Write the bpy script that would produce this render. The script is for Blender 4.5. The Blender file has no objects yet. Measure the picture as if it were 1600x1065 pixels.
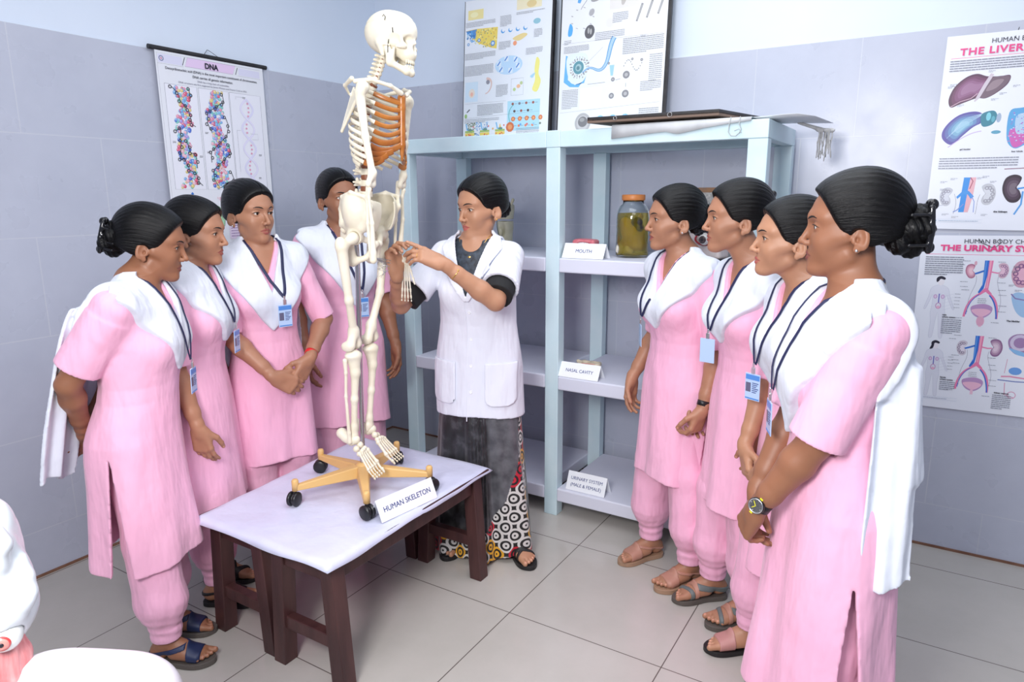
import bpy, math, random
import numpy as np
from mathutils import Matrix, Vector
F32 = np.float32
V3 = lambda *a: np.array(a, float)
def unit(v): v = np.array(v, float); return v / (np.linalg.norm(v) + 1e-12)
random.seed(7); np.random.seed(7)
R = math.radians
SC = bpy.context.scene
COL = SC.collection

VOX = 1.0
# camera: 24 mm wide view from 1.55 m, looking a little down into the corner
cam = bpy.data.cameras.new('camera'); camo = bpy.data.objects.new('camera', cam); COL.objects.link(camo); SC.camera = camo
cam.sensor_width = 36; cam.lens = 36 * 1070.87 / 1600; cam.clip_start = .05
yaw, pitch, roll = .55079, .2083, -.0044
f_ = Vector((-math.sin(yaw) * math.cos(pitch), math.cos(yaw) * math.cos(pitch), -math.sin(pitch)))
r_ = Vector((math.cos(yaw), math.sin(yaw), 0)); u_ = r_.cross(f_)
r2 = r_ * math.cos(roll) + u_ * math.sin(roll); u2 = u_ * math.cos(roll) - r_ * math.sin(roll)
camo.matrix_world = Matrix(((r2.x, u2.x, -f_.x, 3.0644), (r2.y, u2.y, -f_.y, -3.4090), (r2.z, u2.z, -f_.z, 1.5538), (0, 0, 0, 1)))
SC.view_settings.view_transform = 'Standard'; SC.view_settings.look = 'None'; SC.view_settings.gamma = 1; SC.view_settings.use_curve_mapping = False
SC.view_settings.exposure = 0.05
world = bpy.data.worlds.new('world'); SC.world = world; world.use_nodes = True
world.node_tree.nodes['Background'].inputs[0].default_value = (.75, .82, 1, 1); world.node_tree.nodes['Background'].inputs[1].default_value = .6
def area(name, loc, target, size, energy, col, shape='RECTANGLE', sy=None):
    l = bpy.data.lights.new(name, 'AREA'); l.shape = shape; l.size = size; l.size_y = sy or size; l.energy = energy; l.color = col
    o = bpy.data.objects.new(name, l); COL.objects.link(o); o.location = loc
    o.rotation_euler = (Vector(target) - Vector(loc)).to_track_quat('-Z', 'Y').to_euler(); return o
area('ceiling_light', (2.3, -1.6, 2.98), (2.3, -1.6, 0), 1.6, 36, (.92, .96, 1), sy=2.2)
area('ceiling_light', (3.6, -4.0, 2.98), (3.6, -4.0, 0), 1.6, 30, (.93, .96, 1), sy=1.6)
area('camera_flash', (2.5, -3.72, 1.95), (1.9, -.8, 1.1), .6, 52, (1, .98, .98))

# ------------------------------------------------------------------ implicit surfaces -> meshes
def smin(a, b, k):
    if k <= 0: return np.minimum(a, b)
    h = np.maximum(k - np.abs(a - b), 0) / k
    return np.minimum(a, b) - h * h * (k * .25)
def smax(a, b, k): return -smin(-a, -b, k)

class Field:
    """ordered list of solids, each joined smoothly to what came before"""
    def __init__(self): self.ops = []; self.M = None
    def _t(self, p):
        p = np.array(p, float)
        return p if self.M is None else self.M[:3, :3] @ p + self.M[:3, 3]
    def _r(self, Rm):
        return Rm if self.M is None else self.M[:3, :3] @ Rm / self.k_()
    def k_(self): return 1. if self.M is None else float(np.linalg.norm(self.M[:3, 0]))
    def cone(self, a, b, ra, rb, k=.01, mode='u'):
        a = self._t(a); b = self._t(b); ra *= self.k_(); rb *= self.k_(); ba = b - a; l2 = max(float(ba @ ba), 1e-9)
        def f(X, Y, Z):
            x = X - F32(a[0]); y = Y - F32(a[1]); z = Z - F32(a[2])
            t = np.clip((x * F32(ba[0]) + y * F32(ba[1]) + z * F32(ba[2])) / F32(l2), 0, 1)
            x = x - t * F32(ba[0]); y = y - t * F32(ba[1]); z = z - t * F32(ba[2])
            return np.sqrt(x * x + y * y + z * z) - (F32(ra) + t * F32(rb - ra))
        self.ops.append((mode, f, k, (a + b) / 2, math.sqrt(l2) / 2 + max(ra, rb))); return self
    def chain(self, pts, rs, k=.01, mode='u'):
        for i in range(len(pts) - 1): self.cone(pts[i], pts[i + 1], rs[i], rs[i + 1], k, mode)
        return self
    def tube(self, a, b, ra, rb, k=.01, mode='u'):
        """cone with flat ends"""
        a = self._t(a); b = self._t(b); ba = b - a; l = float(np.linalg.norm(ba)); u = ba / l
        def f(X, Y, Z):
            x = X - F32(a[0]); y = Y - F32(a[1]); z = Z - F32(a[2])
            s = x * F32(u[0]) + y * F32(u[1]) + z * F32(u[2])
            rad = np.sqrt(np.maximum(x * x + y * y + z * z - s * s, 0)) - (F32(ra) + s * F32((rb - ra) / l))
            return np.maximum(rad, np.maximum(-s, s - F32(l)))
        self.ops.append((mode, f, k, (a + b) / 2, l / 2 + max(ra, rb) * 1.5)); return self
    def ell(self, c, r, k=.01, mode='u', rot=None):
        c = self._t(c); Rm = self._r(np.eye(3) if rot is None else rotm(*rot)); r = np.array(r, float) * self.k_(); rm = max(r)
        def f(X, Y, Z):
            x = X - F32(c[0]); y = Y - F32(c[1]); z = Z - F32(c[2])
            q = [(x * F32(Rm[0, i]) + y * F32(Rm[1, i]) + z * F32(Rm[2, i])) / F32(r[i]) for i in range(3)]
            k0 = np.sqrt(q[0] ** 2 + q[1] ** 2 + q[2] ** 2)
            k1 = np.sqrt((q[0] / F32(r[0])) ** 2 + (q[1] / F32(r[1])) ** 2 + (q[2] / F32(r[2])) ** 2) + F32(1e-6)
            return np.maximum(k0 * (k0 - 1) / k1, np.sqrt(x * x + y * y + z * z) - F32(rm))
        self.ops.append((mode, f, k, c, float(max(r)))); return self
    def box(self, c, r, k=.005, mode='u', rot=None, rr=.0):
        c = self._t(c); Rm = self._r(np.eye(3) if rot is None else rotm(*rot)); r = np.array(r, float)
        def f(X, Y, Z):
            x = X - F32(c[0]); y = Y - F32(c[1]); z = Z - F32(c[2])
            q = [np.abs(x * F32(Rm[0, i]) + y * F32(Rm[1, i]) + z * F32(Rm[2, i])) - F32(r[i] - rr) for i in range(3)]
            o = np.sqrt(sum(np.maximum(v, 0) ** 2 for v in q))
            return o + np.minimum(np.maximum(np.maximum(q[0], q[1]), q[2]), 0) - F32(rr)
        self.ops.append((mode, f, k, c, float(np.linalg.norm(r)))); return self
    def fn(self, f, k=.01, mode='u', bound=None):
        """free function of the point; evaluated in the current frame"""
        if self.M is not None:
            Mi = np.linalg.inv(self.M).astype(F32)
            def g(X, Y, Z, f=f, Mi=Mi):
                return f(X * Mi[0, 0] + Y * Mi[0, 1] + Z * Mi[0, 2] + Mi[0, 3], X * Mi[1, 0] + Y * Mi[1, 1] + Z * Mi[1, 2] + Mi[1, 3],
                         X * Mi[2, 0] + Y * Mi[2, 1] + Z * Mi[2, 2] + Mi[2, 3])
        else: g = f
        c, r = (None, None) if bound is None else (self._t(bound[0]), bound[1])
        self.ops.append((mode, g, k, c, r)); return self
    def apply(self, D, X, Y, Z, cen=None, hd=None):
        km = max([o[2] for o in self.ops] + [.016]) + .012
        for mode, f, k, c, r in self.ops:
            idx = None
            if cen is not None and c is not None and mode in 'us':
                m = np.sqrt(((cen - c) ** 2).sum(1)) - r < hd + km
                n = int(m.sum())
                if n == 0: continue
                if n < len(m): idx = np.nonzero(m)[0]
            if idx is None:
                v = f(X, Y, Z)
                if mode == 'u': D = smin(D, v, k)
                elif mode == 's': D = smax(D, -v, k)
                elif mode == 'i': D = smax(D, v, k)
                elif mode == 'd': D = D + v
                elif mode == 'r': D = f(X, Y, Z, D)
            else:
                v = f(X[idx], Y[idx], Z[idx])
                D[idx] = smin(D[idx], v, k) if mode == 'u' else smax(D[idx], -v, k)
        return D
    def remap(self, g):
        self.ops.append(('r', lambda X, Y, Z, D=None: g(X, Y, Z, D), 0, None, None)); return self
    def at(self, P):
        P = np.atleast_2d(np.array(P, F32))
        return self.apply(np.full(len(P), .5, F32), P[:, 0], P[:, 1], P[:, 2])
    def normal(self, P, e=.002):
        P = np.atleast_2d(np.array(P, F32)); g = np.stack([self.at(P + d) - self.at(P - d) for d in np.eye(3, dtype=F32) * e], 1)
        return g / (np.linalg.norm(g, axis=1, keepdims=True) + 1e-9)
    def hit(self, o, d, far=.3):
        """first surface point from o along d"""
        o = np.array(o, float); d = np.array(d, float); d /= np.linalg.norm(d)
        t = np.linspace(0, far, 240); v = self.at(o + t[:, None] * d); j = np.nonzero(v < 0)[0]
        return o + d * (t[j[0]] if len(j) else far)

def rotm(rx=0, ry=0, rz=0):
    cx, sx, cy, sy, cz, sz = math.cos(rx), math.sin(rx), math.cos(ry), math.sin(ry), math.cos(rz), math.sin(rz)
    return np.array([[cz, -sz, 0], [sz, cz, 0], [0, 0, 1]]) @ np.array([[cy, 0, sy], [0, 1, 0], [-sy, 0, cy]]) @ np.array([[1, 0, 0], [0, cx, -sx], [0, sx, cx]])
def mat4(Rm, t):
    M = np.eye(4); M[:3, :3] = Rm; M[:3, 3] = t; return M

def axis(lo, hi, h, fine=()):
    """grid line positions: spacing h, finer inside the given (a, b, step) spans"""
    out = [lo]; x = lo
    while x < hi:
        s = h
        for a, b, st in fine:
            if a - 1e-9 <= x < b: s = min(s, st)
        x += s; out.append(x)
    n = (len(out) - 1 + 15) // 16 * 16
    while len(out) < n + 1: x += h; out.append(x)
    return np.array(out, F32)

def polygonise(fld, ax, ay, az):
    B = 16
    nb = [(len(a) - 1) // B for a in (ax, ay, az)]
    I, J, K = [g.ravel() for g in np.meshgrid(*[np.arange(n) for n in nb], indexing='ij')]
    lo = np.stack([ax[I * B], ay[J * B], az[K * B]], 1); hi = np.stack([ax[I * B + B], ay[J * B + B], az[K * B + B]], 1)
    cen = (lo + hi) / 2; hd = np.linalg.norm(hi - lo, axis=1) / 2
    D = fld.apply(np.full(len(cen), .5, F32), cen[:, 0].copy(), cen[:, 1].copy(), cen[:, 2].copy())
    act = np.nonzero(np.abs(D) < hd * 1.35 + .004)[0]
    NY, NZ = len(ay), len(az)
    r17 = np.arange(B + 1); r16 = np.arange(B)
    ids, vs, sg = [], [], []
    offs = np.array([(i, j, k) for i in (0, 1) for j in (0, 1) for k in (0, 1)])
    edges = [(a, b) for a in range(8) for b in range(a + 1, 8) if np.abs(offs[a] - offs[b]).sum() == 1]
    for s in range(0, len(act), 160):
        b = act[s:s + 160]; n = len(b)
        xi = I[b][:, None] * B + r17; yi = J[b][:, None] * B + r17; zi = K[b][:, None] * B + r17
        X = np.broadcast_to(ax[xi][:, :, None, None], (n, 17, 17, 17)).copy(); Y = np.broadcast_to(ay[yi][:, None, :, None], (n, 17, 17, 17)).copy()
        Z = np.broadcast_to(az[zi][:, None, None, :], (n, 17, 17, 17)).copy()
        V = fld.apply(np.full(X.shape, .5, F32), X, Y, Z, cen[b], hd[b])
        neg = V < 0
        cnt = sum(neg[:, o[0]:o[0] + B, o[1]:o[1] + B, o[2]:o[2] + B].astype(np.int8) for o in offs)
        q = np.nonzero((cnt > 0) & (cnt < 8))
        if len(q[0]) == 0: continue
        cv = np.stack([V[q[0], q[1] + o[0], q[2] + o[1], q[3] + o[2]] for o in offs], 1)
        acc = np.zeros((len(q[0]), 3), F32); num = np.zeros(len(q[0]), F32)
        for a, c in edges:
            m = (cv[:, a] < 0) != (cv[:, c] < 0)
            t = np.where(m, cv[:, a] / (cv[:, a] - cv[:, c] + 1e-20), 0)
            t = np.clip(t, 0, 1)
            acc += np.where(m[:, None], offs[a] + t[:, None] * (offs[c] - offs[a]), 0); num += m
        w = acc / num[:, None]
        gi = I[b][q[0]] * B + q[1]; gj = J[b][q[0]] * B + q[2]; gk = K[b][q[0]] * B + q[3]
        vs.append(np.stack([ax[gi] + w[:, 0] * (ax[gi + 1] - ax[gi]), ay[gj] + w[:, 1] * (ay[gj + 1] - ay[gj]), az[gk] + w[:, 2] * (az[gk + 1] - az[gk])], 1))
        ids.append((gi.astype(np.int64) * NY + gj) * NZ + gk)
        sg.append(np.stack([cv[:, 0] < 0, cv[:, 4] < 0, cv[:, 2] < 0, cv[:, 1] < 0], 1))
    if not vs: return np.zeros((0, 3), F32), np.zeros((0, 4), np.int32)
    vs = np.concatenate(vs); ids = np.concatenate(ids); sg = np.concatenate(sg)
    o = np.argsort(ids); ids = ids[o]; vs = vs[o]; sg = sg[o]
    st = (NY * NZ, NZ, 1); faces = []
    for d in range(3):
        m = sg[:, 0] != sg[:, d + 1]; c = ids[m]; inside = sg[m, 0]
        u, v = st[(d + 1) % 3], st[(d + 2) % 3]
        quad = np.stack([c, c - u, c - u - v, c - v], 1)
        f = np.searchsorted(ids, quad); f = np.minimum(f, len(ids) - 1)
        ok = (ids[f] == quad).all(1); f = f[ok]; ins = inside[ok]
        f[~ins] = f[~ins][:, ::-1]
        faces.append(f)
    return vs, np.concatenate(faces).astype(np.int32)

def relax(v, f, it=1, w=.5):
    for _ in range(it):
        acc = np.zeros_like(v); num = np.zeros(len(v), F32)
        for a in range(4):
            for b in ((a + 1) % 4, (a + 3) % 4):
                np.add.at(acc, f[:, a], v[f[:, b]]) if False else None
        for c in range(3):
            for a in range(4):
                acc[:, c] += np.bincount(f[:, a], v[f[:, (a + 1) % 4], c] + v[f[:, (a + 3) % 4], c], len(v))
        for a in range(4): num += np.bincount(f[:, a], minlength=len(v)) * 2
        v = v * (1 - w) + w * acc / np.maximum(num, 1)[:, None]
    return v.astype(F32)

def np_mesh(name, v, f, mat, parent=None, smooth=True):
    me = bpy.data.meshes.new(name)
    v = np.asarray(v, F32); f = np.asarray(f, np.int32); k = f.shape[1]
    me.vertices.add(len(v)); me.vertices.foreach_set('co', v.ravel())
    me.loops.add(f.size); me.loops.foreach_set('vertex_index', f.ravel())
    me.polygons.add(len(f)); me.polygons.foreach_set('loop_start', np.arange(0, f.size, k, dtype=np.int32))
    me.polygons.foreach_set('use_smooth', np.full(len(f), smooth))
    me.update(calc_edges=True)
    o = bpy.data.objects.new(name, me); COL.objects.link(o)
    if mat: me.materials.append(mat)
    if parent: o.parent = parent
    return o

def sculpt(name, fld, lo, hi, h, mat, parent=None, fine=((), (), ()), smooth_it=1):
    v, f = polygonise(fld, axis(lo[0], hi[0], h, fine[0]), axis(lo[1], hi[1], h, fine[1]), axis(lo[2], hi[2], h, fine[2]))
    if smooth_it: v = relax(v, f, smooth_it, .5)
    return np_mesh(name, v, f, mat, parent)

def attr(o, name, vals):
    a = o.data.attributes.new(name, 'FLOAT', 'POINT'); a.data.foreach_set('value', np.asarray(vals, F32))
def verts(o):
    v = np.empty(len(o.data.vertices) * 3, F32); o.data.vertices.foreach_get('co', v); return v.reshape(-1, 3)

# ------------------------------------------------------------------ plain meshes
class MB:
    """collects boxes, prisms, tubes into one mesh"""
    def __init__(self): self.v = []; self.f = []; self.mi = []; self.m = 0; self.sm = []
    def add(self, vs, fs, smooth=False):
        n = len(self.v); self.v += [tuple(map(float, p)) for p in vs]
        for f in fs: self.f.append([i + n for i in f]); self.mi.append(self.m); self.sm.append(smooth)
        return self
    def box(self, lo, hi, M=None):
        x0, y0, z0 = lo; x1, y1, z1 = hi
        vs = [(x0, y0, z0), (x1, y0, z0), (x1, y1, z0), (x0, y1, z0), (x0, y0, z1), (x1, y0, z1), (x1, y1, z1), (x0, y1, z1)]
        if M is not None: vs = [tuple(M @ Vector(p)) for p in vs]
        return self.add(vs, [(0, 3, 2, 1), (4, 5, 6, 7), (0, 1, 5, 4), (1, 2, 6, 5), (2, 3, 7, 6), (3, 0, 4, 7)])
    def hexa(self, bot, top):
        return self.add(list(bot) + list(top), [(0, 3, 2, 1), (4, 5, 6, 7), (0, 1, 5, 4), (1, 2, 6, 5), (2, 3, 7, 6), (3, 0, 4, 7)])
    def tube(self, pts, rs, n=10, flat=1.0, up=None, closed=False):
        pts = [Vector(p) for p in pts]
        if not hasattr(rs, '__len__'): rs = [rs] * len(pts)
        vs = []; fs = []; ref = Vector(up) if up is not None else None
        for i, p in enumerate(pts):
            if closed: t = pts[(i + 1) % len(pts)] - pts[i - 1]
            else: t = pts[min(i + 1, len(pts) - 1)] - pts[max(i - 1, 0)]
            t.normalize()
            if ref is None: ref = Vector((0, 0, 1)) if abs(t.z) < .9 else Vector((1, 0, 0))
            s = t.cross(ref).normalized(); u = s.cross(t).normalized()
            if up is None: ref = u
            for k in range(n):
                a = 2 * math.pi * k / n; vs.append(p + (s * math.cos(a) + u * math.sin(a) * flat) * rs[i])
        m = len(pts)
        for i in range(m if closed else m - 1):
            for k in range(n):
                a = i * n; b = ((i + 1) % m) * n; fs.append((a + k, a + (k + 1) % n, b + (k + 1) % n, b + k))
        self.add(vs, fs, True)
        if not closed: self.add(vs[:n], [tuple(range(n))[::-1]]); self.add(vs[-n:], [tuple(range(n))])
        return self
    def lathe(self, prof, n=24, M=None):
        vs = []; fs = []
        for r, z in prof:
            for k in range(n):
                a = 2 * math.pi * k / n; p = Vector((r * math.cos(a), r * math.sin(a), z)); vs.append(M @ p if M is not None else p)
        for i in range(len(prof) - 1):
            for k in range(n): fs.append((i * n + k, i * n + (k + 1) % n, (i + 1) * n + (k + 1) % n, (i + 1) * n + k))
        self.add(vs, fs, True)
        if prof[0][0] > 1e-5: self.add(vs[:n], [tuple(range(n))[::-1]])
        if prof[-1][0] > 1e-5: self.add(vs[-n:], [tuple(range(n))])
        return self
    def poly(self, pts, th=0, nrm=None):
        """flat polygon, or a slab of thickness th along nrm"""
        if not th: return self.add(pts, [tuple(range(len(pts)))])
        n = Vector(nrm) * th; k = len(pts); b = [Vector(p) + n for p in pts]
        return self.add(list(pts) + b, [tuple(range(k))[::-1], tuple(range(k, 2 * k))] + [(i, (i + 1) % k, (i + 1) % k + k, i + k) for i in range(k)])
    def sphere(self, c, r, n=16, m=10, sc=(1, 1, 1)):
        vs = []; fs = []; c = Vector(c)
        for i in range(m + 1):
            t = math.pi * i / m
            for k in range(n):
                a = 2 * math.pi * k / n; vs.append(c + Vector((r * sc[0] * math.sin(t) * math.cos(a), r * sc[1] * math.sin(t) * math.sin(a), r * sc[2] * math.cos(t))))
        for i in range(m):
            for k in range(n): fs.append((i * n + k, (i + 1) * n + k, (i + 1) * n + (k + 1) % n, i * n + (k + 1) % n))
        return self.add(vs, fs, True)
    def build(self, name, mats, parent=None, bevel=0, seg=2):
        me = bpy.data.meshes.new(name); me.from_pydata([tuple(p) for p in self.v], [], self.f)
        for m in (mats if isinstance(mats, (list, tuple)) else [mats]): me.materials.append(m)
        me.polygons.foreach_set('material_index', self.mi); me.polygons.foreach_set('use_smooth', self.sm); me.update()
        o = bpy.data.objects.new(name, me); COL.objects.link(o)
        if parent: o.parent = parent
        if bevel:
            b = o.modifiers.new('bevel', 'BEVEL'); b.width = bevel; b.segments = seg; b.limit_method = 'ANGLE'
        return o

def empty(name, loc=(0, 0, 0), rz=0):
    o = bpy.data.objects.new(name, None); COL.objects.link(o); o.location = loc; o.rotation_euler = (0, 0, rz); o.empty_display_size = .05
    return o
def tag(o, label=None, cat=None, group=None, kind=None):
    if label: o['label'] = label
    if cat: o['category'] = cat
    if group: o['group'] = group
    if kind: o['kind'] = kind
    return o
def lettering(txt, size, M, mat, parent, align='CENTER', name='lettering', bold=0, sx=1, depth=.0003, spacing=1, shear=0):
    cu = bpy.data.curves.new(name, 'FONT'); cu.body = txt; cu.size = size; cu.align_x = align; cu.offset = bold; cu.extrude = depth
    cu.resolution_u = 3; cu.space_character = spacing
    cu.materials.append(mat)
    cu.shear = shear; t = bpy.data.objects.new(name, cu); me = bpy.data.meshes.new_from_object(t); bpy.data.objects.remove(t)
    if not me.materials: me.materials.append(mat)
    o = bpy.data.objects.new(name, me); COL.objects.link(o); o.parent = parent
    o.matrix_local = M @ Matrix.Diagonal((sx, 1, 1, 1)); return o
# ------------------------------------------------------------------ materials
def newmat(name):
    m = bpy.data.materials.new(name); m.use_nodes = True; nt = m.node_tree
    return m, nt, nt.nodes['Principled BSDF']
def plain(name, col, rough=.5, metal=0, **kw):
    m, nt, b = newmat(name); b.inputs['Base Color'].default_value = (*col, 1); b.inputs['Roughness'].default_value = rough; b.inputs['Metallic'].default_value = metal
    for k, v in kw.items(): b.inputs[k.replace('_', ' ')].default_value = v
    return m
def N(nt, t, **kw):
    n = nt.nodes.new(t)
    for k, v in kw.items():
        if k.startswith('i_'): n.inputs[k[2:].replace('_', ' ')].default_value = v
        else: setattr(n, k, v)
    return n
def bump(nt, b, h, strength=.3, dist=.01):
    bp = N(nt, 'ShaderNodeBump'); bp.inputs['Strength'].default_value = strength; bp.inputs['Distance'].default_value = dist
    nt.links.new(h, bp.inputs['Height']); nt.links.new(bp.outputs[0], b.inputs['Normal']); return bp
def ramp(nt, fac, stops):
    r = N(nt, 'ShaderNodeValToRGB'); e = r.color_ramp.elements
    while len(e) < len(stops): e.new(.5)
    for i, (p, c) in enumerate(stops): e[i].position = p; e[i].color = (*c, 1)
    nt.links.new(fac, r.inputs[0]); return r.outputs[0]
def noise(nt, scale, detail=3, vec=None, sc=None, rough=.5):
    n = N(nt, 'ShaderNodeTexNoise'); n.inputs['Scale'].default_value = scale; n.inputs['Detail'].default_value = detail; n.inputs['Roughness'].default_value = rough
    if vec is None:
        tc = N(nt, 'ShaderNodeTexCoord'); vec = tc.outputs['Object']
    if sc:
        mp = N(nt, 'ShaderNodeMapping'); mp.inputs['Scale'].default_value = sc; nt.links.new(vec, mp.inputs[0]); vec = mp.outputs[0]
    nt.links.new(vec, n.inputs['Vector']); return n.outputs['Fac']
def varied(name, c0, c1, scale=8, rough=.5, bstr=0, bscale=40, sc=None, bsc=None, bdist=.004, **kw):
    m, nt, b = newmat(name); b.inputs['Roughness'].default_value = rough
    nt.links.new(ramp(nt, noise(nt, scale, 4, sc=sc), [(.3, c0), (.7, c1)]), b.inputs['Base Color'])
    if bstr: bump(nt, b, noise(nt, bscale, 4, sc=bsc), bstr, bdist)
    for k, v in kw.items(): b.inputs[k.replace('_', ' ')].default_value = v
    return m
def cloth(name, c0, c1, rough=.75, fold=.5, tr=0):
    m, nt, b = newmat(name); b.inputs['Roughness'].default_value = rough
    nt.links.new(ramp(nt, noise(nt, 5, 3), [(.3, c0), (.7, c1)]), b.inputs['Base Color'])
    a = noise(nt, 7, 3, sc=(1.6, 1.6, .45), rough=.45)
    a2 = noise(nt, 16, 2, sc=(1, 1, .9))
    mx = N(nt, 'ShaderNodeMath', operation='MULTIPLY_ADD'); nt.links.new(a2, mx.inputs[0]); mx.inputs[1].default_value = .16; nt.links.new(a, mx.inputs[2])
    bump(nt, b, mx.outputs[0], fold, .045)
    b.inputs['Sheen Weight'].default_value = .15
    return m
def skin(name, base, lip):
    m, nt, b = newmat(name); b.inputs['Roughness'].default_value = .48
    n = ramp(nt, noise(nt, 14, 4), [(.3, tuple(c * .93 for c in base)), (.7, tuple(min(1, c * 1.06) for c in base))])
    at = N(nt, 'ShaderNodeAttribute', attribute_name='lip'); mix = N(nt, 'ShaderNodeMix', data_type='RGBA')
    nt.links.new(at.outputs['Fac'], mix.inputs['Factor']); nt.links.new(n, mix.inputs['A']); mix.inputs['B'].default_value = (*lip, 1)
    at2 = N(nt, 'ShaderNodeAttribute', attribute_name='nail'); mix2 = N(nt, 'ShaderNodeMix', data_type='RGBA')
    nt.links.new(at2.outputs['Fac'], mix2.inputs['Factor']); nt.links.new(mix.outputs['Result'], mix2.inputs['A']); mix2.inputs['B'].default_value = (min(1, base[0] * 1.9 + .1), base[1] * 1.7 + .08, base[2] * 1.9 + .08, 1)
    nt.links.new(mix2.outputs['Result'], b.inputs['Base Color'])
    b.inputs['Subsurface Weight'].default_value = .04; b.inputs['Subsurface Radius'].default_value = (.012, .005, .003); b.inputs['Subsurface Scale'].default_value = 1.0
    bump(nt, b, noise(nt, 260, 2), .06, .001)
    return m
def hairmat(name, col=(.0022, .0020, .0024)):
    m, nt, b = newmat(name); b.inputs['Base Color'].default_value = (*col, 1); b.inputs['Roughness'].default_value = .30; b.inputs['Specular IOR Level'].default_value = .22
    a = N(nt, 'ShaderNodeAttribute', attribute_name='strand'); c = N(nt, 'ShaderNodeCombineXYZ'); nt.links.new(a.outputs['Fac'], c.inputs[0])
    a2 = N(nt, 'ShaderNodeAttribute', attribute_name='along'); nt.links.new(a2.outputs['Fac'], c.inputs[1])
    h = noise(nt, 1.0, 5, vec=c.outputs[0], rough=.65)
    bump(nt, b, h, .55, .006)
    return m

M = {}
PINK0, PINK1 = (.88, .44, .62), (.92, .49, .67)
M['pink'] = cloth('pink_cotton', PINK0, PINK1)
M['pink_trouser'] = cloth('pink_trouser_cotton', PINK0, PINK1, fold=.7)
M['white_cloth'] = cloth('white_chiffon', (.70, .74, .84), (.75, .79, .88), .8, .6)
M['coat'] = cloth('white_coat_cotton', (.73, .75, .85), (.78, .80, .89), .75, .55)
M['navy'] = plain('navy_ribbon', (.012, .016, .07), .55)
M['black_cloth'] = plain('black_cloth', (.006, .006, .007), .8)
M['hair'] = hairmat('black_hair')
M['skin_mid'] = skin('skin_brown', (.40, .19, .112), (.30, .075, .06))
M['skin_dark'] = skin('skin_deep_brown', (.30, .128, .068), (.2, .055, .045))
M['skin_light'] = skin('skin_light_brown', (.45, .225, .132), (.42, .1, .085))
M['sclera'] = plain('eye_white', (.60, .56, .52), .2)
M['iris'] = plain('iris_brown', (.03, .012, .006), .12)
M['brow'] = plain('eyebrow_hair', (.012, .008, .007), .8)
M['gold'] = plain('gold', (.8, .5, .15), .25, 1)
M['silver'] = plain('silver', (.8, .8, .8), .25, 1)
M['clip'] = plain('black_plastic_clip', (.008, .008, .01), .12)
M['card'] = plain('id_card_plastic', (.45, .6, .85), .25)
M['card_blue'] = plain('id_card_blue_print', (.08, .25, .65), .3)
M['card_photo'] = plain('id_photo', (.12, .12, .2), .3)
M['watch_black'] = plain('black_rubber', (.006, .006, .007), .35)
M['watch_glass'] = plain('black_glass', (.004, .004, .006), .06)
M['red_band'] = plain('red_band', (.75, .02, .02), .4)
M['yellow'] = plain('yellow_mark', (.8, .75, .02), .4)
M['steel'] = plain('polished_steel', (.55, .55, .57), .22, 1)
M['white_paper'] = plain('white_paper', (.84, .86, .9), .6)
M['ink'] = plain('printed_ink', (.012, .012, .02), .5)
M['ink_blue'] = plain('blue_ink', (.03, .05, .2), .5)
M['ink_grey'] = plain('grey_ink', (.22, .22, .25), .6)
# ------------------------------------------------------------------ the room
def tiles(name, axis_, c0, c1, w, h, joint, off=.5, origin=(0, 0), rough=.28, js=.0024, bs=.1):
    m, nt, b = newmat(name); tc = N(nt, 'ShaderNodeTexCoord'); sep = N(nt, 'ShaderNodeSeparateXYZ'); nt.links.new(tc.outputs['Object'], sep.inputs[0])
    cb = N(nt, 'ShaderNodeCombineXYZ')
    for i, a in enumerate(axis_):
        ad = N(nt, 'ShaderNodeMath', operation='ADD'); nt.links.new(sep.outputs[a], ad.inputs[0]); ad.inputs[1].default_value = -origin[i]; nt.links.new(ad.outputs[0], cb.inputs[i])
    br = N(nt, 'ShaderNodeTexBrick', offset=off, squash=1); nt.links.new(cb.outputs[0], br.inputs['Vector'])
    br.inputs['Scale'].default_value = 1; br.inputs['Brick Width'].default_value = w; br.inputs['Row Height'].default_value = h; br.inputs['Mortar Size'].default_value = js; br.inputs['Mortar Smooth'].default_value = .3
    nz = ramp(nt, noise(nt, 2.5, 6, rough=.65), [(.3, c0), (.7, c1)]); nt.links.new(nz, br.inputs['Color1']); nt.links.new(nz, br.inputs['Color2']); br.inputs['Mortar'].default_value = (*joint, 1)
    nt.links.new(br.outputs['Color'], b.inputs['Base Color'])
    n2 = noise(nt, 6, 5); mr = N(nt, 'ShaderNodeMapRange'); nt.links.new(n2, mr.inputs[0]); mr.inputs['To Min'].default_value = rough * .7; mr.inputs['To Max'].default_value = rough * 1.4; nt.links.new(mr.outputs[0], b.inputs['Roughness'])
    inv = N(nt, 'ShaderNodeMath', operation='MULTIPLY_ADD'); nt.links.new(br.outputs['Fac'], inv.inputs[0]); inv.inputs[1].default_value = -1; inv.inputs[2].default_value = 1
    bump(nt, b, inv.outputs[0], bs, .002); return m
TC0, TC1, TJ = (.46, .49, .59), (.52, .55, .65), (.56, .585, .66)
M['tile_back'] = tiles('wall_tile_back', ('X', 'Z'), TC0, TC1, .43, .4, TJ, origin=(2.93, .2 - 4))
M['tile_left'] = tiles('wall_tile_left', ('Y', 'Z'), TC0, TC1, .60, .4, TJ, origin=(-1.15, .2 - 4))
M['floor'] = tiles('floor_tile', ('X', 'Y'), (.46, .435, .40), (.52, .49, .455), .6, .6, (.12, .10, .09), 0, (1.8255 - 6, -.8188 - 6), .16, .0022, .25)
M['paint'] = varied('white_wall_paint', (.68, .77, .90), (.73, .81, .93), 1.5, .6, .15, 20)
M['ceiling'] = plain('ceiling_paint', (.88, .89, .92), .7)
M['skirting'] = varied('brown_grout_line', (.16, .07, .04), (.28, .15, .10), 12, .7)
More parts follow.
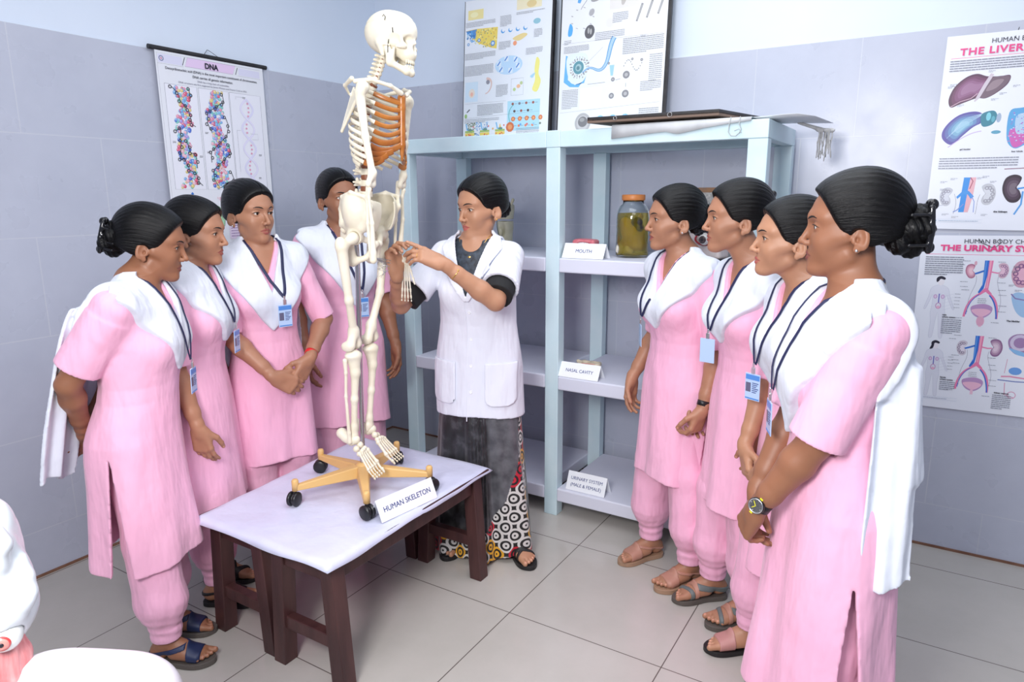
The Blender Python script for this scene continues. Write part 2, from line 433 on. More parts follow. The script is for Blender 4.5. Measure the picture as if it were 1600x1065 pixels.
M['rack'] = varied('pale_blue_paint', (.56, .74, .80), (.66, .80, .85), 6, .42, .1, 60)
M['shelf_cloth'] = varied('white_shelf_cover', (.66, .68, .80), (.74, .75, .86), 3, .6, .12, 14)
M['wood'] = varied('dark_brown_wood', (.040, .015, .016), (.085, .034, .032), 18, .42, .25, 40, sc=(1, 1, .2), bsc=(1, 1, .15))
M['table_cloth'] = cloth('table_sheet', (.60, .62, .80), (.66, .68, .85), .45, .18)
M['black_edge'] = varied('black_frame', (.01, .01, .012), (.03, .028, .03), 20, .5)
M['hardboard'] = plain('hardboard', (.18, .12, .09), .7)
def slab(name, lo, hi, mat, kind='structure', parent=None, bevel=0):
    o = MB().box(lo, hi).build(name, mat, parent, bevel)
    if kind: o['kind'] = kind
    return o
XR, YF, ZC = 5.4, -5.2, 3.05
slab('floor', (-.2, YF - .2, -.12), (XR + .2, .2, 0), M['floor'])
slab('ceiling', (-.2, YF - .2, ZC), (XR + .2, .2, ZC + .1), M['ceiling'])
slab('wall_left', (-.15, YF, 0), (0, .15, ZC), M['paint']); slab('wall_back', (0, 0, 0), (XR, .15, ZC), M['paint'])
slab('wall_right', (XR, YF, 0), (XR + .15, .15, ZC), M['paint']); slab('wall_front', (-.15, YF - .15, 0), (XR + .15, YF, ZC), M['paint'])
slab('trim_1', (0, YF, .002), (.009, -.009, 2.2), M['tile_left'], bevel=.002); slab('trim_2', (0, -.009, .002), (XR, 0, 2.2), M['tile_back'], bevel=.002)
slab('baseboard_left', (.009, YF, 0), (.014, -.014, .011), M['skirting']); slab('baseboard_back', (.009, -.014, 0), (XR, -.009, .011), M['skirting'])
slab('trim_3', (XR - .009, YF, 0), (XR, -.009, 2.2), M['tile_left']); slab('trim_4', (0, YF, 0), (XR, YF + .009, 2.2), M['tile_back'])

# ------------------------------------------------------------------ rack of shelves
rack = empty('shelving_rack', (1.58, -.35, 0)); tag(rack, 'pale blue metal shelving rack with white covered shelves against the back wall', 'shelf')
RX, RY = -1.58, .35
def rb(name, lo, hi, mat, bev=.003): return MB().box((lo[0] + RX, lo[1] + RY, lo[2]), (hi[0] + RX, hi[1] + RY, hi[2])).build(name, mat, rack, bev)
PX = [(.665, .735), (1.53, 1.60), (2.41, 2.485)]
for a, b in PX:
    rb('post', (a, -.61, 0), (b, -.55, 1.765), M['rack']); rb('post', (a, -.11, 0), (b, -.055, 1.765), M['rack'])
rb('top_rail', (.665, -.612, 1.765), (1.53, -.56, 1.835), M['rack']); rb('top_rail', (1.60, -.612, 1.765), (2.485, -.56, 1.835), M['rack'])
rb('top_rail', (.665, -.105, 1.765), (2.485, -.055, 1.835), M['rack']); rb('post_cap', (1.53, -.612, 1.765), (1.60, -.56, 1.838), M['rack'])
for a in (.665, 2.44): rb('side_rail', (a, -.56, 1.765), (a + .045, -.105, 1.835), M['rack'])
rb('top_board', (.67, -.56, 1.80), (2.48, -.105, 1.815), M['rack'])
for z in (1.275, .715, .145):
    for a, b in ((.735, 1.53), (1.60, 2.41)):
        rb('shelf_board', (a, -.612, z - .066), (b, -.06, z), M['shelf_cloth'], .006)
# screws and a tick mark on the post
MB().poly([(2.452 + RX, -.6105 + RY, 1.795), (2.459 + RX, -.6105 + RY, 1.790), (2.468 + RX, -.6105 + RY, 1.822), (2.463 + RX, -.6105 + RY, 1.822)], .0006, (0, -1, 0)).build('pen_mark', M['ink'], rack)

# ------------------------------------------------------------------ benches under a sheet
def bench(x0, x1, y0, y1, label):
    b = empty('bench', ((x0 + x1) / 2, (y0 + y1) / 2, 0)); tag(b, label, 'bench', 'benches under the sheet'); ox, oy = -(x0 + x1) / 2, -(y0 + y1) / 2
    def P(name, bot, top): MB().hexa([(p[0] + ox, p[1] + oy, p[2]) for p in bot], [(p[0] + ox, p[1] + oy, p[2]) for p in top]).build(name, M['wood'], b, .003)
    def bx(name, lo, hi): P(name, [(lo[0], lo[1], lo[2]), (hi[0], lo[1], lo[2]), (hi[0], hi[1], lo[2]), (lo[0], hi[1], lo[2])], [(lo[0], lo[1], hi[2]), (hi[0], lo[1], hi[2]), (hi[0], hi[1], hi[2]), (lo[0], hi[1], hi[2])])
    w = .055
    for sx, x in ((-1, x0 + .02), (1, x1 - .02 - w)):
        for y in (y0 + .03, y1 - .03 - w):
            sp_ = sx * .028
            P('leg', [(x + sp_, y, 0), (x + w + sp_, y, 0), (x + w + sp_, y + w, 0), (x + sp_, y + w, 0)], [(x, y, .445), (x + w, y, .445), (x + w, y + w, .445), (x, y + w, .445)])
    for y in (y0 + .04, y1 - .075):
        bx('stretcher', (x0 + .045, y, .14), (x1 - .045, y + .035, .185)); bx('apron', (x0 + .07, y, .375), (x1 - .07, y + .03, .445))
    for x in (x0 + .03, x1 - .06): bx('apron', (x, y0 + .085, .375), (x + .03, y1 - .085, .445))
    bx('bench_top', (x0, y0, .445), (x1, y1, .463))
bench(.955, 1.262, -2.09, -1.215, 'dark brown bench under the sheet, the one nearer the left wall')
bench(1.288, 1.605, -2.10, -1.215, 'dark brown bench under the sheet, the one nearer the open floor')
# sheet
rs = np.random.RandomState(5); nx, ny = 40, 54; vs = []; fs = []
for j in range(ny + 1):
    for i in range(nx + 1):
        u, v = i / nx, j / ny; x = (.955 + (.690 - .012 * v) * u) + .0; y = -2.110 + .915 * v
        x = (1 - v) * (.962 + .655 * u) + v * (.880 + .730 * u); eu = min(u, 1 - u) * .69; ev = min(v, 1 - v) * .93
        e = min(eu, ev); z = .4665 + .0012 * math.sin(x * 21 + y * 9) + .001 * math.sin(y * 33 - x * 11)
        if abs(v - .5) < .012 * 1: z += .0018
        if e < .014: z -= (.014 - e) * 1.2 * (1.0 + .25 * math.sin(x * 17 + y * 13))
        vs.append((x, y - .003, max(z, .4645) if e >= .016 else z))
for j in range(ny):
    for i in range(nx): a = j * (nx + 1) + i; fs.append((a, a + 1, a + nx + 2, a + nx + 1))
sh = MB().add([(x - 1.28, y + 1.66, z) for x, y, z in vs], fs, True).build('sheet', M['table_cloth']); sh.location = (1.28, -1.66, 0)
so = sh.modifiers.new('thick', 'SOLIDIFY'); so.thickness = .0018; so.offset = 1
tag(sh, 'white sheet spread over the two low brown benches', 'sheet')

# ------------------------------------------------------------------ folded name cards
def tent(name, label, x, y, z, ang, w, h, lines, size, depth=.075, group=None, bold=0):
    r = empty(name, (x, y, z), ang); tag(r, label, 'sign', group or 'folded name cards')
    t = .0008; d = depth / 2
    mb = MB(); n = 1
    mb.add([(-w / 2, -d, .0005), (w / 2, -d, .0005), (w / 2, 0, h), (-w / 2, 0, h), (-w / 2, -d + t * 2, .0005), (w / 2, -d + t * 2, .0005), (w / 2, t * .6, h - t * 2.5), (-w / 2, t * .6, h - t * 2.5)],
           [(0, 1, 2, 3), (5, 4, 7, 6), (0, 4, 5, 1), (1, 5, 6, 2), (3, 7, 4, 0)])
    mb.add([(-w / 2 + .004, d, .0005), (w / 2 + .004, d, .0005), (w / 2, 0, h), (-w / 2, 0, h), (-w / 2 + .004, d - t * 2, .0005), (w / 2 + .004, d - t * 2, .0005), (w / 2, -t * .6, h - t * 2.5), (-w / 2, -t * .6, h - t * 2.5)],
           [(1, 0, 3, 2), (4, 5, 6, 7), (0, 1, 5, 4), (1, 2, 6, 5), (3, 0, 4, 7)])
    mb.build('folded_card', M['white_paper'], r)
    a = math.atan2(h, d)
    for i, ln in enumerate(lines):
        k = .5 + (len(lines) - 1) * .16 - i * .34 - size / h * .33
        Mx = Matrix.Translation((0, -d * (1 - k) - .0006, h * k + .0006)) @ Matrix.Rotation(a, 4, 'X')
        lettering(ln, size, Mx, M['ink_blue'], r, bold=bold, sx=.95)
    return r

FONT = None
tent('name_card', 'white folded card reading HUMAN SKELETON on the sheeted benches', 1.548, -1.676, .4695, R(82), .262, .072, ['HUMAN SKELETON'], .0265, .066)
tent('name_card', 'white folded card reading MOUTH on the top covered shelf', 1.712, -.565, 1.276, 0, .205, .066, ['MOUTH'], .024)
tent('name_card', 'white folded card reading NASAL CAVITY on the middle shelf', 1.702, -.57, .716, 0, .205, .066, ['NASAL CAVITY'], .022)
tent('name_card', 'white folded card reading URINARY SYSTEM (MALE & FEMALE) on the lowest shelf', 1.742, -.555, .146, 0, .205, .085, ['URINARY SYSTEM', '(MALE & FEMALE)'], .0225)
# ------------------------------------------------------------------ printed charts
PC = {}
def pc(c, rough=.4):
    k = tuple(c) + (rough,)
    if k not in PC: PC[k] = plain('print_%d' % len(PC), c, rough)
    return PC[k]
class Chart:
    """flat printed sheet; (u, v) in millimetres from its top left corner, v down"""
    def __init__(self, name, label, cat, loc, rot, w, h, col=(.80, .82, .88), thick=.0015, rough=.35):
        self.r = empty(name, loc); self.r.rotation_euler = rot; tag(self.r, label, cat, 'wall charts' if name == 'wall_chart' else 'boards standing on the rack'); self.w, self.h = w, h
        self.mb = MB(); self.mats = [pc(col, rough)]; self.rough = rough; self.lay = 0; self.t = thick
        self.mb.box((0, 0, -h / 1000), (w / 1000, thick, 0))
    def mat(self, c):
        m = pc(c, self.rough)
        if m not in self.mats: self.mats.append(m)
        self.mb.m = self.mats.index(m)
    def pt(self, u, v, o): return (u / 1000, -.00025 - o * .0000008, -v / 1000)
    def poly(self, pts, c, lay=None):
        self.mat(c); self.lay += 1; o = self.lay if lay is None else lay
        self.mb.add([self.pt(u, v, o) for u, v in pts], [tuple(range(len(pts)))[::-1]])
    def rect(self, u0, v0, u1, v1, c, lay=None): self.poly([(u0, v0), (u1, v0), (u1, v1), (u0, v1)], c, lay)
    def disc(self, u, v, ru, rv, c, lay=None, n=14, a=0):
        ca, sa = math.cos(a), math.sin(a)
        self.poly([(u + ru * math.cos(t) * ca - rv * math.sin(t) * sa, v + ru * math.cos(t) * sa + rv * math.sin(t) * ca) for t in [6.2832 * k / n for k in range(n)]], c, lay)
    def ring(self, u, v, r, w, c, lay=None, n=16, rv=None):
        rv = rv or r; self.mat(c); self.lay += 1; o = self.lay if lay is None else lay
        for k in range(n):
            a, b = 6.2832 * k / n, 6.2832 * (k + 1) / n
            self.mb.add([self.pt(u + (r + s) * math.cos(t), v + (rv + s) * math.sin(t), o) for t, s in ((a, w), (b, w), (b, -w), (a, -w))], [(3, 2, 1, 0)])
    def line(self, pts, w, c, lay=None):
        self.mat(c); self.lay += 1; o = self.lay if lay is None else lay
        ws = w if hasattr(w, '__len__') else [w] * len(pts); L, Rr = [], []
        for i, (u, v) in enumerate(pts):
            a = pts[max(i - 1, 0)]; b = pts[min(i + 1, len(pts) - 1)]; dx, dy = b[0] - a[0], b[1] - a[1]; l = math.hypot(dx, dy) or 1
            L.append((u - dy / l * ws[i] / 2, v + dx / l * ws[i] / 2)); Rr.append((u + dy / l * ws[i] / 2, v - dx / l * ws[i] / 2))
        for i in range(len(pts) - 1): self.mb.add([self.pt(*q, o) for q in (L[i], L[i + 1], Rr[i + 1], Rr[i])], [(0, 1, 2, 3)])
    def frame(self, u0, v0, u1, v1, w, c): self.line([(u0, v0), (u1, v0), (u1, v1), (u0, v1), (u0, v0)], w, c)
    def para(self, u0, v0, u1, n, step, c=(.18, .18, .22), h=1.2, seed=0, last=.6):
        """unreadable small print: rows of short dashes"""
        rn = random.Random(seed + int(u0) * 7 + int(v0)); self.mat(c)
        for i in range(n):
            u = u0; e = u1 if i < n - 1 else u0 + (u1 - u0) * last
            while u < e - 2:
                l = min(rn.uniform(2.0, 7.5) * h / 1.2, e - u); self.mb.add([self.pt(*q, 2600) for q in ((u, v0 + i * step), (u + l, v0 + i * step), (u + l, v0 + i * step + h), (u, v0 + i * step + h))], [(3, 2, 1, 0)]); u += l + 1.3
    def text(self, s, u, v, size, c, align='LEFT', bold=0, sx=1, sp=1.0, shear=0):
        o = lettering(s, size / 1000, Matrix.Translation((u / 1000, -.0030, -v / 1000)) @ Matrix.Rotation(math.pi / 2, 4, 'X'), pc(c, self.rough), self.r, align, bold=bold / 1000, sx=sx, depth=.0001, spacing=sp, shear=shear); return o
    def done(self): return self.mb.build('printed_sheet', self.mats, self.r)
INK = (.012, .012, .03); PNK = (.80, .06, .25)
def bez(p0, p1, p2, p3, n=12):
    return [tuple((1 - t) ** 3 * p0[i] + 3 * (1 - t) ** 2 * t * p1[i] + 3 * (1 - t) * t * t * p2[i] + t ** 3 * p3[i] for i in (0, 1)) for t in [k / n for k in range(n + 1)]]
def blob(pts, n=5):
    out = []; m = len(pts)
    for i in range(m):
        a, b, c, d = pts[i - 1], pts[i], pts[(i + 1) % m], pts[(i + 2) % m]
        for k in range(n):
            t = k / n; out.append(tuple(.5 * (2 * b[q] + (c[q] - a[q]) * t + (2 * a[q] - 5 * b[q] + 4 * c[q] - d[q]) * t * t + (3 * b[q] - a[q] - 3 * c[q] + d[q]) * t ** 3) for q in (0, 1)))
    return out
def shade(ch, pts, cols, cen=None):
    """a printed organ: nested tones"""
    cx = sum(p[0] for p in pts) / len(pts); cy = sum(p[1] for p in pts) / len(pts)
    if cen: cx, cy = cen
    n = len(cols)
    for i, c in enumerate(cols):
        k = 1 - i / n * .8; ch.poly([(cx + (u - cx) * k, cy + (v - cy) * k) for u, v in pts], c)

# ---- DNA chart on two black rods, left wall
d = Chart('wall_chart', 'white DNA wall chart hanging from a black rod on the left wall', 'poster', (.030, -1.480, 2.199), (0, 0, R(90)), 578, 880)
GR = (.25, .25, .32)
d.line([(8, 860), (8, 14), (560, 14)], .8, GR); d.line([(8, 58), (135, 58)], .8, GR); d.line([(425, 58), (560, 58)], .8, GR)
d.rect(12, 18, 130, 54, (.72, .72, .88)); d.rect(432, 22, 556, 54, (.72, .72, .88))
d.poly([(158, 14), (415, 14), (398, 55), (142, 55)], (.80, .62, .86)); d.line([(158, 14), (415, 14), (398, 55), (142, 55), (158, 14)], 1, GR)
d.line([(144, 16), (130, 52)], 3.2, INK); d.line([(427, 20), (413, 54)], 3.2, INK)
d.disc(28, 36, 12, 12, (.15, .16, .3)); d.disc(28, 36, 8.5, 8.5, (.6, .6, .75)); d.disc(28, 36, 4, 5, (.7, .3, .4))
d.text('DNA', 279, 49, 34, INK, 'CENTER', 1.4, .95)
d.text('Deoxyribonucleic acid (DNA) is the most important constituent of chromosomes.', 289, 79, 15.6, INK, 'CENTER', .1, .95)
d.text('DNA carries all genetic information.', 283, 101, 15.6, INK, 'CENTER', .1, .95)
d.text('DNA has a long chain of nucleotides.', 283, 118, 11.5, GR, 'CENTER', 0, 1)
d.text('DNA structure was first suggested by James Watson and Francis Crick in 1953.', 285, 132, 11.5, GR, 'CENTER', 0, 1)
for a, b in ((30, 191), (199, 362), (367, 549)): d.frame(a, 141, b, 608, 1.3, GR); d.rect(a + 1, 142, b - 1, 607, (.84, .85, .93), 0)
BALL = [(.75, .12, .22), (.80, .30, .45), (.20, .45, .80), (.25, .65, .60), (.80, .65, .25), (.45, .35, .75), (.25, .60, .85), (.85, .50, .60), (.10, .2, .7)]
rn = random.Random(4)
def helix_balls(u0, amp, ph, turns, v0=150, v1=600, w0=50):
    for i in range(330):
        t = rn.random(); v = v0 + (v1 - v0) * t; wd = w0 * (.78 + .22 * math.cos(t * turns * 12.566 + ph)); cx = u0 + amp * math.sin(t * turns * 6.283 + ph)
        u = cx + rn.uniform(-1, 1) * wd; r_ = rn.uniform(6.5, 9.5); c = rn.choice(BALL[:5] if v < 215 else BALL)
        d.disc(u, v, r_, r_, tuple(x * .72 for x in c), None, 12); d.disc(u - .8, v - .8, r_ * .84, r_ * .84, c, None, 12); d.disc(u - r_ * .3, v - r_ * .3, r_ * .34, r_ * .3, tuple(min(1, x * .5 + .45) for x in c), None, 8)
helix_balls(108, 12, 0, 1.5, w0=44); helix_balls(283, 12, 2.0, 1.5, w0=46)
def chain_rings(pts):
    for i in range(len(pts) - 1): d.line([pts[i], pts[i + 1]], 3, (.03, .03, .04))
    for i in range(len(pts) - 1):
        (a, b), (c, e) = pts[i], pts[i + 1]; n = max(1, int(math.hypot(c - a, e - b) / 22))
        for k in range(n): t = k / n; s = (1 if k % 2 else -1) * 5; d.ring(a + (c - a) * t + s, b + (e - b) * t + 3, 6.5, 1.9, (.03, .03, .04))
chain_rings([(60, 150), (90, 175), (98, 210), (135, 245), (148, 310), (165, 320)]); chain_rings([(150, 150), (150, 205)])
chain_rings([(62, 345), (85, 330), (82, 385), (70, 470), (92, 470), (110, 520), (140, 530), (155, 575), (172, 590)]); chain_rings([(110, 385), (125, 440), (152, 445), (152, 510)])
chain_rings([(325, 155), (330, 190), (235, 250), (230, 300), (250, 340)]); chain_rings([(330, 260), (345, 300), (330, 350), (235, 430), (232, 480)])
chain_rings([(335, 390), (345, 430), (240, 515), (238, 560), (255, 590)]); chain_rings([(335, 520), (350, 560), (265, 600)])
pts1 = [(460 + 36 * math.sin(t * 1.05), 165 + t * 32) for t in np.linspace(0, 12.4, 60)]; pts2 = [(460 - 36 * math.sin(t * 1.05), 165 + t * 32) for t in np.linspace(0, 12.4, 60)]
d.line(pts1, 9, (.68, .66, .92)); d.line(pts2, 9, (.74, .70, .93)); d.line(pts1, 4, (.80, .79, .96)); d.line(pts2, 4, (.84, .82, .97))
for i in range(3, 58, 3):
    if abs(pts1[i][0] - pts2[i][0]) > 24: q = (pts1[i][0] * .65 + pts2[i][0] * .35, pts1[i][1]); d.disc(*q, 5.5, 5, [(.75, .35, .5), (.3, .55, .5), (.45, .4, .75)][i % 3])
d.line([(400, 158), (400, 172)], .8, GR); d.line([(400, 158), (440, 158)], .8, GR); d.line([(392, 318), (392, 520)], .8, GR); d.line([(392, 318), (415, 318)], .8, GR); d.line([(470, 330), (515, 330), (515, 358), (480, 358)], .8, GR)
for q in ((40, 392), (170, 452), (212, 340), (212, 430), (512, 430), (440, 156), (500, 545)): d.para(q[0], q[1], q[0] + 17, 2, 5, INK, 1.8, last=.9)
for u in (112, 283): d.poly([(u - 8, 628), (u, 620), (u + 8, 628), (u, 636)], (.05, .2, .6))
d.text('1. DNA Structure', 112, 652, 11, (.75, .1, .2), 'CENTER'); d.text('2. DNA Structure', 283, 652, 11, (.75, .1, .2), 'CENTER')
for u in (80, 252): d.rect(u, 656, u + 64, 657.5, PNK)
d.disc(206, 750, 72, 76, (.10, .25, .10)); d.disc(206, 750, 69, 73, (.42, .70, .45)); d.disc(208, 752, 50, 52, (.50, .76, .5))
for i in range(9): d.disc(206 + 26 * math.cos(i), 752 + 26 * math.sin(i * 1.7), 9, 12, (.75, .15, .08))
for i in range(6): d.line([(230 + i * 6, 700 + i * 5), (250 + i * 3, 712 + i * 9)], 1, (.1, .2, .1))
d.rect(296, 662, 548, 850, (.80, .68, .84)); d.text('Introduction', 380, 690, 15, (.3, .1, .4), 'LEFT'); d.para(304, 704, 536, 11, 13, (.25, .12, .35), 3.2)
d.disc(80, 750, 45, 60, (.80, .78, .6)); d.disc(80, 750, 30, 42, (.8, .5, .4))
d.done()
d.r.rotation_euler = (R(-0.6), 0, R(90))
MB().tube([(-.026, .004, .006), (.604, .004, .006)], .0105, 16).build('rod', M['black_edge'], d.r)
MB().tube([(-.026, .004, -.884), (.604, .004, -.884)], .0105, 16).build('rod', M['black_edge'], d.r)
MB().tube([(.250, .002, .014), (.275, .012, .040), (.285, .016, .040), (.325, .002, .014)], .0012, 6).build('hanging_string', M['ink'], d.r)


# ---- liver chart, back wall
TXT = (.22, .24, .30); W0 = (.82, .85, .93)
c = Chart('wall_chart', 'glossy liver chart with a pink title and purple liver, upper one on the right', 'poster', (3.020, -.016, 2.165), (0, 0, 0), 560, 752, W0, rough=.38)
c.r.rotation_euler = (0, R(.3), 0)
c.text('HUMAN BODY CHART 5', 148, 38, 24, INK, 'LEFT', 0, 1.0); c.text('THE LIVER AND KIDNEYS', 49, 75, 36, PNK, 'LEFT', 1.1, 1.12, 1.12)
c.rect(21, 84, 540, 85.5, PNK); c.para(20, 94, 540, 5, 9, TXT, 3.4)
LV = blob([(40, 270), (30, 240), (44, 195), (78, 160), (115, 148), (150, 160), (190, 163), (224, 162), (220, 192), (190, 222), (155, 242), (125, 240), (90, 252), (65, 262)])
shade(c, LV, [(.10, .035, .08), (.16, .05, .12), (.22, .08, .18), (.28, .12, .24), (.34, .17, .30)], (90, 200))
c.poly(blob([(132, 236), (150, 195), (168, 166), (222, 165), (216, 192), (188, 220), (158, 240)]), (.17, .11, .15)); c.poly(blob([(152, 215), (170, 180), (205, 176), (185, 205)]), (.30, .22, .26))
c.line([(166, 152), (148, 190), (128, 238), (118, 252)], [12, 13, 12, 5], (.62, .55, .62)); c.line([(40, 268), (70, 250), (105, 240), (125, 222)], 3, (.60, .40, .50))
GB = blob([(28, 395), (22, 365), (40, 330), (75, 300), (120, 290), (150, 300), (155, 330), (125, 350), (95, 380), (60, 415)])
shade(c, GB, [(.10, .08, .35), (.12, .16, .42), (.14, .28, .52), (.20, .42, .60), (.30, .55, .70)])
for i in range(6): c.line(bez((40 + i * 8, 390 - i * 8), (70, 350 - i * 5), (100, 340 - i * 6), (150, 305 - i * 1)), 1.2, (.45, .65, .80))
c.poly(blob([(150, 300), (185, 290), (200, 310), (190, 340), (160, 350), (148, 330)]), (.03, .22, .30)); c.disc(172, 312, 8, 16, (.2, .6, .7)); c.disc(188, 322, 6, 12, (.1, .4, .5)); c.disc(206, 318, 8, 18, (.35, .45, .6)); c.disc(203, 372, 16, 7, (.1, .35, .5)); c.line(bez((48, 425), (80, 400), (110, 370), (155, 366)), 3, (.55, .42, .70))
c.poly(blob([(238, 300), (270, 285), (330, 290), (340, 380), (290, 430), (262, 432), (240, 395)]), (.10, .38, .70)); c.poly(blob([(246, 370), (280, 360), (320, 380), (290, 425), (262, 428)]), (.62, .12, .45)); c.poly(blob([(262, 315), (300, 310), (310, 370), (270, 380)]), (.45, .62, .80))
rn = random.Random(9)
for i in range(90): c.disc(rn.uniform(245, 325), rn.uniform(300, 415), 3.2, 1.8, rn.choice([(.1, .3, .7), (.65, .15, .5), (.6, .7, .85), (.3, .2, .6)]), None, 6)
c.text('gall bladder', 90, 437, 8, INK, 'LEFT', .2); c.text('liver lobule', 262, 450, 8, INK, 'LEFT', .2); c.para(24, 468, 289, 5, 9.6, TXT, 3.2, last=.75)
def kidney(ch, u, v, s, cols, a=0, mir=1):
    P = [(0, -1.25), (.62, -1.05), (.92, -.3), (.86, .45), (.5, 1.1), (-.05, 1.2), (-.4, .8), (-.32, .25), (-.12, -.1), (-.35, -.45), (-.5, -.95)]
    ca, sa = math.cos(a), math.sin(a); pts = blob([(u + mir * s * (x * ca - y * sa), v + s * (x * sa + y * ca)) for x, y in P]); shade(ch, pts, cols)
def cut_kidney(ch, u, v, s, body, hole, mir=1):
    kidney(ch, u, v, s, [tuple(x * .8 for x in body), body], 0, mir)
    for i in range(7): a = -1.9 + i * .62; ch.ring(u + mir * s * .15 + mir * math.cos(a) * s * .48, v + math.sin(a) * s * .78, s * .17, s * .05, hole, None, 10)
cut_kidney(c, 70, 622, 30, (.68, .70, .78), (.3, .3, .38), -1); cut_kidney(c, 200, 612, 34, (.68, .70, .76), (.32, .32, .38))
def vessels(ch, u, v0, v1, w, split=None, leg=0, lv=0):
    BL, PK = (.04, .22, .70), (.80, .30, .42)
    ch.rect(u, v0, u + w, v1, BL); ch.rect(u + w * .15, v0, u + w * .4, v1, (.12, .38, .85)); ch.rect(u + w, v0, u + w * 2, v1, PK); ch.rect(u + w * 1.3, v0, u + w * 1.6, v1, (.90, .50, .58))
c.poly([(118, 545), (140, 545), (132, 683), (113, 683)], (.03, .28, .75)); c.poly([(140, 545), (160, 545), (156, 620), (146, 683), (132, 683), (136, 610)], (.80, .45, .50)); c.poly([(100, 622), (118, 600), (140, 598), (160, 620), (150, 630), (138, 612), (122, 612), (104, 630)], (.05, .30, .75)); c.line([(128, 650), (108, 675), (95, 683)], 4, (.2, .3, .7)); c.line([(150, 615), (163, 640), (165, 683)], 2.5, (.2, .3, .7)); c.line([(140, 545), (150, 560), (142, 590)], 3, (.35, .05, .12))
c.line(bez((92, 610), (104, 640), (104, 660), (96, 690)), 1.2, GR); c.line(bez((180, 612), (170, 640), (176, 660), (172, 690)), 1.2, GR)
kidney(c, 292, 590, 44, [(.03, .015, .03), (.06, .03, .06), (.11, .07, .11), (.17, .13, .17)], .15, -1); c.line([(300, 590), (325, 585), (340, 580)], 6, (.05, .3, .75)); c.line([(318, 600), (318, 650), (300, 690)], 6, (.1, .35, .75)); c.line([(248, 514), (300, 512), (350, 508)], 3, (.25, .1, .15))
c.text('the kidneys', 232, 682, 9, INK, 'LEFT', .4, 1.1)
for q in ((27, 182), (20, 190), (60, 262), (170, 245), (195, 225), (36, 560), (70, 548), (38, 590), (30, 655), (55, 690), (160, 545), (205, 560), (178, 540), (190, 690), (90, 700), (150, 140), (235, 200)): c.para(q[0] + 2, q[1], q[0] + 26, 2, 4.5, TXT, 1.4)
c.frame(28, 712, 198, 725, .6, (.5, .6, .75)); c.disc(37, 718.5, 4, 4, (.1, .3, .5)); c.para(48, 717, 185, 1, 4, (.35, .45, .6), 2.2, last=1)
for x in (400, 470): kidney(c, x, 200, 36, [(.4, .15, .18), (.55, .25, .28)], 0); c.para(x - 30, 260, x + 40, 6, 9, TXT, 3)
c.done()
MB().tube([(.235, .012, .030), (.222, -.001, -.028)], .0012, 6).build('hanging_string', M['ink'], c.r)

# ---- urinary chart
c = Chart('wall_chart', 'urinary system chart with two standing figures, lower one on the right wall', 'poster', (3.012, -.016, 1.385), (0, 0, 0), 560, 738, W0, rough=.38)
c.r.rotation_euler = (0, R(-1.0), 0); O = 10
c.text('HUMAN BODY CHART 6', 151, 31, 24, INK, 'LEFT', 0, 1.02); c.text('THE URINARY SYSTEM', 72, 62, 33, PNK, 'LEFT', 1.4, 1.16, 1.0); c.rect(22, 77, 540, 78.5, PNK)
c.para(22, 88, 158, 9, 9, TXT, 3.6)
def figure(ch, u, v0, v1, fem):
    H_ = v1 - v0; s = H_ / 250; SK, LN = (.74, .76, .86), (.55, .58, .70)
    body = blob([(u - 8 * s, v0 + 34 * s), (u - 30 * s, v0 + 48 * s), (u - 38 * s, v0 + 85 * s), (u - 50 * s, v0 + 130 * s), (u - 44 * s, v0 + 134 * s), (u - 30 * s, v0 + 95 * s), (u - 24 * s, v0 + 75 * s), (u - 22 * s, v0 + 115 * s), (u - 26 * s, v0 + 150 * s), (u - 22 * s, v0 + 190 * s), (u - 24 * s, v0 + 250 * s), (u - 12 * s, v0 + 250 * s), (u - 6 * s, v0 + 190 * s), (u, v0 + 148 * s),
                 (u + 6 * s, v0 + 190 * s), (u + 12 * s, v0 + 250 * s), (u + 24 * s, v0 + 250 * s), (u + 22 * s, v0 + 190 * s), (u + 26 * s, v0 + 150 * s), (u + 22 * s, v0 + 115 * s), (u + 24 * s, v0 + 75 * s), (u + 34 * s, v0 + 95 * s), (u + 50 * s, v0 + 132 * s), (u + 56 * s, v0 + 128 * s), (u + 38 * s, v0 + 80 * s), (u + 30 * s, v0 + 48 * s), (u + 8 * s, v0 + 34 * s)], 3)
    ch.poly(body, SK); ch.line(body + body[:1], 1.0, LN)
    ch.disc(u + 2 * s, v0 + 20 * s, 12 * s, 16 * s, (.82, .80, .86)); ch.poly(blob([(u - 13 * s, v0 + 22 * s), (u - 14 * s, v0 + 6 * s), (u, v0 - 3 * s), (u + 16 * s, v0 + 4 * s), (u + 14 * s, v0 + 12 * s), (u, v0 + 9 * s), (u - 6 * s, v0 + 18 * s)]), INK)
    if fem: ch.poly(blob([(u - 12 * s, v0 + 5 * s), (u - 4 * s, v0 + 14 * s), (u - 8 * s, v0 + 34 * s), (u - 20 * s, v0 + 38 * s), (u - 14 * s, v0 + 20 * s)]), INK)
    y = v0 + 82 * s
    for k in (-1, 1): ch.disc(u + k * 13 * s, y, 7 * s, 9 * s, (.55, .35, .60)); ch.disc(u + k * 13 * s, y, 4 * s, 6 * s, (.75, .6, .78))
    ch.rect(u - 2 * s, y - 12 * s, u + 2 * s, y + 25 * s, (.12, .12, .5)); ch.ring(u, y + 38 * s, 9 * s, 1.3 * s, (.5, .2, .45), None, 12, 12 * s); ch.disc(u, y + 44 * s, 6 * s, 6 * s, (.8, .45, .6))
    for k in range(5): ch.line([(u + 14 * s, y + k * 14 * s), (u + 52 * s, y - 14 * s + k * 14 * s)], .6, LN); ch.para(u + 54 * s, y - 15 * s + k * 14 * s, u + 74 * s, 1, 4, TXT, 1.6, last=1)
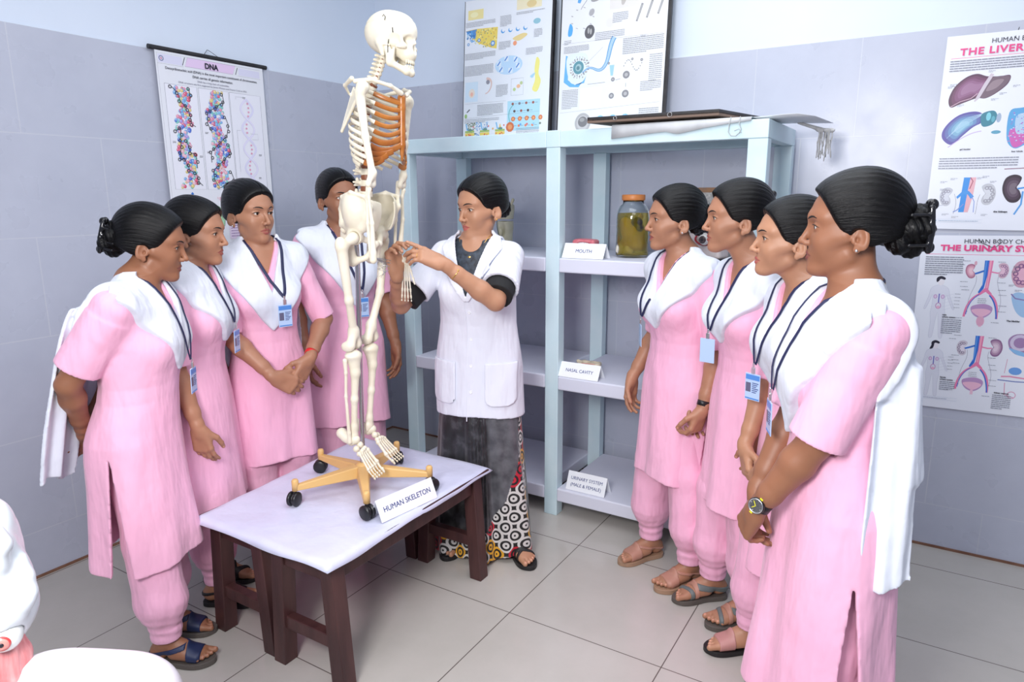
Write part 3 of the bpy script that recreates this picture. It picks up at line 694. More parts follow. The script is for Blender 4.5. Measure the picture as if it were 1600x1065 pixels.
figure(c, 84, 172, 428, False); figure(c, 88, 446, 684, True)
c.text('male', 102, 334, 8, INK, 'LEFT', .3); c.text('urinary system', 102, 343, 8, INK, 'LEFT', .3); c.para(102, 350, 172, 8, 8.2, TXT, 3)
c.text('female', 118, 604, 8, INK, 'LEFT', .3); c.text('urinary system', 118, 613, 8, INK, 'LEFT', .3); c.para(118, 620, 174, 5, 8.2, TXT, 3)
def tract(ch, u, v, lk, rk, female):
    BL, BL2, PK, PK2 = (.03, .16, .62), (.10, .32, .80), (.82, .22, .42), (.92, .42, .55)
    ch.poly([(u, v), (u + 15, v), (u + 14, v + 60), (u + 6, v + 115), (u - 8, v + 138), (u - 12, v + 130), (u, v + 100)], BL); ch.poly([(u + 4, v), (u + 8, v), (u + 6, v + 80), (u, v + 110), (u, v + 80)], BL2)
    ch.poly([(u + 15, v), (u + 29, v), (u + 26, v + 60), (u + 22, v + 118), (u + 36, v + 135), (u + 30, v + 142), (u + 14, v + 128), (u - 4, v + 142), (u - 8, v + 136), (u + 10, v + 112), (u + 14, v + 60)], PK); ch.poly([(u + 18, v), (u + 23, v), (u + 19, v + 112), (u + 14, v + 112)], PK2)
    ch.line(bez((u - 2, v + 136), (u - 30, v + 152), (u - 48, v + 180), (u - 52, v + 235)), [8] * 13, PK); ch.line(bez((u - 6, v + 140), (u - 30, v + 158), (u - 42, v + 185), (u - 46, v + 225)), [3] * 13, BL)
    ch.line(bez((u + 30, v + 138), (u + 52, v + 155), (u + 62, v + 190), (u + 60, v + 238)), [8] * 13, PK); ch.line(bez((u + 28, v + 142), (u + 46, v + 160), (u + 56, v + 190), (u + 60, v + 238)), [5] * 13, BL)
    ch.line([(u + 2, v + 42), (u - 20, v + 52), (u - 36, v + 58)], 7, BL); ch.line([(u + 26, v + 46), (u + 46, v + 50), (u + 60, v + 48)], 5, PK)
    ch.line(bez((u - 24, v + 62), (u - 12, v + 110), (u - 50, v + 130), (u - 42, v + 215), 16), 1.5, (.4, .4, .5)); ch.line(bez((u + 52, v + 62), (u + 40, v + 110), (u + 84, v + 140), (u + 62, v + 215), 16), 1.5, (.4, .4, .5))
    ch.poly(blob([(u - 30, v + 192), (u + 10, v + 178), (u + 42, v + 190), (u + 38, v + 218), (u + 10, v + 238), (u - 20, v + 224)]), (.50, .30, .55)); ch.poly(blob([(u - 26, v + 204), (u + 10, v + 198), (u + 38, v + 205), (u + 30, v + 220), (u + 8, v + 232), (u - 16, v + 220)]), (.85, .50, .65)); ch.rect(u + 2, v + 232, u + 12, v + 252 + (0 if female else 22), (.85, .55, .68))
    if not female: ch.disc(u + 7, v + 250, 14, 22, (.80, .45, .60)); [ch.line([(u - 4 + k * 5, v + 232), (u - 2 + k * 4.4, v + 268)], 1, (.6, .25, .4)) for k in range(5)]
    for k in range(3): ch.para(u - 10, v + 156 + k * 8, u + 24, 1, 4, TXT, 1.6, last=.9)
    for q in ((-76, 2), (-92, 18), (-78, 88), (-76, 108), (-70, 122), (44, 4), (50, 88), (54, 118), (58, 138), (62, 182), (62, 206), (-84, 240), (44, 252)): ch.para(u + q[0], v + q[1], u + q[0] + 30, 1, 4, TXT, 1.7, last=.9)
tract(c, 230, 100, 0, 0, False); kidney(c, 190, 145, 24, [(.45, .18, .28), (.65, .32, .42), (.78, .45, .55), (.85, .58, .65)], .15, -1); cut_kidney(c, 290, 140, 25, (.80, .55, .68), (.3, .15, .3)); c.disc(200, 112, 5, 9, (.7, .4, .5))
tract(c, 228, 412, 0, 0, True); cut_kidney(c, 190, 468, 26, (.78, .72, .82), (.25, .2, .3), -1); kidney(c, 296, 458, 30, [(.28, .14, .28), (.45, .28, .42), (.62, .45, .58), (.74, .60, .70)], 0)
cut_kidney(c, 364, 152, 44, (.78, .45, .58), (.25, .1, .25), -1); c.text('The bladder', 325, 345, 9, INK, 'LEFT', .4); c.poly(blob([(332, 240), (360, 225), (400, 250), (410, 300), (380, 325), (350, 300)]), (.35, .55, .80)); c.line([(330, 232), (345, 250), (420, 262)], 5, (.25, .2, .45))
c.poly(blob([(340, 420), (365, 395), (410, 400), (420, 450), (380, 480), (350, 460)]), (.35, .22, .42)); c.ring(380, 430, 28, 6, (.62, .55, .72)); c.poly(blob([(345, 455), (375, 480), (420, 485), (400, 470), (370, 460)]), (.25, .5, .8))
c.disc(375, 548, 22, 16, (.15, .35, .75)); c.line([(330, 575), (360, 572), (410, 576)], 6, (.75, .3, .45)); c.line([(320, 590), (380, 592), (420, 590)], 4, (.15, .2, .5)); c.line([(345, 600), (348, 650), (380, 660)], 3, (.7, .35, .5)); c.line([(345, 500), (340, 560)], 2, (.7, .35, .5)); c.ring(372, 650, 14, 1.5, (.7, .35, .5))
c.text('kidney nephron', 313, 648, 8, INK, 'LEFT', .3); c.para(308, 655, 372, 8, 8, TXT, 3)
for q in ((326, 120), (322, 140), (318, 195), (340, 215)): c.para(q[0], q[1], q[0] + 24, 2, 4.5, TXT, 1.6)
for x in (450, 505): kidney(c, x, 160, 24, [(.5, .2, .3), (.75, .4, .5)]); c.para(x - 20, 250, x + 30, 12, 9, TXT, 3)
c.frame(28, 690, 186, 702, .6, (.5, .6, .75)); c.disc(36, 696, 4, 4, (.2, .3, .45)); c.para(46, 695, 150, 1, 4, (.4, .45, .6), 2, last=1)
c.done()
MB().tube([(.200, -.0015, -.012), (.212, -.003, -.030), (.228, -.002, -.036), (.245, -.003, -.046), (.262, -.002, -.044), (.274, -.003, -.030), (.270, -.0015, -.012)], .0012, 6).build('hanging_string', M['ink'], c.r)

# ---- two boards standing on the rack
def board(label, loc, rot, w, h, seed, grey):
    c = Chart('display_board', label, 'poster', loc, rot, w, h, (.78, .80, .84) if grey else (.80, .84, .90), .004, .5)
    rn = random.Random(seed); T2 = (.30, .31, .34); B1, B2 = (.12, .38, .75), (.50, .68, .88); H0 = h
    if not grey:
        # yellow-blue block, row of cells, blue ring of steps, cycle panel, bottom cubes (heights from the bottom edge)
        y = lambda v: H0 - v
        c.rect(20, y(705), 120, y(655), (.85, .75, .35)); c.disc(60, y(680), 26, 14, (.9, .85, .5)); c.rect(330, y(720), 480, y(668), (.85, .78, .55)); c.disc(420, y(690), 30, 18, (.75, .6, .3))
        c.para(8, y(642), 200, 4, 7, T2, 2.2); c.para(230, y(650), 300, 8, 7, T2, 2.2); c.para(330, y(655), 500, 2, 7, T2, 2.2)
        c.poly([(6, y(602)), (70, y(606)), (215, y(600)), (210, y(490)), (170, y(500)), (90, y(530)), (50, y(556))], (.82, .65, .15))
        c.poly([(6, y(600)), (80, y(604)), (70, y(555)), (45, y(560))], (.10, .28, .62))
        for i in range(150):
            u = rn.uniform(14, 210); v = rn.uniform(505 + max(0, 60 - u * .5), 598); c.disc(u, y(v), 4.5, 4.5, rn.choice([(.85, .70, .10), (.75, .5, .1), (.9, .8, .3), (.4, .4, .2)] if u > 70 else [B1, (.05, .2, .5), (.4, .6, .8)]), None, 6)
        for q in ((185, 520, 14), (95, 545, 10), (25, 530, 8)): c.disc(q[0], y(q[1]), q[2], q[2], (.06, .25, .6)); c.disc(q[0], y(q[1]), q[2] * .6, q[2] * .6, (.6, .75, .9))
        for i in range(4): u = 248 + i * 46; c.disc(u, y(575), 13, 12, B1, None, 12); c.disc(u + 3, y(580), 10, 10, (.80, .84, .90), None, 12)
        c.poly(blob([(310, y(530)), (350, y(515)), (400, y(540)), (370, y(550))]), (.8, .65, .3)); c.disc(325, y(505), 12, 12, (.85, .35, .2)); c.para(225, y(520), 300, 6, 7, T2, 2.2)
        c.disc(455, y(600), 22, 14, (.3, .55, .65)); c.para(440, y(560), 490, 6, 7, T2, 2.2)
        c.para(6, y(480), 205, 5, 7, T2, 2.2); c.para(6, y(415), 195, 8, 7, T2, 2.2); c.para(395, y(470), 495, 5, 7, T2, 2.2)
        c.disc(290, y(398), 86, 48, (.50, .70, .90), None, 20)
        for k in range(6): a = k * 1.047 + .3; c.rect(275 + 62 * math.cos(a), y(414 - 32 * math.sin(a)), 302 + 62 * math.cos(a), y(386 - 32 * math.sin(a)), (.72, .82, .92)); c.line([(278 + 62 * math.cos(a), y(390 - 32 * math.sin(a))), (296 + 62 * math.cos(a), y(412 - 32 * math.sin(a)))], 7, (.08, .25, .65))
        c.rect(10, y(330), 95, y(225), (.66, .80, .92)); c.disc(55, y(270), 20, 24, (.85, .75, .65)); c.disc(55, y(265), 9, 11, (.9, .5, .4))
        c.line(bez((150, y(340)), (200, y(345)), (190, y(270)), (145, y(262))), [14, 13, 12, 11, 10, 9, 8, 8, 7, 7, 6, 6, 5], (.75, .55, .50)); c.disc(160, y(322), 12, 12, (.3, .3, .35))
        c.para(215, y(300), 290, 9, 7, T2, 2.2); c.frame(310, y(325), 385, y(240), 1.2, T2); c.disc(355, y(285), 12, 10, (.85, .5, .3)); c.disc(330, y(270), 9, 9, (.5, .65, .3)); c.disc(372, y(300), 9, 9, (.5, .6, .3))
        c.poly(blob([(460, y(420)), (480, y(400)), (475, y(340)), (490, y(300)), (470, y(250)), (440, y(262)), (455, y(310)), (450, y(360))]), (.85, .80, .25)); c.poly(blob([(455, y(345)), (425, y(330)), (440, y(320))]), (.4, .65, .85))
        c.rect(290, y(212), 490, y(58), (.45, .72, .85))
        for r2 in range(4):
            for q in range(3 + (r2 in (0, 3))): u = 335 + q * 42 - (12 if r2 in (0, 3) else 0); v = 196 - r2 * 38; c.disc(u, y(v), 8, 7, rn.choice([(.12, .08, .08), (.75, .25, .15), (.35, .12, .1), (.2, .2, .25)]), None, 9); c.line([(u + 12, y(v)), (u + 28, y(v))], 1.5, (.1, .1, .2))
        c.line(bez((330, y(192)), (290, y(170)), (290, y(110)), (330, y(80))), 4, (.1, .45, .45))
        c.line([(10, y(216)), (280, y(216))], .8, T2); c.para(95, y(205), 265, 8, 7.5, T2, 2.4)
        for i in range(210): u = rn.uniform(25, 165); v = rn.uniform(28, 112); c.disc(u, y(v * 1), 4, 3, rn.choice([(.1, .15, .1), (.25, .3, .2), (.6, .68, .55)] if u < 85 else [B1, (.2, .5, .85), (.05, .2, .5), (.8, .85, .9)]), None, 5)
        c.disc(18, y(150), 9, 12, (.35, .55, .2)); c.line([(24, y(170)), (44, y(185))], 6, (.1, .1, .12)); c.poly(blob([(245, y(100)), (258, y(60)), (250, y(20)), (238, y(50))]), (.85, .6, .2)); c.disc(200, y(75), 6, 6, (.85, .5, .2))
        c.para(10, y(-5) - 26, 20, 1, 7, T2, 2)
        return c, rn
    y = lambda v: H0 - v
    c.poly([(92, y(700)), (125, y(705)), (100, y(650)), (85, y(655))], B1); c.line(bez((130, y(690)), (160, y(670)), (120, y(650)), (105, y(620))), 3, T2); c.disc(190, y(665), 34, 16, (.35, .35, .37), None, 14, -.3); c.disc(165, y(600), 14, 18, (.4, .4, .42), None, 12, .5)
    for i in range(26): c.line([(90 + 60 * math.cos(i * .7) + 20, y(580 + 50 * math.sin(i * .7))), (96 + 60 * math.cos(i * .7) + 24, y(576 + 50 * math.sin(i * .7)))], 3, (.45, .45, .47))
    c.poly(blob([(48, y(560)), (64, y(540)), (60, y(505)), (42, y(500)), (38, y(520))]), (.10, .40, .80)); c.disc(158, y(510), 27, 33, (.12, .12, .13), None, 16, .2); c.disc(152, y(515), 6, 14, (.4, .4, .4)); c.disc(165, y(510), 5, 14, (.45, .45, .45)); c.disc(265, y(540), 20, 22, (.75, .74, .74))
    c.rect(260, y(690), 410, y(600), (.74, .72, .70)); c.disc(335, y(650), 14, 40, (.5, .47, .45), None, 12, .2)
    for q in ((415, 570), (465, 580), (520, 590)): c.line([(q[0] - 12, y(q[1] - 42)), (q[0] + 14, y(q[1] + 36))], [9, 11, ][:2], (.28, .28, .29)); c.line([(q[0] - 10, y(q[1] - 36)), (q[0] + 12, y(q[1] + 30))], 2, (.6, .6, .6))
    c.para(455, y(690), 540, 8, 8, T2, 2.2); c.para(280, y(580), 360, 6, 8, T2, 2.2); c.para(190, y(500), 345, 5, 8, T2, 2.2); c.para(20, y(480), 60, 3, 8, T2, 2.2)
    c.line([(8, y(466)), (550, y(462))], .8, T2); c.para(20, y(450), 160, 5, 7, T2, 2.2); c.para(340, y(456), 545, 9, 8.5, T2, 2.6); c.para(480, y(370), 545, 14, 9, T2, 2.4); c.text('CELLS', 440, y(456) + 0, 10, T2, 'CENTER')
    c.poly([(32, y(410)), (50, y(400)), (48, y(290)), (90, y(262)), (140, y(268)), (150, y(300)), (110, y(250)), (60, y(255)), (25, y(280))], (.15, .45, .85)); c.poly(blob([(40, y(400)), (140, y(410)), (160, y(340)), (130, y(275)), (60, y(280))]), (.72, .80, .88))
    for i in range(90): a = i * .3; r_ = rn.uniform(38, 56); c.disc(108 + r_ * math.cos(a), y(345 + r_ * .95 * math.sin(a)), 5, 2.5, rn.choice([(.2, .2, .22), (.55, .55, .57), (.45, .4, .38)]), None, 6, a)
    c.disc(105, y(345), 30, 32, (.12, .30, .36), None, 18); c.disc(105, y(345), 17, 18, (.35, .52, .56)); c.disc(103, y(343), 9, 10, (.12, .25, .3))
    TL = bez((128, y(318)), (185, y(370)), (200, y(300)), (240, y(330)), 12) + bez((240, y(330)), (275, y(360)), (262, y(420)), (292, y(470)), 12)
    c.line(TL, list(np.linspace(6, 26, len(TL))), (.10, .32, .60)); c.line(TL, list(np.linspace(2, 16, len(TL))), (.40, .58, .78)); c.line([(150, y(360)), (235, y(430))], 1, T2)
    c.poly([(275, y(340)), (300, y(340)), (295, y(290)), (283, y(290))], (.35, .6, .85))
    for q in ((270, 350, 6), (296, 272, 10), (292, 195, 14), (365, 288, 18), (365, 200, 18), (440, 350, 7), (392, 358, 6)): c.disc(q[0], y(q[1]), q[2], q[2], (.25, .25, .27), None, 14); c.disc(q[0], y(q[1]), q[2] * .5, q[2] * .5, (.45, .45, .47))
    for a, b in (((160, 260), (255, 262)), ((310, 268), (335, 272)), ((365, 250), (365, 232))): c.line([(a[0], y(a[1])), (b[0], y(b[1]))], 2, T2)
    for i in range(14): c.disc(350 + i * 7, y(330 + 26 * math.sin(i * .5)), 3, 3, (.3, .3, .3), None, 6)
    c.rect(120, y(245), 240, y(140), (.84, .84, .82)); c.para(20, y(240), 110, 12, 8, T2, 2.2); c.para(440, y(250), 545, 6, 8, T2, 2.2)
    c.line([(8, y(130)), (540, y(150))], .8, T2); c.disc(142, y(75), 44, 48, (.45, .45, .46), None, 24); c.disc(142, y(75), 33, 36, (.55, .55, .56), None, 20); c.disc(142, y(80), 26, 26, (.20, .20, .21), None, 18); c.disc(138, y(90), 14, 10, (.35, .35, .35))
    for q in (238, 305, 370): c.disc(q, y(92), 18, 14, (.25, .55, .85), None, 9); c.disc(q + 6, y(88), 9, 9, (.70, .82, .92)); c.disc(q - 8, y(78), 6, 10, (.15, .4, .75))
    c.para(440, y(125), 540, 13, 9, T2, 2.6); c.para(380, y(55), 430, 6, 7, T2, 2)
    for q in (28, 92, 165, 245, 325): c.ring(q, y(5), 17, 4, (.62, .62, .63), None, 14); c.disc(q, y(5), 9, 9, (.45, .45, .46)); c.line([(q + 26, y(0)), (q + 36, y(0))], 1.5, T2)
    return c, rn
BZ = 1.838
c, rn = board('white poster board of coloured cell drawings, left one standing on the rack', (.735, -.085, BZ + .755), (R(-4), 0, 0), 545, 755, 3, False)
y = lambda v: 755 - v
for k, u in enumerate((15, 115, 215)):
    c.rect(u, y(0 + 60), u + 62, y(62 + 8), (.40, .55, .15)); c.rect(u, y(58), u + 62, y(4), (.85, .68, .15)); c.line([(u + 6, y(108)), (u + 14, y(76)), (u + 40, y(72))], 8, (.2, .5, .8)); c.disc(u + 34, y(74), 14, 7, (.15, .3, .25))
    for i in range(16): c.disc(u + rn.uniform(6, 56), y(rn.uniform(6, 52)), 4.2, 4.2, (.75, .15, .1), None, 8)
    c.disc(u + 56, y(90), 5, 5, (.75, .2, .2), None, 8)
c.line([(10, y(138)), (490, y(150))], .8, (.3, .3, .34)); c.para(10, y(132), 240, 3, 8, (.3, .31, .34), 2.2)
for i in range(5): c.disc(330 + (i - 1) * 42 + 40, y(118), 13, 13, (.70, .22, .10), None, 8); c.disc(330 + (i - 1) * 42 + 40, y(118), 6, 6, (.85, .45, .2), None, 8)
c.disc(310, y(78), 26, 26, (.65, .18, .08), None, 10); c.disc(310, y(78), 14, 14, (.80, .35, .15), None, 10)
for i in range(4): c.disc(375 + i * 40, y(88), 7, 6, [(.15, .4, .75), (.7, .2, .2), (.3, .6, .8), (.2, .25, .2)][i], None, 8)
c.para(350, y(68), 490, 5, 8, (.3, .31, .34), 2.2); c.para(270, y(30), 340, 2, 8, (.3, .31, .34), 2.2); c.ring(410, y(22), 26, .6, (.4, .4, .5)); c.ring(450, y(22), 20, .6, (.4, .4, .5))
c.done(); MB().box((0, .004, -.755), (.545, .018, 0)).box((.543, -.001, -.755), (.556, .018, 0)).build('black_edge', M['black_edge'], c.r)
MB().box((-.003, -.0012, -.755), (.0, .018, 0)).build('black_edge', M['black_edge'], c.r)
c, rn = board('white poster board of grey cell drawings, right one standing on the rack', (1.335, -.085, BZ + .76), (R(-4), 0, 0), 560, 760, 8, True)
c.done(); MB().box((0, .004, -.76), (.56, .018, 0)).box((.556, -.001, -.76), (.572, .018, 0)).box((-.006, -.001, -.76), (0, .018, 0)).build('black_edge', M['black_edge'], c.r)
# ------------------------------------------------------------------ anatomical skeleton on its wheeled stand
M['bone'] = varied('ivory_bone', (.74, .68, .52), (.84, .79, .66), 9, .42, .12, 90)
M['cartilage'] = varied('amber_cartilage', (.30, .085, .012), (.46, .17, .03), 14, .3)
M['disc'] = plain('brown_disc', (.22, .07, .03), .5)
M['star'] = plain('beige_plastic', (.72, .45, .17), .38); M['castor'] = plain('black_castor', (.01, .01, .012), .35); M['wire'] = plain('wire', (.55, .55, .55), .3, 1)
SKO = V3(1.308, -1.631, .4685)
sk = empty('skeleton_model', tuple(SKO), R(14)); tag(sk, 'full size ivory human skeleton on a five-armed wheeled stand, on the sheeted benches', 'skeleton')
def lean(p):
    p = np.array(p, float); z = p[2]; p = p.copy()
    p[0] += .118 * np.clip((z - .92) / .58, 0, 1.3) - .022 * np.clip((.92 - z) / .72, 0, 1.2) + .042; p[1] += .012 * np.clip((z - .92) / .6, -1, 1.3); return p
def bone(name, F, parent=sk, h=.0030, mat='bone', sm=1):
    c = np.array([o[3] for o in F.ops if o[0] == 'u' and o[3] is not None]); r = np.array([o[4] for o in F.ops if o[0] == 'u' and o[3] is not None])
    lo = (c - r[:, None]).min(0) - .006; hi = (c + r[:, None]).max(0) + .006
    o = sculpt(name, F, lo, hi, h * VOX, M[mat], parent, smooth_it=sm)
    if parent is not sk: o.matrix_parent_inverse = Matrix()
    return o
def seg(F, pts, rs, k=.006): F.chain([lean(p) for p in pts], rs, k); return F
# skull
hm = mat4(rotm(0, R(3), 0) * .93, lean((.012, 0, 1.578)) ); F = Field(); F.M = hm
F.ell((-.018, 0, .030), (.088, .068, .074), 0).ell((.035, 0, .032), (.047, .055, .050), .03).ell((.054, 0, -.046), (.028, .027, .026), .02)
F.cone((.030, 0, -.015), (.055, 0, -.035), .036, .028, .02).cone((.068, 0, .016), (.084, 0, -.006), .009, .005, .008)
for s in (-1, 1):
    F.cone((.070, s * .010, .022), (.052, s * .048, .018), .008, .007, .01).chain([(.062, s * .040, -.020), (.030, s * .060, -.024), (-.002, s * .062, -.016)], [.010, .0045, .0055], .006)
    F.cone((.050, s * .050, .014), (.060, s * .044, -.018), .006, .007, .006); F.cone((-.022, s * .052, -.015), (-.014, s * .050, -.048), .016, .008, .012)
    F.ell((.080, s * .028, -.001), (.034, .0175, .0155), .005, 's'); F.ell((.038, s * .070, -.006), (.026, .017, .020), .010, 's'); F.ell((.022, s * .052, -.045), (.024, .018, .022), .008, 's')
    F.ell((-.004, s * .070, -.012), (.004, .01, .004), .002, 's')
F.ell((.090, 0, -.026), (.018, .0105, .0155), .004, 's').ell((.020, 0, -.075), (.030, .025, .022), .01, 's')
for i in range(8): a = (i - 3.5) * .33; F.ell((.052 + .026 * math.cos(a), .026 * math.sin(a), -.070), (.0035, .0040, .0075), .0015)
F.fn(lambda X, Y, Z: F32(.0018) * np.exp(-((Z - F32(.062) - X * F32(.10)) / F32(.0022)) ** 2) * (X > -.2), 0, 'd')
skull = bone('skull', F, h=.0024)
def hl(p): return tuple((hm @ V3(*p, 1))[:3])
F = Field(); F.M = hm
for s in (-1, 1):
    F.chain([(.071, 0, -.103), (.062, s * .020, -.101), (.010, s * .044, -.072)], [.0105, .0105, .0115], .008); F.chain([(.010, s * .044, -.074), (.004, s * .052, -.030), (.000, s * .053, -.018)], [.012, .010, .0065], .01); F.cone((.018, s * .047, -.062), (.028, s * .050, -.030), .010, .005, .008)
    F.chain([(.071, 0, -.092), (.058, s * .022, -.090), (.025, s * .036, -.082)], [.007, .007, .006], .005)
for i in range(8): a = (i - 3.5) * .33; F.ell((.050 + .026 * math.cos(a), .026 * math.sin(a), -.0830), (.0033, .0036, .0070), .0015)
F.ops = F.ops
mand = bone('mandible', F, h=.0024)
mb = MB()
mb.tube([hl((-.005, -.0705, .068)), hl((.0, -.072, .074)), hl((.006, -.071, .066)), hl((.003, -.0715, .056))], .0015, 6)
mb.build('hook_latch', M['ink'], sk); MB().tube([hl((.030, -.066, .034)), hl((.032, -.0665, .018))], .0015, 6).build('pin', M['ink'], sk)
MB().tube([hl((.012, -.058, -.002)), hl((.012, -.064, -.02)), hl((.010, -.060, -.045))], .0013, 6).build('jaw_spring', M['ink'], sk)
# spine
SZ = np.array([.985, 1.03, 1.10, 1.19, 1.33, 1.445, 1.485, 1.54]); SX = np.array([-.045, -.022, -.008, -.022, -.058, -.040, -.024, -.012])
sx = lambda z: float(np.interp(z, SZ, SX))
zs = list(np.linspace(1.018, 1.168, 5)) + list(np.linspace(1.200, 1.436, 12)) + list(np.linspace(1.456, 1.533, 7)); VZ = []
for i, z in enumerate(zs):
    lum, cer = i < 5, i >= 17; r = .023 - .0004 * i if lum else (.0175 - .0003 * (i - 5) if not cer else .0105); hh = .0105 if lum else (.0080 if not cer else .0055); x = sx(z)
    F = Field(); c = lean((x, 0, z)); F.tube(c - V3(0, 0, hh), c + V3(0, 0, hh), r, r, .0); F.ops[-1] = F.ops[-1]
    pb = c + V3(-r * .9 - .028, 0, -.006 if lum else (-.022 if not cer else -.006)); F.cone(c + V3(-r * .8, 0, 0), pb, .008 if not cer else .005, .0045 if lum else .0035, .006)
    for s in (-1, 1):
        F.cone(c + V3(-r * .8, s * .006, .0), c + V3(-r - .010, s * (.034 if lum else .028 if not cer else .022), .004), .0062 if not cer else .004, .0042, .006)
        F.ell(c + V3(-r - .008, s * .013, .012 if not cer else .006), (.006, .006, .009 if not cer else .005), .005)
    F.cone(c + V3(-r * .2, 0, -hh), c + V3(-r * .2, 0, hh), r * .7, r * .7, .002)
    v = bone('vertebra', F, h=.0028); VZ.append((z, x, r))
    if i < 23:
        zn = zs[i + 1]; a = lean((x, 0, z + hh)); b = lean((sx(zn), 0, zn - (.0105 if i < 4 else .008 if i < 16 else .0055)))
        if b[2] - a[2] > .001: MB().tube([a, b], (r * .93), 14).build('disc', M['disc'], v)
F = Field()
F.chain([lean((-.030, 0, 1.0)), lean((-.058, 0, .960)), lean((-.072, 0, .915)), lean((-.062, 0, .885))], [.030, .026, .015, .006], .01)
for s in (-1, 1): F.cone(lean((-.040, s * .012, .995)), lean((-.052, s * .042, .975)), .018, .014, .015)
bone('sacrum', F, h=.0032)
# ribs
RA = [.050, .078, .097, .110, .118, .123, .126, .127, .124, .116, .100, .075]; RB = [.075, .105, .125, .140, .150, .156, .158, .156, .150, .140, .115, .085]; DR = [.035, .050, .063, .074, .082, .087, .090, .092, .090, .085, .070, .050]
FR = [.62, .66, .67, .68, .68, .67, .65, .62, .60, .56, .50, .42]
STN = lambda t: V3(.072 + .030 * t, 0, 1.402 - .165 * t)
for i in range(12):
    z0 = zs[5 + 11 - i]; x0 = sx(z0); a, b, dr = RA[i], RB[i] * .5, DR[i]
    for s in (-1, 1):
        def rp(t):
            ph = math.pi * (1 - t); xx = x0 - .012 + b - .0 + b * 1.02 * math.cos(ph); yy = s * (a * (math.sin(ph) ** .72 if math.sin(ph) > 0 else 0) + .010)
            return V3(xx, yy, z0 - dr * (t ** 1.15) * 1.12)
        ts = np.linspace(.02, FR[i], 16); pts = [lean(rp(t)) for t in ts]
        wd = [.0028] * 16; MB().tube(pts, wd, 10, [2.3, 2.4, 2.2][i % 3], up=(0, 0, 1)).build('rib', M['bone'], sk)
        if i < 10:
            p0 = rp(FR[i]); 
            if i < 7: e = STN(.10 + i * .135); m = (p0 + e) / 2 + V3(.018 - .002 * i, s * .012, -.010 - .004 * i)
            else: e = rp_prev + V3(0, 0, -.004); m = (p0 + e) / 2 + V3(.010, s * .004, -.016)
            q = [lean((1 - t) ** 2 * p0 + 2 * t * (1 - t) * m + t * t * (e + V3(0, s * .010, 0))) for t in np.linspace(0, 1, 9)]
            MB().tube(q, [.0030] * 9, 10, 2.6 if i < 5 else 3.4, up=(0, 0, 1)).build('costal_cartilage', M['cartilage'], sk)
            if s == -1: keepR = m * .4 + e * .6
            else: keepL = m * .4 + e * .6
        if s == -1 and i < 10: nxt = (m * .45 + e * .55)
        if s == -1: rp_prev_R = nxt
        rp_prev = V3(nxt[0], -nxt[1], nxt[2]) if s == -1 else V3(nxt[0], nxt[1], nxt[2])
F = Field(); F.chain([lean(STN(0)), lean(STN(.18)), lean(STN(.9))], [.014, .013, .012], .006); F.cone(lean(STN(.9)), lean(STN(1.2)), .010, .004, .008)
F.fn(lambda X, Y, Z: np.zeros_like(X), 0, 'd'); bone('sternum', F, mat='cartilage')
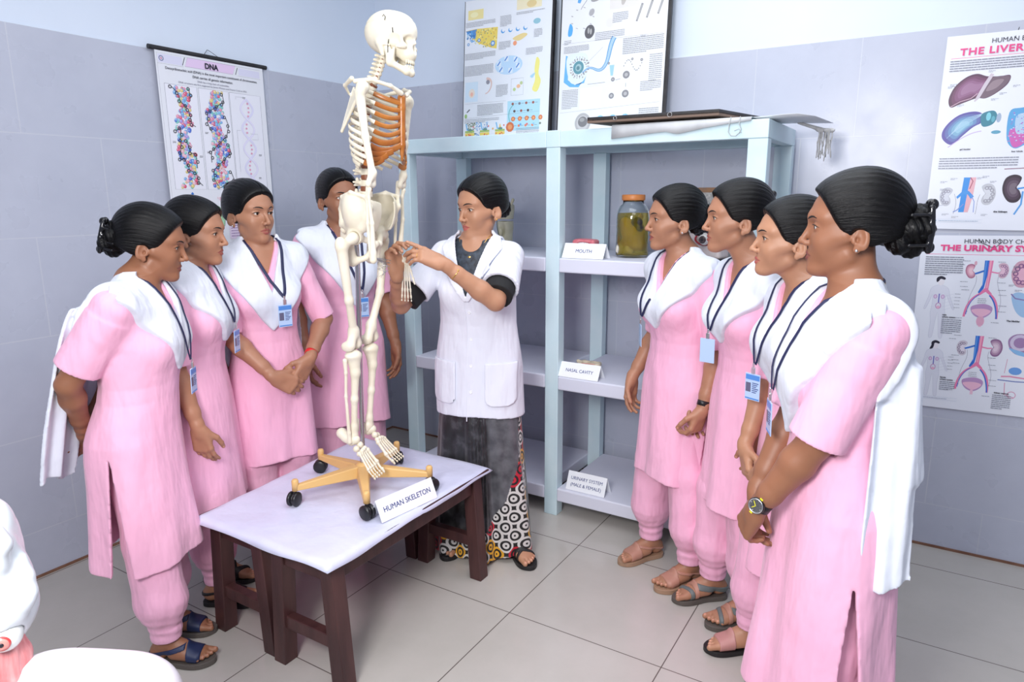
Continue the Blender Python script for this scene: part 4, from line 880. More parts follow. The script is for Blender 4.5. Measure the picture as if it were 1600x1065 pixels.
# shoulder girdle, arms
for s in (-1, 1):
    F = Field(); F.chain([lean((.078, s * .020, 1.415)), lean((.062, s * .070, 1.432)), lean((.015, s * .120, 1.446)), lean((-.020, s * .150, 1.438))], [.0085, .0062, .0065, .0075], .006); bone('clavicle', F)
    F = Field(); A, B_, C_ = lean((-.070, s * .070, 1.432)), lean((-.078, s * .095, 1.295)), lean((-.006, s * .140, 1.402)); n_ = unit(np.cross(B_ - A, C_ - A)); cc = (A + B_ + C_) / 3
    e3 = [(A, B_), (B_, C_), (C_, A)]
    def tri(X, Y, Z, n_=n_, cc=cc, e3=e3):
        d = np.abs((X - F32(cc[0])) * F32(n_[0]) + (Y - F32(cc[1])) * F32(n_[1]) + (Z - F32(cc[2])) * F32(n_[2])) - F32(.0028)
        for p, q in e3:
            o = unit(np.cross(q - p, n_)); 
            if o @ (cc - p) > 0: o = -o
            d = np.maximum(d, (X - F32(p[0])) * F32(o[0]) + (Y - F32(p[1])) * F32(o[1]) + (Z - F32(p[2])) * F32(o[2]))
        return d
    F.fn(tri, .003, 'u', (cc, .11)); F.chain([A, B_, C_], [.004, .0045, .006], .004).chain([lean((-.078, s * .080, 1.412)), lean((-.070, s * .125, 1.432)), lean((-.030, s * .155, 1.446))], [.004, .0055, .008], .006).ell(C_, (.012, .010, .016), .01); F.cone(C_ + V3(0, 0, .01), lean((.015, s * .135, 1.419)), .006, .005, .006)
    bone('scapula', F)
    sh = V3(.012, s * .160, 1.418); el = V3(.098 if s < 0 else .035, s * .172, 1.118); wr = V3(.135 if s < 0 else .060, s * (.170 if s < 0 else .165), .885)
    F = Field(); F.ell(lean(sh + V3(0, -s * .006, .0)), (.021, .021, .021)).ell(lean(sh + V3(.006, s * .012, -.006)), (.014, .012, .018), .01); F.chain([lean(sh + V3(0, s * .006, -.02)), lean(sh * .5 + el * .5 + V3(0, s * .004, 0)), lean(el + V3(0, 0, .04))], [.0165, .0105, .0115], .012)
    F.cone(lean(el + V3(0, 0, .04)), lean(el + V3(0, s * .016, .008)), .0115, .0085, .01).cone(lean(el + V3(0, 0, .04)), lean(el + V3(0, -s * .018, .008)), .0115, .0085, .01).cone(lean(el + V3(0, s * .014, .003)), lean(el + V3(0, -s * .013, .003)), .0085, .0095, .006); F.ell(lean(el + V3(-.008, 0, .014)), (.005, .008, .007), .004, 's')
    bone('humerus', F)
    F = Field(); seg(F, [el + V3(-.012, -s * .008, .016), el + V3(-.008, -s * .006, -.03), el * .5 + wr * .5 + V3(-.012, -s * .004, 0), wr + V3(-.010, -s * .010, .006)], [.0090, .0085, .0058, .0062]); bone('ulna', F)
    F = Field(); seg(F, [el + V3(.004, s * .012, -.010), el + V3(.004, s * .009, -.035), el * .5 + wr * .5 + V3(.010, s * .008, 0), wr + V3(.006, s * .004, .022), wr + V3(.006, s * .004, 0)], [.0085, .0058, .0066, .0100, .0120]); bone('radius', F)
    if s > 0:      # the far hand hangs on a wire below the wrist
        w0 = wr + V3(.020, .0, -.020); hd = empty('hand', (0, 0, 0)); hd.parent = sk; bpy.data.objects.remove(hd)
        F = Field()
        for j, (dx, dz) in enumerate(((-.006, 0), (.006, -.002), (-.010, -.013), (.000, -.014), (.010, -.015), (.004, -.006))): F.ell(lean(w0 + V3(dx, .003 * (-1) ** j, dz)), (.0072, .0068, .0072), .0012)
        hd = bone('hand', F, h=.0024); MB().tube([lean(wr), lean(w0)], .001, 6).build('wire', M['wire'], hd)
        for j, (o, L) in enumerate(((.019, .060), (.007, .064), (-.005, .060), (-.016, .053))):
            a = w0 + V3(.018 - o * .0 - .009 * j * .9 + .004, .004 * j - .006, -.020); dv = unit(V3(.10 - .05 * j, .0, -1)); p = a
            for k, fr in enumerate((.062, .040, .025, .018)):
                q = p + dv * fr; F = Field(); F.cone(lean(p + dv * .003), lean(q - dv * .003), .0038 - .0006 * k, .0034 - .0006 * k); F.ell(lean(p + dv * .002), (.0052 - .0007 * k,) * 3, .003).ell(lean(q - dv * .002), (.0050 - .0007 * k,) * 3, .003); bone('finger_bone', F, hd, .0020); p = q
        p = w0 + V3(.020, -.006, -.012); dv = unit(V3(.45, -.2, -1))
        for k, fr in enumerate((.040, .030, .022)): q = p + dv * fr; F = Field(); F.cone(lean(p), lean(q), .0040, .0034); F.ell(lean(p), (.0055, .0055, .0055), .003); bone('finger_bone', F, hd, .0020); p = q
    else:          # the near hand is missing: wire and clear tape round the wrist
        rn = random.Random(2); mb = MB(); w0 = wr + V3(.022, .035, -.005)
        for i in range(9):
            pts = [lean(wr + V3(0, 0, .01))] + [lean(w0 + V3(rn.uniform(-.020, .020), rn.uniform(-.016, .016), -.012 * j + rn.uniform(-.01, .01))) for j in range(5)]; mb.tube(pts, .0007, 5)
        mb.build('wire', M['wire'], sk)
# pelvis
for s in (-1, 1):
    F = Field(); c0 = lean((.012, 0, 1.045))
    def wing(X, Y, Z, c0=c0, s=s):
        x, y, z = (X - F32(c0[0])) / F32(.074), (Y - F32(c0[1])) / F32(.132), (Z - F32(c0[2])) / F32(.105)
        q = np.sqrt(x * x + y * y + z * z) + F32(1e-5); l = np.sqrt((X - F32(c0[0])) ** 2 + (Y - F32(c0[1])) ** 2 + (Z - F32(c0[2])) ** 2)
        d = np.abs((q - 1) * l / q) - F32(.0040)
        d = np.maximum(d, F32(.048) - (Y - F32(c0[1])) * s); d = np.maximum(d, (Z - F32(c0[2])) - F32(.050) + np.maximum(0, np.abs(X - F32(c0[0]) + F32(.005)) - F32(.03)) * F32(.7))
        return np.maximum(d, F32(-.075) - (Z - F32(c0[2])))
    F.fn(wing, .004, 'u', (lean((.012, s * .09, 1.03)), .13))
    F.chain([lean((.070, s * .100, 1.050)), lean((.052, s * .118, 1.085)), lean((.0, s * .122, 1.100)), lean((-.045, s * .095, 1.085)), lean((-.068, s * .055, 1.045)), lean((-.060, s * .045, .990))], [.0075, .0065, .006, .0065, .008, .010], .006)
    F.cone(lean((.070, s * .100, 1.050)), lean((.045, s * .092, .985)), .007, .016, .012).cone(lean((-.055, s * .045, .995)), lean((.010, s * .082, .965)), .012, .018, .014)
    F.ell(lean((.018, s * .085, .955)), (.029, .026, .030), .012).cone(lean((.030, s * .075, .950)), lean((.062, s * .012, .925)), .011, .010, .01).cone(lean((.062, s * .012, .925)), lean((.040, s * .040, .880)), .009, .008, .01).cone(lean((.040, s * .040, .880)), lean((.000, s * .062, .865)), .009, .014, .01).cone(lean((.000, s * .062, .868)), lean((-.005, s * .078, .930)), .015, .016, .012)
    F.ell(lean((.026, s * .108, .950)), (.022, .020, .023), .002, 's'); F.ell(lean((.028, s * .055, .905)), (.016, .03, .018), .003, 's')
    bone('hip_bone', F, h=.0030)
    hip = V3(.022, s * .105, .950); kn = V3(.0, s * .062, .560); an = V3(-.010, s * .060, .225)
    F = Field(); F.ell(lean(hip), (.0215, .0215, .0215)); F.cone(lean(hip), lean((.010, s * .135, .930)), .013, .016, .008).ell(lean((.004, s * .150, .935)), (.018, .014, .022), .012).chain([lean((.008, s * .145, .920)), lean((.012, s * .110, .74)), lean(kn + V3(0, 0, .06))], [.0195, .0130, .0145], .014)
    for q in (-1, 1): F.cone(lean(kn + V3(0, 0, .065)), lean(kn + V3(.0, q * .022, .018)), .015, .017, .014).ell(lean(kn + V3(-.012, q * .022, .012)), (.024, .0155, .019), .008)
    F.ell(lean(kn + V3(.020, 0, .014)), (.010, .010, .022), .008, 's'); F.ell(lean(kn + V3(-.026, 0, .004)), (.018, .007, .022), .005, 's'); bone('femur', F)
    F = Field(); F.ell(lean(kn + V3(-.004, 0, -.022)), (.025, .036, .014)); F.chain([lean(kn + V3(-.002, 0, -.030)), lean(kn + V3(.004, 0, -.085)), lean(kn * .45 + an * .55 + V3(.004, 0, 0)), lean(an + V3(.002, -s * .004, .045)), lean(an + V3(0, -s * .004, .014))], [.026, .0155, .0115, .0115, .017], .014); F.cone(lean(an + V3(0, -s * .016, .02)), lean(an + V3(0, -s * .018, .0)), .008, .006, .006); bone('tibia', F)
    F = Field(); F.chain([lean(kn + V3(-.018, s * .031, -.036)), lean(kn + V3(-.016, s * .030, -.080)), lean(kn * .5 + an * .5 + V3(-.014, s * .028, 0)), lean(an + V3(-.004, s * .022, .03)), lean(an + V3(-.002, s * .022, -.004))], [.0090, .0058, .0055, .0068, .0088], .006); bone('fibula', F)
    fd = unit(V3(.74, s * .10, -.67)); up = unit(V3(.67, 0, .74)); sd = V3(0, s, 0); P = lambda a, b, c: lean(an + fd * a + sd * b + up * c)
    F = Field(); F.ell(P(.006, 0, .004), (.019, .017, .017)); F.chain([P(.0, 0, -.012), P(-.025, 0, -.020), P(-.048, 0, -.022)], [.017, .016, .020], .012)
    ft = bone('foot', F)
    for (a, b, c, r) in ((.032, -.008, .000, .0125), (.036, .014, -.008, .012), (.052, -.018, -.001, .0095), (.054, -.004, .002, .009), (.056, .008, .000, .009), (.058, .022, -.006, .010)):
        F = Field(); F.ell(P(a, b, c), (r, r * .95, r)); bone('tarsal_bone', F, ft, .0026)
    for j, b in enumerate((-.026, -.011, .002, .014, .026)):
        L = .062 if j else .056; r = .0062 if j == 0 else .0042; b2 = b * 1.35; F = Field(); F.cone(P(.062, b, -.002), P(.062 + L, b2, -.010), r, r * .9); F.ell(P(.063, b, -.002), (r * 1.45,) * 3, .004).ell(P(.062 + L, b2, -.010), (r * 1.4,) * 3, .004); bone('metatarsal_bone', F, ft, .0024)
        a = .062 + L + .006
        for fr, rr in (((.028, .8), (.018, .8)) if j == 0 else ((.022, .75), (.011, .7), (.009, .7))): F = Field(); F.cone(P(a, b2, -.012), P(a + fr - .004, b2, -.014), r * rr, r * rr * .8); F.ell(P(a, b2, -.012), (r * rr * 1.3,) * 3, .003); bone('toe_bone', F, ft, .0024); a += fr
# stand
MB().tube([(.0, .0, .06), (.022, .0, .86), (.018, 0, .98)], .0095, 16).build('pole', M['steel'], sk); MB().tube([(.018, 0, .97), (-.02, 0, 1.0)], .007, 10).build('bracket', M['steel'], sk)
MB().lathe([(.001, .045), (.028, .045), (.030, .060), (.028, .098), (.016, .108), (.001, .108)], 20).build('hub', M['star'], sk)
CA = [math.atan2(y + 1.631, x - 1.308) - R(14) for x, y in ((1.197, -1.875), (1.05, -1.602), (1.258, -1.376), (1.554, -1.508), (1.479, -1.794))]
for a in CA:
    Rz = Matrix.Rotation(a, 4, 'Z'); T_ = lambda q: tuple(Rz @ Vector(q))
    mb = MB(); mb.hexa([T_(q) for q in ((.015, -.026, .055), (.255, -.012, .058), (.255, .012, .058), (.015, .026, .055))], [T_(q) for q in ((.015, -.020, .100), (.255, -.010, .078), (.255, .010, .078), (.015, .020, .100))])
    lg = mb.build('stand_arm', M['star'], sk, .004, 3); MB().lathe([(.001, .058), (.0125, .058), (.0125, .094), (.009, .100), (.001, .101)], 14, Matrix.Translation(T_((.255, 0, 0)))).build('cap', M['star'], lg)
    Mc = Matrix.Translation(T_((.262, 0, .027))) @ Matrix.Rotation(a + .7, 4, 'Z') @ Matrix.Rotation(math.pi / 2, 4, 'X')
    for o in (-.0115, .0115): MB().lathe([(.001, -.008), (.020, -.008), (.0262, -.004), (.0268, 0), (.0262, .004), (.020, .008), (.001, .008)], 24, Mc @ Matrix.Translation((0, 0, o))).build('castor_wheel', M['castor'], lg)
    MB().lathe([(.001, -.004), (.021, -.004), (.021, .004), (.001, .004)], 16, Mc).tube([T_((.262, 0, .03)), T_((.257, 0, .062))], .008, 10).build('castor_fork', M['castor'], lg)
# ------------------------------------------------------------------ people


LIPS = [((.0868, s * .005, -.0525), (.0790, s * .0225, -.0582), .0044, .0020) for s in (-1, 1)] + [((.0862, s * .004, -.0650), (.0785, s * .0200, -.0602), .0052, .0020) for s in (-1, 1)]
def head_field(F, w=1.0, jaw=1.0, mouth=0., eye_open=1.0, nose=1.0):
    F.ell((-.014, 0, .032), (.088, .069 * w, .078), .0).ell((.030, 0, .036), (.050, .057 * w, .058), .03)
    F.ell((.030, 0, -.018), (.047, .048 * w, .070), .03)
    F.cone((.050, 0, -.03), (.062, 0, -.076), .032, .022, .02)
    for s in (-1, 1):
        F.cone((.052, s * .034, -.022), (.012, s * .057 * w, -.012), .020, .014, .025)
        F.cone((.058, s * .009, -.089 * jaw), (.002, s * .040 * w, -.056), .0130, .014, .024)
        F.ell((.050, s * .028, -.040), (.020, .017, .024), .025)
    F.ell((.0735, 0, -.092 * jaw), (.0125, .015, .012), .014).ell((.066, 0, -.057), (.0175, .025, .020), .018)
    for s in (-1, 1):
        F.cone((.078, s * .010, .031), (.056, s * .046, .030), .0085, .009, .02)
        F.ell((.092, s * .031, .010), (.020, .0175, .0125), .014, 's')
        F.ell((.0655, s * .031, .0085), (.0145, .0160, .0135), .004)
    F.cone((.0790, 0, .018), (.0985 * nose, 0, -.020), .0058, .0072, .010)
    F.ell((.1010 * nose, 0, -.0260), (.0090, .0090, .0082), .006)
    for s in (-1, 1): F.ell((.0900, s * .0112, -.0300), (.0105, .0062, .0068), .005)
    for s in (-1, 1): F.ell((.0945, s * .0062, -.0395), (.0055, .0032, .0035), .003, 's')
    F.cone((.082, 0, -.047), (.0835, 0, -.040), .002, .002, .006, 's')
    for a, b, r0, r1 in LIPS:
        dz = -mouth * .5 if a[2] < -.06 else mouth * .5
        F.cone((a[0], a[1], a[2] + dz), b, r0, r1, .0035)
    F.cone((.0955, 0, -.0585), (.081, .021, -.0592), .0012 + mouth * .55, .0010, .002, 's').cone((.0955, 0, -.0585), (.081, -.021, -.0592), .0012 + mouth * .55, .0010, .002, 's')
    for s in (-1, 1):
        F.ell((.0800, s * .0315, .0078), (.0120, .0142, .0054 * eye_open), .0015, 's')
        # ear: bowl, rim, lobe
        F.ell((-.020, s * .0725 * w, -.015), (.0175, .0070, .0295), .005, 'u', (s * .12, .18, s * -.42))
        F.ell((-.016, s * .0810 * w, -.012), (.0105, .0085, .0200), .003, 's', (s * .12, .18, s * -.34)).ell((-.011, s * .075 * w, -.019), (.0055, .0085, .0075), .003, 's')
        F.ell((-.012, s * .0705 * w, -.041), (.0080, .0050, .0090), .006)
        F.cone((-.004, s * .0690 * w, -.017), (-.004, s * .0700 * w, -.025), .0042, .0040, .005)

FINGER = [((.0270), .066, .0082), ((.0085), .074, .0085), ((-.0095), .069, .0081), ((-.0265), .054, .0071)]
def hand(F, W, d, n, side, curl=(.35, .4, .45, .5), spread=.04, thumb=(.45, .25), info=None, bend2=1.1):
    """five-fingered hand; W wrist, d finger direction, n out of the palm, side +1 left / -1 right"""
    W = np.array(W, float); d = unit(d); n = np.array(n, float); n = unit(n - d * (n @ d))
    t = np.cross(n, d) if side > 0 else np.cross(d, n)
    F.cone(W - d * .012, W + d * .02, .0215, .0215, .012)
    for i, (o, L, r) in enumerate(FINGER):
        k = W + d * (.086 - abs(o - .005) * .28) + t * o
        F.cone(W + d * .012 + t * o * .62, k, .0135, .0108, .012)
        c = curl[i] if hasattr(curl, '__len__') else curl
        dd = unit(d + t * (o / .027) * spread); p = k; a = 0
        tips = []
        for j, (fr, ca) in enumerate(((.44, c), (.31, c * bend2), (.25, c * .8))):
            a += ca; v = dd * math.cos(a) + n * math.sin(a); q = p + v * L * fr
            F.cone(p, q, r * (1.06 - .1 * j), r * (.98 - .12 * j), .003 if j else .006); p = q
        if info is not None: info.append((p, v, -dd * math.sin(a) * -1 * 0 + (-n * math.cos(a) + dd * math.sin(a)), r))
    F.ell(W + d * .045 + t * .004 - n * .001, (.0001 + .040, .0001 + .036, .0125), .010, 'u') if False else None
    F.cone(W + d * .02 + t * .018 + n * .006, W + d * .052 + t * .022 + n * .006, .0155, .012, .012)      # thumb base
    F.cone(W + d * .02 - t * .018 + n * .004, W + d * .06 - t * .020 + n * .004, .0125, .011, .012)
    p = W + d * .026 + t * .026 + n * .006
    v = unit(d * .72 + t * (.85 - thumb[1] * .5) + n * thumb[0]); q = p + v * .034; F.cone(p, q, .0135, .0105, .008)
    v = unit(d * .9 + t * (.45 - thumb[1]) + n * thumb[0] * 1.1); r_ = q + v * .029; F.cone(q, r_, .0100, .0090, .003)
    v = unit(d * .95 + t * (.22 - thumb[1]) + n * thumb[0] * 1.3); e = r_ + v * .022; F.cone(r_, e, .0090, .0072, .003)
    if info is not None: info.append((e, v, unit(t * .6 - n * .7), .0078))

def foot(F, A, ang, lift=.02, info=None, grow=0., side=-1):
    """bare foot; A = (x, y) under the ankle, toes towards ang"""
    c, s = math.cos(ang), math.sin(ang)
    P = lambda x, y, z: (A[0] + c * x + s * y * side, A[1] + s * x - c * y * side, z + lift)
    g = grow
    F.cone(P(0, 0, .16), P(0, 0, .075), .034 + g, .031 + g, .01).ell(P(-.028, 0, .030), (.034 + g, .028 + g, .032 + g), .02, 'u', (0, 0, ang))
    F.cone(P(-.01, 0, .062), P(.055, 0, .040), .032 + g, .027 + g, .02)
    for y, x1 in ((.024, .115), (.008, .118), (-.008, .112), (-.022, .104)):
        F.cone(P(.03, y * .6, .030), P(x1, y, .014), .024 + g, .0145 + g, .012)
    return P
TOES = [(.028, .120, .038, .0115), (.009, .122, .031, .0082), (-.006, .119, .027, .0078), (-.019, .112, .023, .0074), (-.031, .103, .019, .0070)]

def ik(S, W, hint, L1=.275, L2=.235):
    S = np.array(S, float); W = np.array(W, float); v = W - S; d = np.linalg.norm(v); u = v / d
    d = min(d, L1 + L2 - .003); a = (L1 * L1 - L2 * L2 + d * d) / (2 * d); h = math.sqrt(max(L1 * L1 - a * a, 0))
    q = np.array(hint, float); q = unit(q - u * (q @ u)); return S + u * a + q * h, S + u * d

PZ = np.array([0, .30, .50, .66, .76, .82, .88, .95, 1.00, 1.06, 1.13, 1.20, 1.26, 1.31, 1.345, 1.40], F32)
PA = np.array([.215, .205, .195, .188, .183, .178, .163, .142, .136, .143, .150, .152, .145, .105, .060, .052], F32)   # half width
PBF = np.array([.165, .155, .140, .130, .124, .120, .114, .104, .104, .118, .126, .112, .092, .068, .045, .042], F32)  # depth in front
PBB = np.array([.160, .150, .138, .132, .134, .130, .112, .092, .088, .094, .100, .102, .094, .075, .052, .048], F32)  # depth behind
class Trunk:
    def __init__(self, lean=0., girth=1., flare=1., belly=0., sway=0., waist=0.):
        PA_ = PA + F32(waist) * .030 * np.exp(-((PZ - .97) / .10) ** 2).astype(F32)
        self.lean, self.girth, self.flare, self.belly, self.sway = lean, girth, flare, belly, sway
        fl = np.where(PZ < .84, 1 + (flare - 1) * np.clip((.84 - PZ) / .5, 0, 1), 1)
        self.a = (PA_ * fl * np.where(PZ < 1.3, girth, 1)).astype(F32); self.bf = (PBF * fl * np.where(PZ < 1.3, girth, 1) + belly * np.exp(-((PZ - .98) / .12) ** 2)).astype(F32); self.bb = (PBB * fl * np.where(PZ < 1.3, girth, 1)).astype(F32)
    def cx(self, z): return self.lean * np.clip((z - .85) / .5, 0, 2) ** 1.3
    def d(self, X, Y, Z, off=0., folds=None):
        x = X - self.cx(Z).astype(F32); y = Y - F32(self.sway) * np.clip((Z - .85) / .5, 0, 2)
        a = np.interp(Z, PZ, self.a).astype(F32) + F32(off); b = np.where(x > 0, np.interp(Z, PZ, self.bf), np.interp(Z, PZ, self.bb)).astype(F32) + F32(off)
        if folds is not None:
            th = np.arctan2(y, x); am, ks = folds
            w = np.clip((F32(.92) - Z) / F32(.5), 0, 1) * F32(am)
            dd = sum(np.cos(th * k + p + Z * q) * c for k, p, q, c in ks) * w
            a = a + dd; b = b + dd
        q = np.sqrt((x / b) ** 2 + (y / a) ** 2) + F32(1e-5); l = np.sqrt(x * x + y * y)
        return (q - 1) * l / q * F32(.88)

def shoulders(sp):
    T = sp['trunk']; out = {}
    for s, k in ((1, 'L'), (-1, 'R')):
        dx, dz = sp.get('shrug' + k, (0, 0))
        out[k] = V3(-.012 + float(T.cx(np.array(1.27))) + dx, s * sp.get('shw', .148), 1.262 + dz)
    return out

def top_field(sp, off=0., arm_off=0.):
    """the outside of the kurta or coat"""
    T = sp['trunk']; F = Field(); fo = sp.get('folds')
    F.fn(lambda X, Y, Z: np.maximum(T.d(X, Y, Z, off, fo), Z - F32(1.352)), 0)
    for s, k in ((1, 'L'), (-1, 'R')):
        S = sp['S'][k]; E = sp['E'][k]; cxn = float(T.cx(np.array(1.32)))
        F.cone((cxn - .012, s * .035, 1.318), S + V3(.0, -s * .005, .008), .030 + off, .046 + off, .03)
        if sp.get('bust', 1): F.ell((float(T.cx(np.array(1.13))) + .072, s * .062, 1.128), (.062 + off, .064 + off, .066 + off), .04)
        u = sp['sleeve']; e = S + (E - S) * u; r0, r1 = sp.get('sleeve_r', (.057, .053))
        if u > 1: e = E + unit(sp['W'][k] - E) * (u - 1) * .27; F.cone(S, E, r0 + off + arm_off, r1 + off + arm_off, .025); F.tube(E, e, r1 + off + arm_off, r1 - .003 + off + arm_off, .012)
        else: F.cone(S, S + (E - S) * .3, r0 + off + arm_off, r0 - .001 + off + arm_off, .03); F.tube(S + (E - S) * .12, e, r0 + off + arm_off, r1 + off + arm_off, .012)
        sp.setdefault('hollow', {})[k] = (e, unit(e - (E if u > 1 else S)), r1)
    return F

def cloth_noise(seed, amp, sc=(13, 13, 7)):
    rs = np.random.RandomState(seed); W = rs.normal(size=(7, 3)) * np.array(sc); ph = rs.rand(7) * 6.28
    def f(X, Y, Z):
        o = 0
        for w, p in zip(W, ph): o = o + np.sin(X * F32(w[0]) + Y * F32(w[1]) + Z * F32(w[2]) + F32(p))
        return o * F32(amp / 3.)
    return f

def body_field(sp, info):
    T = sp['trunk']; F = Field()
    F.fn(lambda X, Y, Z: np.maximum(T.d(X, Y, Z, -.014), np.maximum(Z - F32(1.345), F32(.80) - Z)), 0)
    nb = V3(float(T.cx(np.array(1.33))) - .016, sp['trunk'].sway, 1.325)
    for s, k in ((1, 'L'), (-1, 'R')):
        S, E, W = sp['S'][k], sp['E'][k], sp['W'][k]; th = sp.get('arm_r', 1.)
        F.cone(nb + V3(0, s * .02, -.012), S, .032, .036, .03)
        F.chain([S, S + (E - S) * .5, E], [.044 * th, .041 * th, .034 * th], .012)
        m = E + (W - E) * .3; F.chain([E, m, E + (W - E) * .75, W], [.034 * th, .036 * th, .026 * th, .0215], .012)
        h = sp['hand'][k]; hi = []; hand(F, W, h['d'], h['n'], s, h.get('curl', (.3, .35, .4, .45)), h.get('spread', .04), h.get('thumb', (.4, .3)), hi, h.get('bend2', 1.1)); info[k] = hi
        hip = V3(0, s * .075, .84); fx, fy, fa = sp['foot'][k]; kn = V3(fx * .5 + .015, (s * .075 + fy) / 2, .46)
        F.chain([hip, kn, (fx, fy, .12)], [.07, .048, .033], .02); P = foot(F, (fx, fy), fa, side=s)
        for y, x, L, r in TOES:
            F.cone(P(x - .01, y, .015), P(x + L - .008, y * 1.02, .011), r, r * .9, .004)
        info['foot' + k] = P
    Hm = sp['HM']; nt = (Hm @ V3(-.018, 0, -.045, 1))[:3]
    F.cone(nb, nt, .041, .039, .03); F.cone(nb + V3(-.01, 0, -.02), nb + V3(-.005, 0, 0), .06, .05, .04)
    n2 = (Hm @ V3(.012, 0, -.062, 1))[:3]; F.cone(nb + V3(.028, 0, -.02), n2, .024, .028, .03)
    F.M = Hm; head_field(F, **sp.get('face', {})); F.M = None
    return F

def hair_field(sp):
    F = Field(); F.M = sp['HM']; hp = sp.get('hair', {}); w = sp.get('face', {}).get('w', 1.); v = hp.get('vol', 0.)
    F.ell((-.024, 0, .038 + v * .4), (.100 + v, .0790 * w + v, .093 + v), 0).ell((-.062, 0, -.010), (.054, .062 * w, .058), .03)
    F.ell((.028, 0, .054), (.056 + v * .5, .063 * w + v, .056 + v * .6), .03)
    gz = np.array([-.12, -.06, -.035, -.02, -.008, .0, .02, .045, .065, .085, .10, .14], F32); lo = hp.get('line', 0.)
    gx = np.array([-.05, -.042, -.036, -.006, .012, .022, .036, .050, .061, .073, .088, .115], F32) + F32(lo)
    F.fn(lambda X, Y, Z: (X - np.interp(Z, gz, gx).astype(F32)) * F32(.75), .006, 'i')
    F.fn(lambda X, Y, Z: (F32(-.052) - X * F32(.35) - Z) * F32(.8), .01, 'i')
    if hp.get('part', 1): F.fn(lambda X, Y, Z: F32(.0028) * np.exp(-(Y / F32(.0028)) ** 2) * (Z > .03) * np.clip((X + .05) / .05, 0, 1), 0, 'd')
    F.fn(lambda X, Y, Z: F32(.0006) * np.sin(np.arctan2(Y, Z + F32(.02)) * F32(60) + np.sin(X * F32(40))) * np.clip((F32(.05) - X) * 30, 0, 1), 0, 'd')
    for s in (-1, 1): F.ell((-.013, s * .084 * w, -.020), (.020, .022, .027), .004, 's').ell((.004, s * .070 * w, -.046), (.022, .022, .022), .004, 's')
    return F
def wisp_tube(mb, pts, r): mb.tube(pts, [r * .6] + [r] * (len(pts) - 2) + [r * .3], 5)

def solve_pose(sp):
    T = sp['trunk']; sp['S'] = shoulders(sp); sp['E'], sp['W'] = {}, {}
    for k in 'LR':
        a = sp['arm'][k]; E, W = ik(sp['S'][k], a[0], a[1]); sp['E'][k], sp['W'][k] = E, W
    hx, hy, hz = sp['head']; y, p, r = [R(v) for v in sp['look']]
    sp['HM'] = mat4(rotm(0, 0, y) @ rotm(0, p, 0) @ rotm(r, 0, 0), V3(hx, hy, hz))

def span(pts, pad, step):
    """fine spans on each axis round a list of (lo, hi) boxes"""
    return [[(lo[a] - pad, hi[a] + pad, step) for lo, hi in pts] for a in range(3)]

def eye_mesh(root, HM, s, gaze):
    c = (HM @ V3(.0645, s * .031, .0080, 1))[:3]; Rm = HM[:3, :3] @ rotm(0, gaze[1], gaze[0])
    mb = MB(); n = 24; rings = [(0, .0), (.18, 0), (.20, 0), (.46, 0), (.50, 0), (1.0, 0), (1.5, 0)]
    vs = []; fs = []; r = .0126
    for a, _ in rings:
        for k in range(n):
            t = 2 * math.pi * k / n; b = .0006 if a < .49 else 0
            q = V3((r + b) * math.cos(a), r * math.sin(a) * math.cos(t), r * math.sin(a) * math.sin(t)); vs.append(c + Rm @ q)
    for i in range(len(rings) - 1):
        mb.m = 2 if i == 0 or i == 1 else (1 if i in (2, 3) else 0)
        mb.add(vs[i * n:(i + 2) * n], [(k, (k + 1) % n, n + (k + 1) % n, n + k) for k in range(n)], True)
    mb.build('eye', [M['sclera'], M['iris'], M['watch_glass']], root)

def face_parts(root, sp, F):
    HM = sp['HM']; Rm = HM[:3, :3]; g = sp.get('gaze', (0, .1))
    for s in (-1, 1):
        eye_mesh(root, HM, s, g)
        pts = []
        for y, z in ((.0115, .0268), (.018, .0300), (.027, .0322), (.036, .0318), (.044, .0285), (.050, .0235)):
            o = (HM @ V3(.13, s * y, z, 1))[:3]; pts.append(F.hit(o, -Rm[:, 0], .2) + Rm[:, 0] * -.0004)
        MB().tube(pts, [.0014, .0026, .0028, .0025, .0018, .0007], 8, .55, up=Rm[:, 0]).build('eyebrow', M['brow'], root)
        pts = []
        for q in np.linspace(-1, 1.18, 9):
            y = .0315 + q * .0140; z = .0078 + .0060 * math.sqrt(max(0, 1 - min(abs(q), 1) ** 2)) * .94 - (0.001 if q > 1 else 0)
            o = (HM @ V3(.13, s * y, z, 1))[:3]; h = F.hit(o, -Rm[:, 0], .2)
            c = (HM @ V3(.0655, s * .031, .0085, 1))[:3]; v = (HM @ V3(.0805 - abs(q) ** 2 * .006, s * y, z, 1))[:3]; pts.append(h + Rm[:, 0] * .0003 if np.linalg.norm(h - c) > .0138 else v)
        MB().tube(pts, [.0005] + [.0011] * 7 + [.0004], 6).build('eyelashes', M['brow'], root)
    return

